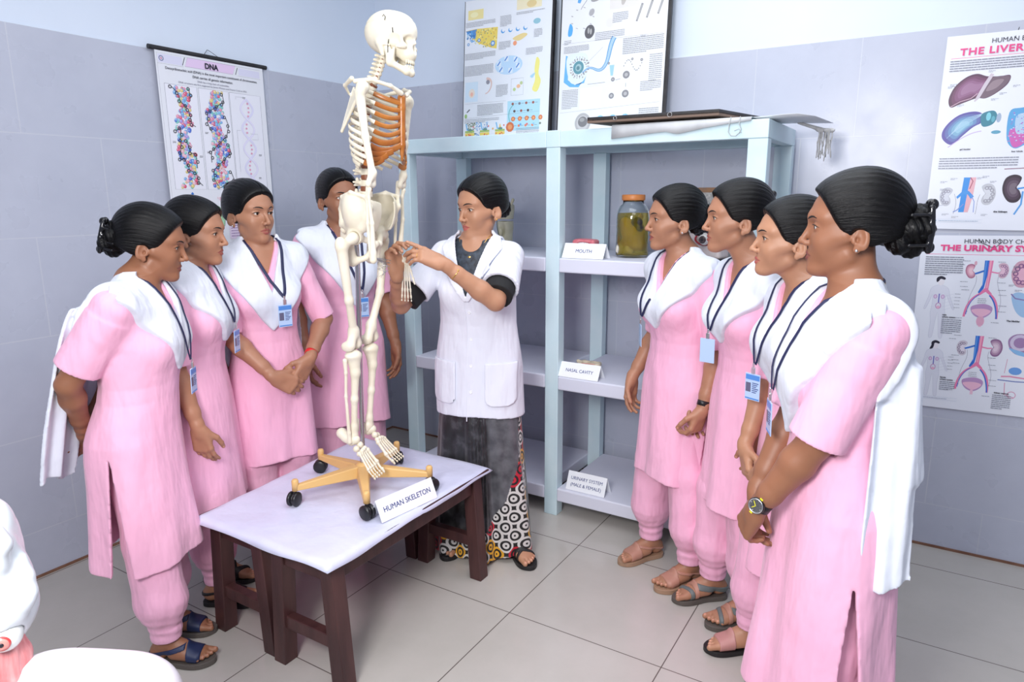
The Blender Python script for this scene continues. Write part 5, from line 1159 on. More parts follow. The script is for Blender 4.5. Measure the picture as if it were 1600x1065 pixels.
def build_person(name, label, sp, loc, rz, scale=1.):
    root = empty(name, loc, rz); root.scale = (scale,) * 3
    tag(root, label, 'person', None)
    solve_pose(sp); info = {}
    bf = body_field(sp, info); HM = sp['HM']; hc = HM[:3, 3]
    fine = [(hc - .125, hc + .13)]
    fz = [[(lo[a], hi[a], .0021) for lo, hi in fine] for a in range(3)]
    for k in 'LR':
        W = sp['W'][k]; e = W + unit(sp['hand'][k]['d']) * .08
        for a in range(3): fz[a].append((e[a] - .09, e[a] + .09, .0024))
    allp = np.array([sp['W'][k] for k in 'LR'] + [sp['W'][k] + unit(sp['hand'][k]['d']) * .19 for k in 'LR'] + [sp['E'][k] for k in 'LR'] + [hc + .13, hc - .13, V3(-.2, -.22, 0), V3(.24, .22, 1.3)] + [V3(sp['foot'][k][0] + .2, sp['foot'][k][1], 0) for k in 'LR'])
    lo = allp.min(0) - .05; hi = allp.max(0) + .05; lo[2] = 0.0
    b = sculpt('body', bf, lo, hi, .0036 * VOX, M[sp['skin']], root, fz)
    v = verts(b); L = Field(); L.M = HM
    for a, c, r0, r1 in LIPS: L.cone(a, c, r0 + .0012, r1 + .0008, .001)
    attr(b, 'lip', np.clip(.5 - L.at(v) / .0012, 0, 1))
    nl = np.zeros(len(v), F32)
    for k in 'LR':
        for p, d, up, r in info[k]:
            q = p + up * r; w = v - q; nl = np.maximum(nl, np.clip(1.6 - np.linalg.norm(w, axis=1) / .0040, 0, 1))
        P = info['foot' + k]
        for y, x, ln, r in TOES:
            q = np.array(P(x + ln - .006, y, .019)); nl = np.maximum(nl, np.clip(1.6 - np.linalg.norm(v - q, axis=1) / .0042, 0, 1))
    attr(b, 'nail', nl * .6)
    face_parts(root, sp, bf)
    # hair
    hf = hair_field(sp); h = sculpt('hair', hf, hc - .15, hc + .15, .0028 * VOX, M['hair'], root)
    hv = (verts(h) - hc) @ HM[:3, :3]
    attr(h, 'strand', np.arctan2(hv[:, 1], hv[:, 2] + .02) * 22); attr(h, 'along', hv[:, 0] * 14)
    build_bun(root, sp, HM)
    # clothes
    tf = top_field(sp); garments(root, sp, tf)
    if sp.get('kind', 'student') == 'student': student(root, sp, tf, bf, info)
    return root, sp, bf, tf

def build_bun(root, sp, HM):
    hp = sp.get('hair', {}); bx, bz, br = hp.get('bun', (-.105, -.01, .04)); by = hp.get('by', 0)
    F = Field(); F.M = HM; rs = np.random.RandomState(hp.get('seed', 1))
    if hp.get('style', 'coil') == 'coil':
        F.ell((bx, by, bz), (br * .78, br, br), 0)
        n = 14
        pts = [(bx - br * .25, by + br * .72 * math.cos(t * 6.283 / n), bz + br * .72 * math.sin(t * 6.283 / n)) for t in range(n + 1)]
        F.chain(pts, [br * .36] * (n + 1), .004)
    else:
        for i in range(11):
            a = i / 11 * 6.283 * 1.6; rr = br * (.35 + .35 * (i / 11))
            F.ell((bx + rs.uniform(-.4, .4) * br, by + math.cos(a) * rr, bz + math.sin(a) * rr * 1.35), (br * .5, br * .42, br * .5), .004, 'u', tuple(rs.uniform(-1, 1, 3)))
    F.cone((-.07, 0, bz * .6 + .01), (bx, by, bz), br * .8, br * .7, .02)
    F.fn(lambda X, Y, Z: F32(.0012) * np.sin(np.arctan2(Y - F32(by), Z - F32(bz)) * F32(9) + X * F32(420)), 0, 'd')
    c = (HM @ V3(bx, by, bz, 1))[:3]
    o = sculpt('hair_bun', F, c - .115, c + .115, .0026 * VOX, M['hair'], root); v = (verts(o) - c) @ HM[:3, :3]
    attr(o, 'strand', np.hypot(v[:, 1], v[:, 2]) * 420 + v[:, 0] * 200); attr(o, 'along', np.arctan2(v[:, 1], v[:, 2]) * 1.5)
    if hp.get('claw'):
        G = Field(); G.M = HM; r = br * hp.get('claw')
        for s in (-1, 1):
            for t in np.linspace(-.75, .75, 4):
                y0 = by; z0 = bz + t * r
                G.chain([(bx - r * .95, y0 + s * .004, z0), (bx - r * .75, y0 + s * r * .85, z0 * 1.0), (bx + r * .1, y0 + s * r * 1.12, z0 * 1.0), (bx + r * .55, y0 + s * r * .8, z0)], [.0036, .0042, .004, .002], .002)
            G.chain([(bx - r * .8, by + s * r * .75, bz - r * 1.05), (bx - r * .85, by + s * r * .8, bz), (bx - r * .8, by + s * r * .75, bz + r * 1.1)], [.007, .008, .007], .002)
            G.ell((bx - r * .9, by + s * r * .35, bz + r * 1.25), (.011, .010, .013), .004); G.ell((bx - r * .9, by + s * r * .35, bz - r * .9), (.011, .010, .013), .004)
        sculpt('claw_clip', G, c - .115, c + .115, .0026 * VOX, M['clip'], root)
    if hp.get('beads'):
        mb = MB(); rs = np.random.RandomState(3)
        for i in range(26):
            a = rs.rand() * 6.28; b = rs.uniform(-.6, .9); q = (HM @ V3(bx - br * .62 * math.cos(b), by + math.cos(a) * br * .72 * (.4 + .6 * abs(math.sin(b + .8))), bz + math.sin(a) * br * .72 * (.4 + .7 * abs(math.sin(b + .8))), 1))[:3]
            mb.sphere(q, .0022, 6, 4)
        mb.build('hair_beads', M['silver'], root)

def garments(root, sp, tf):
    T = sp['trunk']; hem = sp.get('hem', .40); cxn = float(T.cx(np.array(1.33)))
    F = Field(); F.ops = list(tf.ops)
    F.fn(cloth_noise(sp.get('seed', 1), .0024), 0, 'd')
    for e, q, r1 in sp['hollow'].values(): F.tube(e - q * .03, e + q * .02, r1 - .014, r1 - .012, .002, 's')
    # hollow below the hips, open sides, hem
    def inner(X, Y, Z): return np.maximum(T.d(X, Y, Z, -.013, sp.get('folds')), Z - F32(.80))
    F.fn(inner, .002, 's')
    hs = sp.get('hem_slope', 0)
    F.fn(lambda X, Y, Z: F32(hem) + X * F32(hs) + F32(.012) * np.cos(Y * F32(9)) - Z, .001, 'i')
    if sp.get('slit', .74):
        z0 = sp.get('slit', .74); w = sp.get('slit_w', .13); xo = sp.get('slit_x', -.01)
        F.fn(lambda X, Y, Z: np.maximum(np.maximum(np.abs(X - F32(xo)) - (F32(z0) - Z) * F32(w), F32(.10) - np.abs(Y)), Z - F32(z0)), .001, 's')
    # neckline
    nw, nd = sp.get('neck_cut', (.070, .135))
    F.ell((cxn - .012, T.sway, 1.352), (.066, nw, .038), .004, 's')
    F.fn(lambda X, Y, Z: np.maximum(np.abs(Y - F32(T.sway)) - np.maximum((Z - F32(1.352 - nd)) * F32(.42), 0) - F32(.001), np.maximum(F32(cxn - .01) - X, F32(1.352 - nd) - Z)), .001, 's')
    pts = np.array([sp['S']['L'], sp['S']['R'], sp['E']['L'], sp['E']['R'], V3(-.27, -.27, hem - .04), V3(.27, .27, 1.36)])
    lo = pts.min(0) - .08; hi = pts.max(0) + .08; hi[2] = max(1.40, hi[2]); lo[2] = hem - .05
    sculpt('coat' if sp.get('kind') == 'teacher' else 'kurta', F, lo, hi, .0044 * VOX, M[sp.get('top_mat', 'pink')], root)
    sp['top_cut'] = F

def student(root, sp, tf, bf, info):
    T = sp['trunk']; HM = sp['HM']; cxn = float(T.cx(np.array(1.33)))
    # trousers
    F = Field(); hem = sp.get('hem', .40)
    for s, k in ((1, 'L'), (-1, 'R')):
        fx, fy, fa = sp['foot'][k]
        F.chain([(0, s * .06, .80), (fx * .5 + .01, (s * .075 + fy) / 2, .47), (fx * .9, fy, .24)], [.085, .085, .078], .02)
        F.cone((fx * .9, fy, .24), (fx, fy, .15), .078, .050, .03); F.tube((fx, fy, .15), (fx, fy, .100), .053, .049, .006)
        F.tube((fx, fy, .12), (fx, fy, .08), .039, .039, .001, 's')
    nz = cloth_noise(sp.get('seed', 1) + 50, .0045, (16, 16, 17))
    F.fn(lambda X, Y, Z: nz(X, Y, Z) * np.clip((Z - .07) * 6, 0, 1) + F32(.0020) * np.sin(Z * F32(170) + np.sin(X * F32(21) + Y * F32(17)) * F32(2.2)) * np.clip((F32(.25) - Z) * F32(9), 0, 1) * np.clip((Z - .09) * F32(20), 0, 1), 0, 'd')
    sculpt('trousers', F, V3(-.2, -.25, .07), V3(.26, .25, .95), .0046 * VOX, M['pink_trouser'], root)
    # sandals
    for s, k in ((1, 'L'), (-1, 'R')): sandal(root, sp, info['foot' + k], s, sp['foot'][k])
    # dupatta
    dp = sp['dup']; zi, zo = dp.get('zi', 1.17), dp.get('zo', 1.01); w = dp.get('w', .185); p = dp.get('p', 1.15); sy = dp.get('y', 0.)
    D = Field()
    tf2 = top_field(dict(sp, sleeve=.22))
    base = lambda X, Y, Z: tf2.apply(np.full(X.shape, .5, F32), X, Y, Z)
    nz2 = cloth_noise(sp.get('seed', 1) + 9, .003, (22, 22, 14))
    D.fn(lambda X, Y, Z: base(X, Y, Z) - F32(.0135) + nz2(X, Y, Z), 0)
    D.fn(lambda X, Y, Z: F32(-.009) - base(X, Y, Z), .001, 'i')
    si = (1.335 - zi) / .062; D_cut = lambda: D.ell((cxn - .012, T.sway, 1.365), (.060, .066, .046), .006, 's')
    def mask(X, Y, Z):
        y = Y - F32(sy) * np.clip((F32(1.3) - Z) * 4, 0, 1); ay = np.abs(y); x = X - T.cx(Z).astype(F32)
        fi = (Z - F32(zi) - ay * F32(si)) / F32(math.hypot(1, si))
        fo = (F32(zo) + (np.minimum(ay, .25) / F32(w)) ** F32(p) * F32(1.265 - zo) - Z) * F32(.6)
        f = np.maximum(fi, fo)
        bk = np.maximum(np.maximum(F32(dp.get('bi', .03)) - ay, ay - F32(w - .01)), F32(dp.get('zb', 1.12)) - Z)
        t = np.clip((x + F32(.015)) / F32(.03), 0, 1)
        return np.where(x > .015, f, np.where(x < -.015, bk, np.maximum(ay - F32(w), np.maximum(F32(.045) - ay, F32(1.22) - Z))))
    D.fn(mask, .005, 'i')
    for (yc, hw, zt, zb, xt, xb, sl) in dp.get('tails', []):
        def tail(X, Y, Z, yc=yc, hw=hw, zt=zt, zb=zb, xt=xt, xb=xb, sl=sl):
            t = (F32(zt) - Z) / F32(zt - zb); xc = F32(xt) + (F32(xb) - F32(xt)) * np.clip(t, 0, 1) ** F32(.7)
            y = Y - F32(yc) - F32(sl) * t
            xx = X - xc - F32(.011) * np.sin(y * F32(62) + Z * F32(3)) - F32(.006) * np.sin(y * F32(120) + Z * 5)
            return np.maximum(np.maximum(np.abs(xx) * F32(.75) - F32(.0045), np.abs(y) - F32(hw) - F32(.01) * np.sin(Z * 9)), np.maximum(Z - F32(zt), F32(zb) + F32(.02) * np.sin(Y * 30) - Z))
        D.fn(tail, .012)
    D_cut()
    for (xc, hw, zt, zb, yt, yb) in dp.get('side', []):
        def side(X, Y, Z, xc=xc, hw=hw, zt=zt, zb=zb, yt=yt, yb=yb):
            t = (F32(zt) - Z) / F32(zt - zb); x = X - F32(xc); c = F32(yt) + F32(yb - yt) * np.clip(t, 0, 1) ** F32(.6)
            yy = Y - c - F32(.010) * np.sin(x * F32(70) + Z * 3) - F32(.005) * np.sin(x * F32(150))
            return np.maximum(np.maximum(np.abs(yy) * F32(.75) - F32(.0045), np.abs(x) - F32(hw) * (F32(.8) + F32(.25) * np.clip(t, 0, 1))), np.maximum(Z - F32(zt), F32(zb) + F32(.015) * np.sin(X * 40) - Z))
        D.fn(side, .02)
    lo = V3(-.46, -.33, min([t[3] for t in dp.get('tails', []) + dp.get('side', [])] + [.95]) - .05); hi = V3(.30, .33, 1.42)
    sculpt('dupatta', D, lo, hi, .0034 * VOX, M['white_cloth'], root, smooth_it=3)
    # lanyard hanging over the cloth
    if sp.get('card', 1):
        cut2 = Field(); cut2.ops = list(tf2.ops) + [o for o in sp['top_cut'].ops[len(tf.ops) + 1:]]
        B = Field(); B.fn(lambda X, Y, Z: np.minimum(D.apply(np.full(X.shape, .5, F32), X, Y, Z), np.minimum(cut2.apply(np.full(X.shape, .5, F32), X, Y, Z), np.where(Z < F32(min(1.372, sp['head'][2] - .118)), bf.apply(np.full(X.shape, .5, F32), X, Y, Z), F32(.5)))), 0)
        zc = sp.get('card_z', .985); yc = sp.get('card_y', 0.); side = []
        for s in (-1, 1):
            pts = []
            for a in (0, .3, .6, .9, 1.15):
                d = V3(-math.cos(a * 1.5), s * math.sin(a * 1.5), 0); c = V3(cxn - .012, T.sway, 1.41)
                pts.append(B.hit(c + d * (.058 if a < .8 else .064), V3(0, 0, -1), .2) + V3(0, 0, .003))
            ym = abs(pts[-1][1]); xm = pts[-1][0]
            for t in np.linspace(0, 1, 16)[1:]:
                z = pts[4][2] - .005 + (zc + .055 - pts[4][2]) * t; y = s * ym * (1 - t) ** .8 * 1.05 + yc * t; q = B.hit(V3(.24, y, z), V3(-1, 0, 0), .34)
                q[0] = max(q[0] + .0035, xm); xm = q[0]
                pts.append(q)
            MB().tube(pts, .0058, 8, .28, up=(1, .02, 0)).build('lanyard', M['navy'], root); side.append(pts[-1])
        e = (side[0] + side[1]) / 2
        id_card(root, e, sp.get('card_yaw', 0.), sp.get('card_side', 0))

def id_card(root, e, yaw, flip):
    cr = MB().box((-.0012, -.027, -.086), (.0012, .027, 0)).build('id_card', M['card'], root, .0008)
    cr.location = (e[0] + .004, e[1], e[2] - .030); cr.rotation_euler = (0, .03, yaw)
    MB().box((-.003, -.006, .0), (.003, .006, .02)).box((-.0015, -.003, .015), (.0015, .003, .034)).build('clip', M['silver'], cr, .001)
    if not flip:
        MB().box((.0012, -.025, -.020), (.0018, .025, -.004)).build('print', M['card_blue'], cr); MB().box((.0012, -.025, -.083), (.0018, .025, -.079)).build('print', M['card_blue'], cr)
        MB().box((.0012, -.024, -.060), (.0018, -.006, -.030)).build('photo', M['card_photo'], cr)
        mb = MB()
        for i in range(6): mb.box((.0012, -.001, -.031 - i * .006), (.0017, .022 - (i % 3) * .004, -.0285 - i * .006))
        mb.build('print', M['ink_blue'], cr)

def sandal(root, sp, P, s, ft):
    st = sp.get('sandal', {}); fx, fy, fa = ft
    out = [(-.062, 0), (-.058, .018), (-.04, .030), (-.01, .031), (.03, .030), (.07, .038), (.105, .043), (.135, .038), (.158, .018), (.163, 0), (.158, -.014), (.140, -.032), (.11, -.044), (.07, -.042), (.03, -.033), (-.01, -.030), (-.04, -.028), (-.058, -.018)]
    mb = MB(); h0 = 0.001; m_ = len(out)
    out = [tuple(.5 * ((2 * b[q]) + (c_[q] - a[q]) * t + (2 * a[q] - 5 * b[q] + 4 * c_[q] - d[q]) * t * t + (3 * b[q] - a[q] - 3 * c_[q] + d[q]) * t ** 3) for q in (0, 1))
           for i in range(m_) for a, b, c_, d in [(out[i - 1], out[i], out[(i + 1) % m_], out[(i + 2) % m_])] for t in (0, .33, .66)]; n = len(out)
    o = [Vector(P(x, y, 0)) for x, y in out]
    lift = [(.020 + (.008 * max(0, (.05 - x) / .1) if st.get('heel') else 0)) for x, y in out]
    bot = [Vector((p.x, p.y, h0)) for p in o]; top = [Vector((p.x, p.y, .0205)) for p in o]
    mb.add(bot + top, [tuple(range(n))[::-1], tuple(range(n, 2 * n))] + [(i, (i + 1) % n, (i + 1) % n + n, i + n) for i in range(n)])
    sn = mb.build('sandal', M[st.get('sole', 'sole_brown')], root, .002)
    F = Field(); foot(F, (fx, fy), fa, .02, None, .0035, s); c, sn_ = math.cos(fa), math.sin(fa)
    ops = F.ops; X0 = lambda X, Y: (X - F32(fx)) * F32(c) + (Y - F32(fy)) * F32(sn_)
    Y0 = lambda X, Y: ((X - F32(fx)) * F32(sn_) - (Y - F32(fy)) * F32(c)) * F32(s)
    for (x0, x1, zt0, zt1, skew, mat) in st.get('straps', [(.07, .115, 0, 0, 0, 'strap_tan')]):
        G = Field(); G.ops = list(ops)
        if zt1 == 0: G.fn(lambda X, Y, Z: np.maximum(np.maximum(F32(x0) - X0(X, Y) - Y0(X, Y) * F32(skew), X0(X, Y) + Y0(X, Y) * F32(skew) - F32(x1)), F32(.016) - Z), .001, 'i')
        else: G.fn(lambda X, Y, Z: np.maximum(np.maximum(Z - (F32(zt1) + X0(X, Y) * F32(skew)), (F32(zt0) + X0(X, Y) * F32(skew)) - Z), X0(X, Y) - F32(.07)), .001, 'i')
        q = np.array(P(.05, 0, .05)); sculpt('strap', G, q - V3(.14, .14, .07), q + V3(.14, .14, .09), .0026 * VOX, M[mat], sn)

for nm, c in dict(sole_brown=(.16, .09, .055), sole_grey=(.10, .085, .075), sole_black=(.012, .011, .012), strap_tan=(.45, .22, .16), strap_pink=(.5, .24, .22), strap_navy=(.012, .022, .075), strap_black=(.01, .009, .009), strap_grey=(.13, .15, .15), sole_tan=(.36, .22, .14)).items():
    M[nm] = plain('sandal_' + nm, c, .5)
# ------------------------------------------------------------------ the nine women
HANG = dict(L=dict(d=(.12, -.05, -1), n=(.1, -1, 0)), R=dict(d=(.12, .05, -1), n=(.1, 1, 0)))
def spec(**k):
    head = k['head']; ln = k.get('lean', max(0, head[0] * .50))
    d = dict(trunk=Trunk(ln, k.get('girth', 1.), k.get('flare', 1.), k.get('belly', 0), 0., k.get('waist', 0)), look=(0, 0, 0), skin='skin_mid', seed=1,
             arm=dict(L=((.05, .215, .775), (-1, .3, 0)), R=((.05, -.215, .775), (-1, -.3, 0))), hand=HANG, foot=dict(L=(0, .09, .15), R=(0, -.09, -.15)),
             sleeve=.9, hem=.40, folds=(.016, [(5, k.get('seed', 1), 2, .5), (8, 1, -3, .35), (3, 2 + k.get('seed', 1), 1, .45)]), dup=dict(tails=[(.105, .07, 1.275, .70, -.07, -.15, 0), (-.105, .07, 1.275, .70, -.07, -.15, 0)]))
    d.update(k); return d
def wrist_frame(sp, k, back=.018):
    W = sp['W'][k]; E = sp['E'][k]; a = unit(W - E); n = np.array(sp['hand'][k]['n'], float); n = unit(n - a * (n @ a)); return W - a * back, a, -n, np.cross(a, n)
def band(root, sp, k, name, mat, r=.0255, w=.008, back=.018, th=.002, el=.82):
    c, a, up, sd = wrist_frame(sp, k, back); n = 28; mb = MB(); vs = []
    for (o, s) in ((-w, r), (-w, r + th), (w, r + th), (w, r)):
        for i in range(n):
            t = 2 * math.pi * i / n; vs.append(c + a * o + (sd * math.cos(t) + up * math.sin(t) * el) * s)
    fs = [(j * n + i, j * n + (i + 1) % n, ((j + 1) % 4) * n + (i + 1) % n, ((j + 1) % 4) * n + i) for j in range(4) for i in range(n)]
    return mb.add(vs, fs, True).build(name, M[mat], root), c, a, up, sd
def watch(root, sp, k, square=True, big=1., marks=False, up_mix=0.):
    b, c, a, up, sd = band(root, sp, k, 'wristwatch', 'watch_black', .0262, .0095 * big, .024, .0022, .86)
    up = unit(up + sd * up_mix); sd = unit(np.cross(up, a)); o = c + up * .0255
    Mx = Matrix(((sd[0], a[0], up[0], o[0]), (sd[1], a[1], up[1], o[1]), (sd[2], a[2], up[2], o[2]), (0, 0, 0, 1)))
    if square: MB().box((-.018, -.019, -.003), (.018, .019, .007), Mx).build('watch_case', M['watch_glass'], b, .004, 4)
    else:
        R_ = .0175 * big; MB().lathe([(.001, -.004), (R_ * .9, -.004), (R_, 0), (R_, .006), (R_ * .86, .009), (R_ * .82, .0075), (.001, .0075)], 32, Mx).build('watch_case', M['watch_black'], b)
        MB().lathe([(R_ * .80, .0078), (R_ * .86, .0092), (R_ * .92, .0078)], 32, Mx).build('watch_rim', M['silver'], b)
        mb = MB()
        for i in range(12): t = i * math.pi / 6; Mt = Mx @ Matrix.Rotation(t, 4, 'Z'); mb.box((-.0006, R_ * .62, .0074), (.0006, R_ * .76, .0082), Mt)
        mb.build('hour_marks', M['silver'], b)
        for t, l in ((.5, .5), (2.2, .65)): MB().box((-.0007, 0, .0076), (.0007, R_ * l, .0086), Mx @ Matrix.Rotation(t, 4, 'Z')).build('watch_hand', M['yellow' if marks else 'silver'], b)
        if marks:
            for s in (-1, 1): MB().box((-.004, s * (R_ + .002) - .003, .001), (.004, s * (R_ + .002) + .003, .005), Mx).build('yellow_mark', M['yellow'], b, .001)
def earring(root, sp, s, mat='silver'):
    p = (sp['HM'] @ V3(-.011, s * .0760 * sp.get('face', {}).get('w', 1), -.043, 1))[:3]; MB().sphere(p, .0036, 12, 8).build('earring', M[mat], root)
def person(label, sp, loc, hd, s, extra=None):
    r, sp, bf, tf = build_person('person', label, sp, (loc[0], loc[1], 0), R(hd), s)
    if extra: extra(r, sp, bf, tf)
    if sp.get('kind') != 'teacher': r['group'] = 'young women in pink uniforms'
    return r

NAVY = dict(sole='sole_grey', straps=[(.072, .118, 0, 0, .1, 'strap_navy'), (.0, 0, .050, .066, .25, 'strap_navy')])
BLACK = dict(sole='sole_black', straps=[(.090, .112, 0, 0, .5, 'strap_black'), (.060, .078, 0, 0, -.5, 'strap_black'), (.0, 0, .058, .070, .2, 'strap_black')])
TAN = dict(sole='sole_tan', straps=[(.070, .122, 0, 0, .1, 'strap_tan'), (.0, 0, .052, .062, .25, 'strap_tan')])
GREY = dict(sole='sole_grey', straps=[(.098, .114, 0, 0, .35, 'strap_grey'), (.070, .086, 0, 0, .1, 'strap_tan'), (.0, 0, .045, .066, .2, 'strap_grey')])
PINKS = dict(sole='sole_black', straps=[(.065, .120, 0, 0, .1, 'strap_pink')])

# left group
person('young woman in pink with arms behind her back and a glittering hair claw, leftmost',
    spec(head=(.105, .045, 1.439), look=(10, 12, 0), gaze=(0, .1), skin='skin_dark', seed=11, girth=1.08, belly=.02, lean=.07, face=dict(w=1.0), eye=0,
         arm=dict(R=((-.150, -.035, .845), (-.5, -1, .1)), L=((-.185, .06, .82), (-.5, 1, 0))), hand=dict(R=dict(d=(-.3, .75, -.5), n=(-1, 0, 0), curl=(.5, .5, .6, .6)), L=dict(d=(-.1, -.7, -.6), n=(-1, 0, 0))),
         foot=dict(R=(.06, -.10, -.12), L=(.01, .07, -.02)), sleeve=.80, sleeve_r=(.066, .068), arm_r=1.05, hem=.385, slit=.80, slit_w=.09, hair=dict(style='messy', bun=(-.112, .0, .052), claw=.80, vol=.006, beads=1, seed=4),
         sandal=NAVY, card_z=1.01, card_y=.02, dup=dict(zi=1.19, zo=1.03, w=.185, p=1.15, tails=[(-.10, .085, 1.27, .705, -.05, -.215, -.01), (.10, .07, 1.27, .80, -.05, -.20, 0)])), (.876, -2.222), 38, .975,)
person('young woman in pink with parted hair and black sandals, beside the leftmost woman',
    spec(head=(.060, .015, 1.439), look=(0, 6, 0), skin='skin_mid', seed=12, hair=dict(bun=(-.105, -.02, .036), vol=.006), sandal=BLACK, foot=dict(R=(.05, -.09, 0), L=(-.02, .08, .02)), arm=dict(R=((.085, -.20, .765), (-1, -.3, 0)), L=((.06, .21, .78), (-1, .3, 0))),
         sleeve=1.0, hem=.38, card_z=1.06, card_y=.015, dup=dict(zi=1.17, zo=1.04, w=.19, tails=[(.10, .07, 1.27, .8, -.06, -.15, 0), (-.10, .07, 1.27, .8, -.06, -.15, 0)])), (.735, -1.905), 33, .99)
def red(r, sp, bf, tf): band(r, sp, 'L', 'wristband', 'red_band', .0262, .0085, .022, .0022, .88); earring(r, sp, -1)
person('young woman in pink with a high bun and a red wristband, hands clasped',
    spec(head=(-.005, -.02, 1.444), look=(22, 3, 0), gaze=(.15, .0), skin='skin_mid', seed=13, hair=dict(bun=(-.080, .078, .042), vol=.004, line=.003), face=dict(jaw=.97),
         arm=dict(R=((.175, -.035, .835), (-.5, -1, 0)), L=((.160, .115, .885), (-.8, 1, 0))), hand=dict(R=dict(d=(.12, .80, -.50), n=(-1, .1, -.1), curl=(.45, .5, .5, .5), thumb=(.3, .35)), L=dict(d=(.02, -.50, -.75), n=(-.9, -.35, .1), curl=(.5, .55, .6, .6))),
         sleeve=.98, girth=.90, shw=.134, sleeve_r=(.051, .050), hem=.455, card_z=1.085, card_y=.035, card_yaw=.1, sandal=BLACK, dup=dict(zi=1.15, zo=1.00, w=.185, p=1.15, tails=[(.10, .07, 1.27, .8, -.07, -.13, 0), (-.10, .07, 1.27, .8, -.07, -.13, 0)])), (.742, -1.572), -22, 1.03, red)
person('tall young woman in pink half hidden behind the skeleton, right arm hanging straight',
    spec(head=(.0, .0, 1.455), look=(8, 2, 0), gaze=(.2, .05), skin='skin_dark', seed=14, hair=dict(bun=(-.108, .0, .036), by=-.01, vol=.004), arm=dict(R=((.05, -.20, .79), (-1, -.3, 0)), L=((.05, .22, .78), (-1, .3, 0))),
         sleeve=.85, hem=.455, card_z=1.02, card_y=.03, sandal=BLACK, dup=dict(zi=1.17, zo=.99, w=.185, y=.02, p=1.15, tails=[(.10, .07, 1.27, .8, -.07, -.13, 0), (-.10, .07, 1.27, .8, -.07, -.13, 0)])), (.69, -1.07), -26, 1.06)
# right group
def w4(r, sp, bf, tf): watch(r, sp, 'L', True, 1, False, .5); earring(r, sp, 1)
person('young woman in pink with parted lips and a square black smartwatch, beside the shelves',
    spec(lean=.01, girth=.94, shw=.138, head=(.048, -.01, 1.460), look=(-23, 2, 0), skin='skin_mid', seed=15, face=dict(mouth=.006), hair=dict(style='messy', bun=(-.100, -.005, .050), vol=.006, beads=1, claw=.8, seed=7), foot=dict(L=(.0, .125, -.05), R=(.01, -.115, -.05)),
         arm=dict(L=((.045, .200, .770), (-1, .4, 0)), R=((.075, -.20, .80), (-1, -.3, 0))), hand=dict(L=dict(d=(.25, -.15, -1), n=(.2, -1, 0), curl=(.6, .7, .8, .9)), R=dict(d=(.15, .10, -1), n=(-.3, 1, 0), curl=(.3, .4, .5, .6))),
         sleeve=1.0, sleeve_r=(.053, .052), hem=.425, hem_slope=.1, slit=.72, card_z=1.045, card_y=-.045, card_yaw=-.5, card_side=1, sandal=TAN, dup=dict(zi=1.17, zo=1.05, w=.185, p=1.15, tails=[(.10, .07, 1.27, .85, -.07, -.14, 0), (-.10, .07, 1.27, .85, -.07, -.14, 0)])), (2.240, -.802), -122, 1.0, w4)
person('young woman in pink with a small high hair knot, just behind the smartwatch wearer',
    spec(girth=.93, shw=.138, sleeve_r=(.053, .052), lean=.02, head=(.085, -.015, 1.472), look=(-20, 1, 0), skin='skin_mid', seed=16, hair=dict(style='messy', bun=(-.100, .055, .026), vol=.007, seed=5, claw=.8), foot=dict(L=(.0, .08, .0), R=(.04, -.09, -.1)), arm=dict(L=((.07, .20, .78), (-1, .3, 0)), R=((.07, -.20, .79), (-1, -.3, 0))),
         sleeve=1.0, hem=.43, card_z=1.045, card_y=-.02, card_yaw=.6, card_side=1, sandal=GREY, dup=dict(zi=1.17, zo=1.05, w=.185, p=1.15, tails=[(.10, .07, 1.27, .6, -.07, -.13, 0), (-.10, .07, 1.27, .6, -.07, -.13, 0)])), (2.548, -.958), -134, 1.0)
def w2(r, sp, bf, tf): watch(r, sp, 'L', False, .85, False, .6)
person('young woman in pink with a blue card and round watch, beside the rightmost woman',
    spec(girth=.94, shw=.138, sleeve_r=(.053, .052), lean=.025, head=(.090, -.012, 1.450), look=(-14, -1, 0), skin='skin_light', seed=17, hair=dict(bun=(-.105, -.02, .036), vol=.006), foot=dict(L=(.0, .08, .0), R=(.07, -.10, -.1)), face=dict(jaw=.95),
         arm=dict(L=((.170, .105, .765), (-.8, 1, 0)), R=((.165, -.06, .75), (-.8, -1, 0))), hand=dict(L=dict(d=(.10, -.55, -.85), n=(-1, -.2, 0), curl=(.5, .5, .6, .6)), R=dict(d=(.1, .55, -.8), n=(-1, .2, 0), curl=(.4, .5, .5, .5))),
         sleeve=1.0, hem=.37, card_z=1.02, card_y=-.02, card_yaw=.5, sandal=PINKS, dup=dict(zi=1.17, zo=1.01, w=.185, p=1.15, tails=[(.10, .07, 1.27, .8, -.07, -.13, 0), (-.10, .07, 1.27, .8, -.07, -.13, 0)])), (2.772, -1.212), -143, .98, w2)
def w1(r, sp, bf, tf):
    watch(r, sp, 'L', False, 1.15, True, .7); earring(r, sp, 1)
    T = sp['trunk']; pts = []
    for a in np.linspace(-2.3, 2.3, 24): d = V3(-math.cos(a), math.sin(a), 0); c = V3(float(T.cx(np.array(1.33))) - .012, 0, 1.36 - .012 * abs(a)); pts.append(bf.hit(c + d * .14, -d, .14) + d * .0012)
    MB().tube(pts, .0011, 6).build('neck_chain', M['gold'], r)
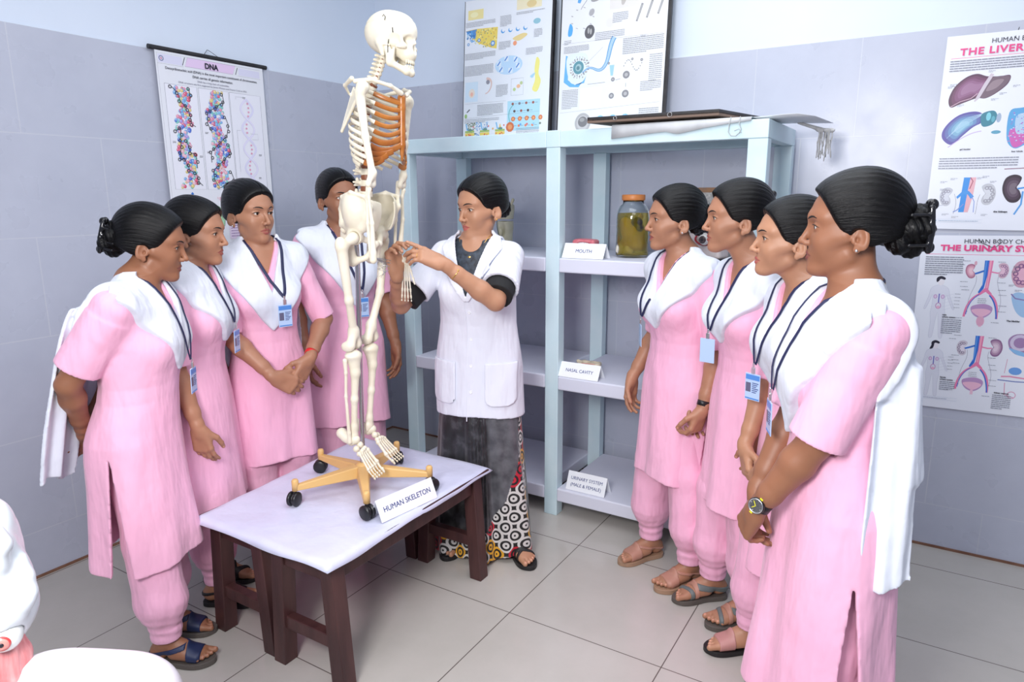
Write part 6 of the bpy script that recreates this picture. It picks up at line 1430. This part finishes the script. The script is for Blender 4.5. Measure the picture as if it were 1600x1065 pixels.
person('young woman in pink with a shiny claw clip and chunky black watch, rightmost',
    spec(head=(.020, -.015, 1.474), look=(-12, 1, 0), gaze=(0, .15), skin='skin_dark', seed=18, girth=1.06, flare=1.06, hair=dict(style='messy', bun=(-.122, .0, .056), vol=.009, claw=.78, seed=9), foot=dict(L=(.0, .10, .1), R=(.05, -.10, -.1)),
         arm=dict(L=((.200, .075, .800), (-.8, 1, -.1)), R=((.195, -.045, .745), (-.8, -1, 0))), hand=dict(L=dict(d=(.22, -.50, -.85), n=(-.95, -.25, -.1), curl=(.5, .6, .65, .7)), R=dict(d=(.12, .35, -.9), n=(-1, .2, 0), curl=(.4, .5, .5, .5))),
         sleeve=1.0, sleeve_r=(.066, .068), arm_r=1.12, hem=.27, slit=.70, slit_w=.10, slit_x=.0, card=1, card_z=1.03, card_y=-.03, sandal=PINKS, neck_cut=(.085, .12),
         dup=dict(zi=1.19, zo=.98, w=.195, p=1.15, bi=.02, tails=[(-.10, .07, 1.27, .66, -.06, -.14, 0), (.10, .07, 1.27, .95, -.06, -.12, 0)], side=[(-.062, .056, 1.19, .690, .140, .192)])), (2.915, -1.632), -158, 1.0, w1)

# the teacher
def sari_mat():
    m, nt, b = newmat('black_sari_with_border'); b.inputs['Roughness'].default_value = .42; b.inputs['Sheen Weight'].default_value = .2
    at = {k: N(nt, 'ShaderNodeAttribute', attribute_name=k).outputs['Fac'] for k in ('bu', 'bv', 'border', 'grey')}
    base = ramp(nt, noise(nt, 26, 5, sc=(1, 1, .8)), [(.38, (.007, .007, .009)), (.52, (.018, .018, .022)), (.62, (.05, .05, .058))])
    gmix = N(nt, 'ShaderNodeMix', data_type='RGBA'); nt.links.new(at['grey'], gmix.inputs['Factor']); nt.links.new(base, gmix.inputs['A'])
    nt.links.new(ramp(nt, noise(nt, 22, 5), [(.35, (.055, .055, .065)), (.65, (.12, .12, .135))]), gmix.inputs['B'])
    c = N(nt, 'ShaderNodeCombineXYZ'); nt.links.new(at['bu'], c.inputs[0]); nt.links.new(at['bv'], c.inputs[1])
    mp = N(nt, 'ShaderNodeMapping'); mp.inputs['Rotation'].default_value = (0, 0, .785); mp.inputs['Scale'].default_value = (1, 1, 1); nt.links.new(c.outputs[0], mp.inputs[0])
    sn = N(nt, 'ShaderNodeVectorMath', operation='FLOOR'); nt.links.new(mp.outputs[0], sn.inputs[0]); fr = N(nt, 'ShaderNodeVectorMath', operation='FRACTION'); nt.links.new(mp.outputs[0], fr.inputs[0])
    wn = N(nt, 'ShaderNodeTexWhiteNoise', noise_dimensions='2D'); nt.links.new(sn.outputs[0], wn.inputs['Vector'])
    cr = N(nt, 'ShaderNodeValToRGB'); cr.color_ramp.interpolation = 'CONSTANT'; e = cr.color_ramp.elements
    while len(e) < 4: e.new(.5)
    for i, (p, k) in enumerate(((0, (.62, .60, .58)), (.50, (.72, .36, .02)), (.68, (.48, .01, .03)), (.84, (.62, .60, .58)))): e[i].position = p; e[i].color = (*k, 1)
    nt.links.new(wn.outputs['Value'], cr.inputs[0])
    ds = N(nt, 'ShaderNodeVectorMath', operation='DISTANCE'); nt.links.new(fr.outputs[0], ds.inputs[0]); ds.inputs[1].default_value = (.5, .5, 0)
    w = N(nt, 'ShaderNodeMath', operation='PINGPONG'); nt.links.new(ds.outputs['Value'], w.inputs[0]); w.inputs[1].default_value = .16
    lt = N(nt, 'ShaderNodeMath', operation='LESS_THAN'); nt.links.new(w.outputs[0], lt.inputs[0]); lt.inputs[1].default_value = .078
    mx = N(nt, 'ShaderNodeMix', data_type='RGBA'); nt.links.new(lt.outputs[0], mx.inputs['Factor']); nt.links.new(cr.outputs[0], mx.inputs['A']); mx.inputs['B'].default_value = (.008, .007, .008, 1)
    bm = N(nt, 'ShaderNodeMix', data_type='RGBA'); nt.links.new(at['border'], bm.inputs['Factor']); nt.links.new(gmix.outputs['Result'], bm.inputs['A']); nt.links.new(mx.outputs['Result'], bm.inputs['B'])
    nt.links.new(bm.outputs['Result'], b.inputs['Base Color']); bump(nt, b, noise(nt, 14, 3, sc=(1.5, 1.5, .4)), .3, .01); return m
M['sari'] = sari_mat(); M['blouse'] = varied('dark_blouse_with_specks', (.01, .01, .015), (.05, .07, .10), 60, .6)
tsp = spec(kind='teacher', top_mat='coat', head=(.012, .018, 1.447), look=(-34, 9, 0), gaze=(-.1, .25), skin='skin_light', seed=21, girth=1.03, flare=.93, lean=.03, bust=1, hair=dict(bun=(-.100, -.012, .040), vol=.004), face=dict(mouth=.004),
    arm=dict(L=((.350, -.010, 1.262), (.1, .75, -1)), R=((.355, -.190, 1.225), (.1, -.6, -1))),
    hand=dict(L=dict(d=(.38, -.80, .42), n=(-.55, -.15, -.80), curl=(.06, .42, .50, .50), spread=.10, thumb=(.6, .5), bend2=1.25), R=dict(d=(.10, -.10, .98), n=(.30, .93, .05), curl=(.75, .85, .9, .9), thumb=(.8, .3))),
    foot=dict(L=(.015, .150, .75), R=(.0, -.10, -.1)), sleeve=.70, sleeve_r=(.056, .070), hem=.618, slit=0, waist=.6, neck_cut=(.068, .255), folds=(.010, [(4, 1, 1, .5), (7, 2, -2, .3)]), shw=.136)
TB = (1.455, -1.055)
def teacher(r, sp, bf, tf):
    T = sp['trunk']
    # blouse in the opening, cuffs
    F = Field(); F.ops = [o for o in top_field(dict(sp, sleeve=.5, folds=None), -.009).ops]
    F.fn(lambda X, Y, Z: np.maximum(F32(.95) - Z, np.abs(Y) - F32(.12)), .001, 'i'); F.ell((float(T.cx(np.array(1.33))) - .012, 0, 1.356), (.070, .074, .050), .004, 's'); F.ell((float(T.cx(np.array(1.33))) + .06, .0, 1.325), (.05, .042, .04), .004, 's')
    sculpt('blouse', F, V3(-.15, -.16, .9), V3(.25, .16, 1.40), .0044 * VOX, M['blouse'], r)
    for k in 'LR':
        S, E = sp['S'][k], sp['E'][k]; G = Field(); G.tube(S + (E - S) * .55, S + (E - S) * .90, .056, .056, 0); G.cone(E, E + unit(S - E) * .01, .048, .048, .02, 's') if False else None
        G.fn(cloth_noise(5, .001), 0, 'd'); sculpt('cuff', G, np.minimum(S, E) - .09, np.maximum(S, E) + .09, .004 * VOX, M['black_cloth'], r)
    # collar and lapels
    L = Field(); base = lambda X, Y, Z: tf.apply(np.full(X.shape, .5, F32), X, Y, Z)
    L.fn(lambda X, Y, Z: np.maximum(base(X, Y, Z) - F32(.0110), F32(.0025) - base(X, Y, Z)), 0)
    def lap(X, Y, Z):
        ay = np.abs(Y); zi = F32(1.115); inn = (Z - zi - ay * F32(3.1)) * F32(.3); wdt = np.interp(Z, np.array([1.10, 1.20, 1.235, 1.24, 1.30, 1.345], F32), np.array([.012, .082, .105, .088, .125, .10], F32)).astype(F32)
        f = np.maximum(np.maximum(inn, ay - wdt), F32(1.10) - Z); x = X - T.cx(Z).astype(F32)
        bk = np.maximum(ay - F32(.105), F32(1.285) - Z); return np.where(x > .0, f, bk)
    L.fn(lap, .001, 'i'); L.ell((float(T.cx(np.array(1.33))) - .012, 0, 1.368), (.060, .066, .040), .004, 's')
    sculpt('collar', L, V3(-.16, -.2, 1.05), V3(.26, .2, 1.42), .0036 * VOX, M['coat'], r)
    # buttons, front seam, pockets
    def onf(y, z, o=.0): return tf.hit(V3(.40, y, z), V3(-1, 0, 0), .45) + V3(o, 0, 0)
    for z in (1.055, .945, .84, .735):
        q = onf(.005, z, .002); nn = tf.normal([q])[0]; rot = Vector(nn).to_track_quat('Z', 'Y').to_matrix().to_4x4(); Mx = Matrix.Translation(q) @ rot
        MB().lathe([(.001, -.002), (.0065, -.002), (.0070, .001), (.0058, .0028), (.0042, .0018), (.001, .0018)], 20, Mx).build('button', M['white_paper'], r)
    pts = [onf(-.012, z, .0015) for z in np.linspace(1.10, .615, 26)]; MB().tube(pts, .0022, 6).build('front_edge', M['coat'], r)
    for s in (-1, 1):
        P_ = Field(); P_.fn(lambda X, Y, Z: np.maximum(base(X, Y, Z) - F32(.0095), F32(.001) - base(X, Y, Z)), 0)
        P_.fn(lambda X, Y, Z, s=s: np.maximum(np.maximum(np.abs(Y * s - F32(.118)) - F32(.058), np.abs(Z - F32(.765)) - F32(.088)) + np.maximum(0, (np.abs(Y * s - F32(.118)) + np.maximum(F32(.765) - Z, 0) - F32(.118))) * 1, F32(.0) - X), .004, 'i')
        sculpt('pocket', P_, V3(-.02, -.24, .64), V3(.28, .24, .88), .0036 * VOX, M['coat'], r)
    # sari
    S_ = Field(); zz = np.array([0, .1, .3, .6, .70, .95], F32); aa = np.array([.232, .222, .206, .180, .150, .120], F32); bb = np.array([.150, .145, .138, .118, .100, .080], F32)
    def skirt(X, Y, Z):
        th = np.arctan2(Y, X); a = np.interp(Z, zz, aa).astype(F32); b = np.interp(Z, zz, bb).astype(F32); t = np.clip((F32(.9) - Z) / F32(.7), 0, 1)
        pl = F32(.0075) * np.sin(th * 58) * np.exp(-((th - F32(.28)) / F32(.26)) ** 2) * (t * F32(.6) + F32(.4)) + F32(.014) * t * np.sin(th * 6 + Z * 2) + F32(.006) * np.sin(th * 15 + Z * 5) * t
        a = a + pl; b = b + pl; q = np.sqrt((X / b) ** 2 + (Y / a) ** 2) + F32(1e-5); l = np.sqrt(X * X + Y * Y)
        return np.maximum(np.maximum((q - 1) * l / q * F32(.8), Z - F32(.80)), F32(.012) + F32(.05) * np.clip(Y * 4 - F32(.3), 0, 1) - Z)
    S_.fn(skirt, 0); S_.fn(lambda X, Y, Z: np.maximum(skirt(X, Y, Z) + F32(.012), Z - F32(.5)), 0, 's')
    o = sculpt('sari', S_, V3(-.22, -.30, 0.005), V3(.24, .30, .97), .0040 * VOX, M['sari'], r); v = verts(o); th = np.arctan2(v[:, 1], v[:, 0]); z = v[:, 2]
    edge = np.interp(th, [-3.2, -.6, .2, .55, .95, 1.25, 1.5, 3.2], [.13, .13, .10, .17, .28, .45, .64, .66]); inner = np.interp(th, [-3.2, .9, 1.15, 1.45, 1.6, 3.2], [-1, -1, -1, .05, .60, .62])
    attr(o, 'border', ((z < edge) & (z > inner) & (z > .01)).astype(float)); attr(o, 'bu', th * 3.9); attr(o, 'bv', z * 17.5); attr(o, 'grey', np.clip((th - .52) * 8, 0, 1) * np.clip((1.5 - th) * 6, 0, 1))
    # jewellery
    b, *_ = band(r, sp, 'L', 'bracelet', 'gold', .0275, .0018, .050, .0022, .92); c, a, up, sd = wrist_frame(sp, 'L', .050); MB().sphere(c + sd * .01 + up * .024, .0055, 12, 8, (1, .6, 1)).build('charm', M['gold'], b)
    pts = []
    for t in np.linspace(-1, 1, 25): y = t * .062; z = 1.345 - (1 - t * t) * .075; pts.append(bf.hit(V3(.12, y, z), V3(-1, 0, 0), .2) + V3(.002, 0, 0))
    MB().tube(pts, .0018, 6).build('necklace', M['gold'], r); q = pts[12]; MB().sphere(q + V3(.003, 0, -.006), .008, 12, 8, (.5, 1, .8)).build('pendant', M['gold'], r)
    h = sp['hand']['L']; d = unit(h['d']); n = unit(np.array(h['n']) - d * (d @ np.array(h['n']))); t = np.cross(n, d); k = sp['W']['L'] + d * .081 + t * -.0095 + unit(d * math.cos(.5) + n * math.sin(.5)) * .016
    dd = unit(d * math.cos(.5) + n * math.sin(.5)); u1 = unit(np.cross(dd, t)); MB().tube([k + (t * math.cos(x) + u1 * math.sin(x)) * .0093 for x in np.linspace(0, 6.283, 17)[:-1]], .0011, 6, closed=True).build('ring', M['gold'], r)
    earring(r, sp, -1, 'gold'); earring(r, sp, 1, 'gold')
    I = {}; 
    for s, k in ((1, 'L'), (-1, 'R')):
        fx, fy, fa = sp['foot'][k]; P = foot(Field(), (fx, fy), fa, side=s); sandal(r, dict(sp, sandal=dict(sole='sole_black', straps=[(.085, .100, 0, 0, .4, 'strap_black'), (.075, .090, 0, 0, -.5, 'strap_black')])), P, s, sp['foot'][k])
person('teacher in a white coat over a black sari, pointing at the skeleton', tsp, TB, -74, 1.04, teacher)
# ------------------------------------------------------------------ things on the rack
def put(name, label, cat, loc, rz=0, group=None): o = empty(name, loc, rz); tag(o, label, cat, group); return o
M['glass'] = plain('jar_glass', (.9, .95, .95), .03, Transmission_Weight=1.0, IOR=1.45); M['lid'] = plain('orange_lid', (.62, .22, .06), .4)
M['liquid'] = varied('yellow_preserving_liquid', (.42, .27, .02), (.55, .38, .04), 9, .12); M['specimen'] = varied('pale_specimen', (.60, .42, .16), (.72, .55, .25), 20, .35)
j = put('specimen_jar', 'clear jar with an orange lid and a specimen in yellow liquid', 'jar', (1.868, -.395, 1.276))
MB().lathe([(.001, .001), (.066, .001), (.074, .010), (.075, .030), (.075, .175), (.073, .205), (.060, .232), (.048, .240), (.047, .262), (.045, .262), (.046, .238), (.058, .229), (.070, .204), (.072, .175), (.072, .030), (.066, .006), (.001, .005)], 40).build('jar_body', M['glass'], j)
MB().lathe([(.001, .256), (.051, .256), (.053, .260), (.053, .278), (.050, .282), (.001, .283)], 36).build('lid', M['lid'], j)
MB().lathe([(.001, .0065), (.064, .0065), (.0705, .016), (.0715, .030), (.0715, .175), (.0700, .200), (.001, .201)], 36).build('liquid', plain('amber_liquid', (.80, .58, .06), .05, Transmission_Weight=.82, IOR=1.2), j)
F = Field(); F.ell((.005, .0, .10), (.045, .042, .062), 0).ell((-.02, -.02, .145), (.028, .026, .035), .02).ell((.03, .0, .05), (.03, .032, .026), .02).ell((-.025, -.01, .05), (.028, .03, .03), .015).cone((.02, -.02, .15), (.035, .0, .18), .016, .012, .015)
F.fn(cloth_noise(3, .004, (60, 60, 60)), 0, 'd'); sculpt('specimen', F, V3(-.07, -.07, .01), V3(.07, .07, .2), .003, M['specimen'], j)
F = Field(); F.ell((-.040, -.048, .040), (.018, .012, .024), 0).ell((-.004, -.054, .034), (.016, .010, .018), .006).ell((.012, -.052, .028), (.012, .010, .012), .006); F.fn(cloth_noise(6, .002, (140, 140, 140)), 0, 'd'); sculpt('white_tissue', F, V3(-.07, -.07, .008), V3(.04, -.03, .08), .0022, plain('white_tissue', (.72, .68, .60), .4), j)
F = Field(); F.ell((.035, -.040, .160), (.026, .018, .022), 0).ell((.045, -.03, .135), (.018, .02, .018), .01); sculpt('dark_tissue', F, V3(0, -.07, .1), V3(.075, .0, .2), .0025, plain('dark_tissue', (.03, .02, .015), .4), j)
# mouth model
m_ = put('mouth_model', 'small pink mouth model behind the MOUTH card', 'model', (1.655, -.445, 1.276))
F = Field(); F.box((0, 0, .040), (.058, .035, .038), rr=.012); F.ell((0, -.038, .052), (.036, .020, .014), .004, 's'); F.fn(cloth_noise(2, .0015, (90, 90, 90)), 0, 'd'); sculpt('gum', F, V3(-.07, -.05, 0), V3(.07, .05, .085), .0025, varied('gum_pink', (.62, .12, .16), (.75, .25, .28), 30, .3), m_)
for i in range(8): x = (i - 3.5) * .0085; MB().sphere((x, -.030 + abs(i - 3.5) * .0015, .060), .0045, 10, 6, (.9, .8, 1.3)).build('tooth', M['white_paper'], m_)
F = Field(); F.ell((0, -.018, .046), (.020, .018, .007), 0); sculpt('tongue', F, V3(-.03, -.04, .03), V3(.03, .005, .06), .0022, plain('tongue', (.7, .2, .22), .3), m_)
# nasal model
n_ = put('nasal_cavity_model', 'cream nasal cavity model lying behind the NASAL CAVITY card', 'model', (1.685, -.440, .716), .2)
F = Field(); F.box((0, 0, .024), (.055, .030, .022), rr=.012); F.ell((-.02, -.01, .048), (.030, .016, .010), .004, 's').ell((.03, .005, .048), (.016, .014, .012), .004, 's'); F.cone((-.045, .0, .035), (-.058, 0, .045), .012, .008, .008); F.fn(cloth_noise(8, .002, (80, 80, 80)), 0, 'd'); sculpt('cream_body', F, V3(-.08, -.05, 0), V3(.08, .05, .075), .0026, varied('cream_model', (.55, .47, .34), (.70, .62, .48), 40, .4), n_)
for i in range(3): MB().tube([(-.035, -.026 + .002 * i, .040 - i * .009), (.0, -.031, .043 - i * .009), (.035, -.027, .040 - i * .009)], .0028, 8).build('turbinate', M['gum_'] if 'gum_' in M else plain('turbinate', (.6, .3, .25), .4), n_)
# eye model
e_ = put('eye_model', 'eye model with a dark iris in a red-rimmed socket on a cream block', 'model', (2.205, -.36, 1.276), -.25)
F = Field(); F.box((0, .02, .055), (.075, .045, .054), rr=.015); F.ell((.0, -.03, .092), (.040, .035, .030), .006, 's').cone((-.06, -.01, .10), (.05, -.01, .125), .020, .014, .02); sculpt('face_block', F, V3(-.1, -.05, 0), V3(.1, .09, .155), .003, varied('cream_pink_model', (.58, .50, .48), (.70, .62, .60), 20, .35), e_)
MB().sphere((0, -.020, .090), .028, 24, 16).build('eyeball', plain('model_eye_white', (.80, .78, .74), .15), e_)
MB().lathe([(.001, .002), (.010, .002), (.0165, .0), (.0165, -.003)], 24, Matrix.Translation((.002, -.0475, .088)) @ Matrix.Rotation(math.pi / 2, 4, 'X')).build('iris', plain('model_iris', (.07, .05, .05), .2), e_)
MB().lathe([(.001, .004), (.006, .0038)], 20, Matrix.Translation((.002, -.0475, .088)) @ Matrix.Rotation(math.pi / 2, 4, 'X')).build('pupil', M['ink'], e_)
MB().tube([(.040 * math.cos(t), -.028 - .006 * math.cos(t * 2), .090 + .026 * math.sin(t)) for t in np.linspace(0, 6.283, 25)[:-1]], .0042, 8, closed=True).build('red_eyelid', plain('model_red', (.35, .02, .03), .3), e_)
MB().box((-.09, -.05, .0), (.09, .075, .008)).build('base', M['ink'], e_, .002)
# cardboard box
b_ = put('cardboard_box', 'grey speckled box with an orange lid edge at the back of the upper shelf', 'box', (2.17, -.165, 1.276), -.03)
MB().box((-.10, -.055, 0), (.10, .055, .295)).build('box_body', varied('speckled_card', (.32, .31, .30), (.66, .65, .62), 90, .8), b_, .002)
MB().box((-.103, -.058, .290), (.103, .058, .312)).build('lid_edge', varied('orange_worn_edge', (.42, .20, .08), (.12, .11, .10), 14, .7), b_, .002)
# bone model behind the teacher
k_ = put('larynx_model', 'upright olive-cream larynx model on the shelf behind the teacher', 'model', (1.135, -.33, 1.276), .2)
F = Field(); F.tube((0, 0, .01), (.002, 0, .15), .036, .042, .01); F.tube((.0, 0, .16), (.0, 0, .235), .044, .050, .01); F.tube((0, 0, .20), (0, 0, .26), .034, .038, .003, 's'); F.ell((-.01, -.045, .10), (.022, .02, .045), .008, 's'); F.cone((.035, -.02, .22), (.050, -.02, .258), .009, .005, .006).cone((-.03, -.02, .21), (-.030, -.02, .245), .009, .006, .006); F.ell((-.012, -.038, .095), (.012, .010, .022), .004)
F.fn(cloth_noise(12, .0022, (50, 50, 50)), 0, 'd'); sculpt('cartilage_body', F, V3(-.07, -.07, 0), V3(.07, .07, .27), .003, varied('olive_cream', (.40, .38, .26), (.58, .56, .44), 14, .35), k_)
MB().tube([(-.022, -.048, .23), (-.030, -.046, .17), (-.026, -.050, .12), (-.018, -.048, .07)], .0022, 6).build('nerve_wire', plain('grey_green_wire', (.08, .11, .10), .4), k_)
MB().lathe([(.001, 0), (.045, 0), (.045, .012), (.001, .012)], 24).build('base', M['black_edge'], k_)
# wire on the left upper shelf
w_ = MB().tube([(0, 0, .004), (.03, .01, .004), (.06, .0, .012), (.085, .02, .006), (.15, .03, .004), (.18, .06, .004)], .0016, 6).build('wire', M['ink'], None); w_.location = (.83, -.50, 1.276); tag(w_, 'thin dark bent wire on the upper left shelf', 'wire')
# ------------------------------------------------------------------ on top of the rack
B_ = put('framed_board', 'black framed board lying flat on top of the rack', 'board', (2.06, -.42, 1.852))
P4 = [(1.742, -.635), (2.297, -.622), (2.385, -.215), (1.83, -.235)]; Q = [(x - 2.06, y + .42) for x, y in P4]
MB().hexa([(x, y, .004) for x, y in Q], [(x, y, .020) for x, y in Q]).build('board_panel', M['hardboard'], B_, .001)
cx_, cy_ = sum(q[0] for q in Q) / 4, sum(q[1] for q in Q) / 4; In = [(cx_ + (x - cx_) * .95, cy_ + (y - cy_) * .93) for x, y in Q]
for i in range(4):
    a, b = Q[i], Q[(i + 1) % 4]; c, d_ = In[(i + 1) % 4], In[i]; MB().hexa([(*a, .012), (*b, .012), (*c, .012), (*d_, .012)], [(*a, .028), (*b, .028), (*c, .028), (*d_, .028)]).build('frame_strip', M['black_edge'], B_, .001)
for (u, rr) in ((.23, .007), (.65, .009)):
    x = Q[0][0] + (Q[1][0] - Q[0][0]) * u; y = Q[0][1] + (Q[1][1] - Q[0][1]) * u
    MB().tube([(x + rr * math.cos(t), y - .003, .018 + rr * math.sin(t)) for t in np.linspace(0, 6.283, 17)[:-1]], .0011, 6, closed=True).build('hanging_ring', M['wire'], B_)
M['grey_sheet'] = varied('dull_white_sheet', (.50, .52, .54), (.66, .68, .70), 8, .6)
def droop(name, label, grid, mat='grey_sheet', cat='sheet'):
    nx = len(grid[0]); vs = [p for r in grid for p in r]; c = np.array(vs).mean(0); fs = [(j * nx + i, j * nx + i + 1, (j + 1) * nx + i + 1, (j + 1) * nx + i) for j in range(len(grid) - 1) for i in range(nx - 1)]
    o = MB().add([tuple(np.array(p) - c) for p in vs], fs, True).build(name, M[mat]); o.location = tuple(c); s_ = o.modifiers.new('thick', 'SOLIDIFY'); s_.thickness = .0012; tag(o, label, cat); return o
low = [(1.848, 1.788), (1.90, 1.792), (1.96, 1.797), (2.03, 1.803), (2.086, 1.806), (2.115, 1.798), (2.139, 1.795), (2.19, 1.803), (2.242, 1.812), (2.33, 1.822), (2.42, 1.830)]
droop('paper_sheet', 'dull white paper sheet drooping over the front rail of the rack', [[(x - .03 * (x < 1.86), -.45, 1.843) for x, z in low], [(x, -.612, 1.8445) for x, z in low], [(x, -.6165, 1.838) for x, z in low], [(x, -.619, z) for x, z in low]])
droop('white_sheet', 'stiff white sheet sticking out past the right end of the rack', [[(x, -.58 + .01 * math.sin(x * 9), 1.8465 + .004 * max(0, x - 2.45) * 10 * (1 if x < 2.56 else .5)) for x in (2.30, 2.38, 2.46, 2.53, 2.58)], [(x, -.45, 1.8465 + .03 * max(0, x - 2.5)) for x in (2.32, 2.40, 2.47, 2.55, 2.62)], [(x, -.25, 1.8465 - .05 * max(0, x - 2.5)) for x in (2.40, 2.44, 2.50, 2.58, 2.66)]], 'white_paper')
lp = MB().tube([(0, 0, 0), (-.004, -.006, -.030), (-.006, -.004, -.056), (.004, -.004, -.070), (.022, -.003, -.072), (.036, -.004, -.060), (.042, -.004, -.048), (.034, -.004, -.030), (.036, -.002, 0)], .0017, 6).tube([(.016, -.005, -.052), (.034, -.005, -.046), (.043, -.005, -.062)], .0014, 6).build('string_loop', plain('grey_string', (.45, .48, .48), .7), None)
lp.location = (2.343, -.618, 1.848); tag(lp, 'grey string loop hanging over the front rail of the rack', 'string')
F = Field(); rn = random.Random(6)
for i in range(13):
    x = -.025 + i * .0042; y = rn.uniform(-.02, .02); p = V3(x, y, .0); 
    for k in range(4): q = p + V3(rn.uniform(-.006, .005), rn.uniform(-.005, .005), -.028 * rn.uniform(.7, 1.2)); F.cone(p, q, .0032, .0026, .003); p = q
F.cone((-.028, 0, .0), (.030, 0, -.004), .008, .007, .006); F.cone((-.10, -.02, .030), (-.02, 0, .002), .006, .008, .006)
rg = sculpt('frayed_rag', F, V3(-.12, -.05, -.16), V3(.06, .05, .05), .0026, varied('dirty_rag', (.38, .38, .38), (.60, .60, .60), 40, .9), None); rg.location = (2.636, -.28, 1.812); tag(rg, 'frayed grey rag hanging off the right end of the rack', 'rag')
# ------------------------------------------------------------------ anatomical model in the near left corner
M['plastic'] = varied('white_gloss_plastic', (.70, .76, .80), (.76, .82, .86), 3, .22); M['muscle'] = varied('pink_muscle', (.60, .16, .17), (.78, .36, .36), 12, .35, .2, 60, sc=(8, 8, 1), bsc=(8, 8, .6))
A_ = put('anatomical_model', 'white anatomical head model with an eye and pink muscle, in the near left corner', 'model', (1.872, -2.985, .70), R(31.5))
px = lambda x, y, d=0.: V3((x - 30) * .00103, d, .795 + (1065 - y) * .00099 - .70)
F = Field(); F.chain([px(-40, 1010, .03), px(-30, 960, .02), px(-12, 900, .01), px(-8, 850, .01)], [.045, .062, .050, .038], .03)
F.chain([px(-60, 940, .05), px(-55, 850, .05), px(-40, 815, .05)], [.06, .055, .035], .03)
F.chain([px(2, 808, -.0), px(20, 812, -.01), px(28, 830, -.01), px(18, 862, -.015), px(4, 890, -.02), px(-12, 920, -.02)], [.008, .014, .015, .016, .018, .02], .012)
F.chain([px(34, 870, .02), px(38, 900, .015), px(42, 925, .01), px(47, 930, .0)], [.008, .012, .013, .011], .012); F.cone(px(36, 940, .0), px(8, 962, -.01), .016, .018, .014); F.cone(px(30, 955, 0), px(20, 975, .01), .013, .010, .01)
F.chain([px(22, 870, -.022), px(20, 900, -.026), px(28, 930, -.020)], [.004, .006, .004], .010, 's'); F.ell(px(-16, 815, -.02), (.030, .03, .040), .01, 's')
F.ell(px(10, 990, -.008), (.0265, .0265, .0255), .002, 's')
sculpt('white_shell', F, V3(-.17, -.08, .02), V3(.06, .14, .42), .0028, M['plastic'], A_)
F = Field(); F.chain([px(-8, 832, -.004), px(-22, 800, 0), px(-34, 780, .0), px(-50, 790, .01)], [.018, .020, .018, .02], .015); F.ell(px(-10, 850, -.005), (.020, .02, .03), .02); sculpt('pink_interior', F, V3(-.17, -.06, .2), V3(.03, .06, .42), .003, varied('flesh_pink_inside', (.62, .34, .32), (.74, .50, .46), 10, .4), A_)
ey = MB().sphere(tuple(px(10, 990, -.008)), .0255, 28, 18).build('eyeball', plain('glossy_eye_white', (.80, .84, .82), .08), A_)
ed_ = unit(V3(.42, -.88, -.05)); Mi = Matrix.Translation(tuple(px(10, 990, -.008) + ed_ * .0245)) @ Vector(ed_).to_track_quat('Z', 'Y').to_matrix().to_4x4()
MB().lathe([(.0100, .0006), (.0125, -.0008), (.0128, -.003)], 28, Mi).build('red_ring', plain('red_ring', (.65, .06, .06), .2), ey); MB().lathe([(.001, .0022), (.006, .0020), (.0104, .0006), (.0106, -.002)], 28, Mi).build('iris', plain('salmon_iris', (.80, .30, .26), .15), ey); MB().lathe([(.0005, .0034), (.0036, .0030), (.0036, .001)], 20, Mi).build('pupil', M['ink'], ey)
F = Field(); F.chain([px(0, 1005, .012), px(4, 1040, .014), px(2, 1090, .014), px(0, 1150, .01)], [.020, .022, .024, .03], .01)
for i in range(4): F.chain([px(-12 + i * 10, 1008, -.004), px(-14 + i * 10, 1070, -.008), px(-16 + i * 10, 1150, -.008)], [.006, .008, .009], .003)
sculpt('muscle', F, V3(-.09, -.05, 0), V3(.05, .06, .19), .0026, M['muscle'], A_)
F = Field(); F.ell(px(118, 1120, .02), (.118, .06, .072), 0).ell(px(190, 1130, .02), (.070, .055, .068), .03).ell(px(50, 1118, .02), (.08, .05, .068), .03); F.fn(lambda X, Y, Z: F32(.004) - Z, .003, 'i'); sculpt('shoulder', F, V3(-.12, -.07, -.01), V3(.30, .12, .16), .0036, varied('pinkish_white_plastic', (.72, .68, .72), (.80, .78, .82), 2, .25), A_)
T_ = put('side_table', 'small white topped stand under the anatomical head model', 'table', (1.86, -2.97, 0), R(31.5))
MB().box((-.20, -.12, .672), (.155, .12, .6985)).build('table_top', M['white_paper'], T_, .003)
for x in (-.18, .12):
    for y in (-.10, .08): MB().box((x, y, 0), (x + .03, y + .03, .672)).build('leg', M['black_edge'], T_, .002)
# ceiling lights
for i, (x, y, a, b) in enumerate(((2.3, -1.6, .8, 1.1), (3.6, -4.0, .8, .8))):
    L_ = put('ceiling_light', 'flat white panel light on the ceiling, the one nearer the rack' if i == 0 else 'flat white panel light on the ceiling behind the camera', 'light', (x, y, 3.05), 0, 'ceiling panel lights')
    MB().box((-a, -b, -.012), (a, b, 0)).build('panel', M['ceiling'], L_, .003)
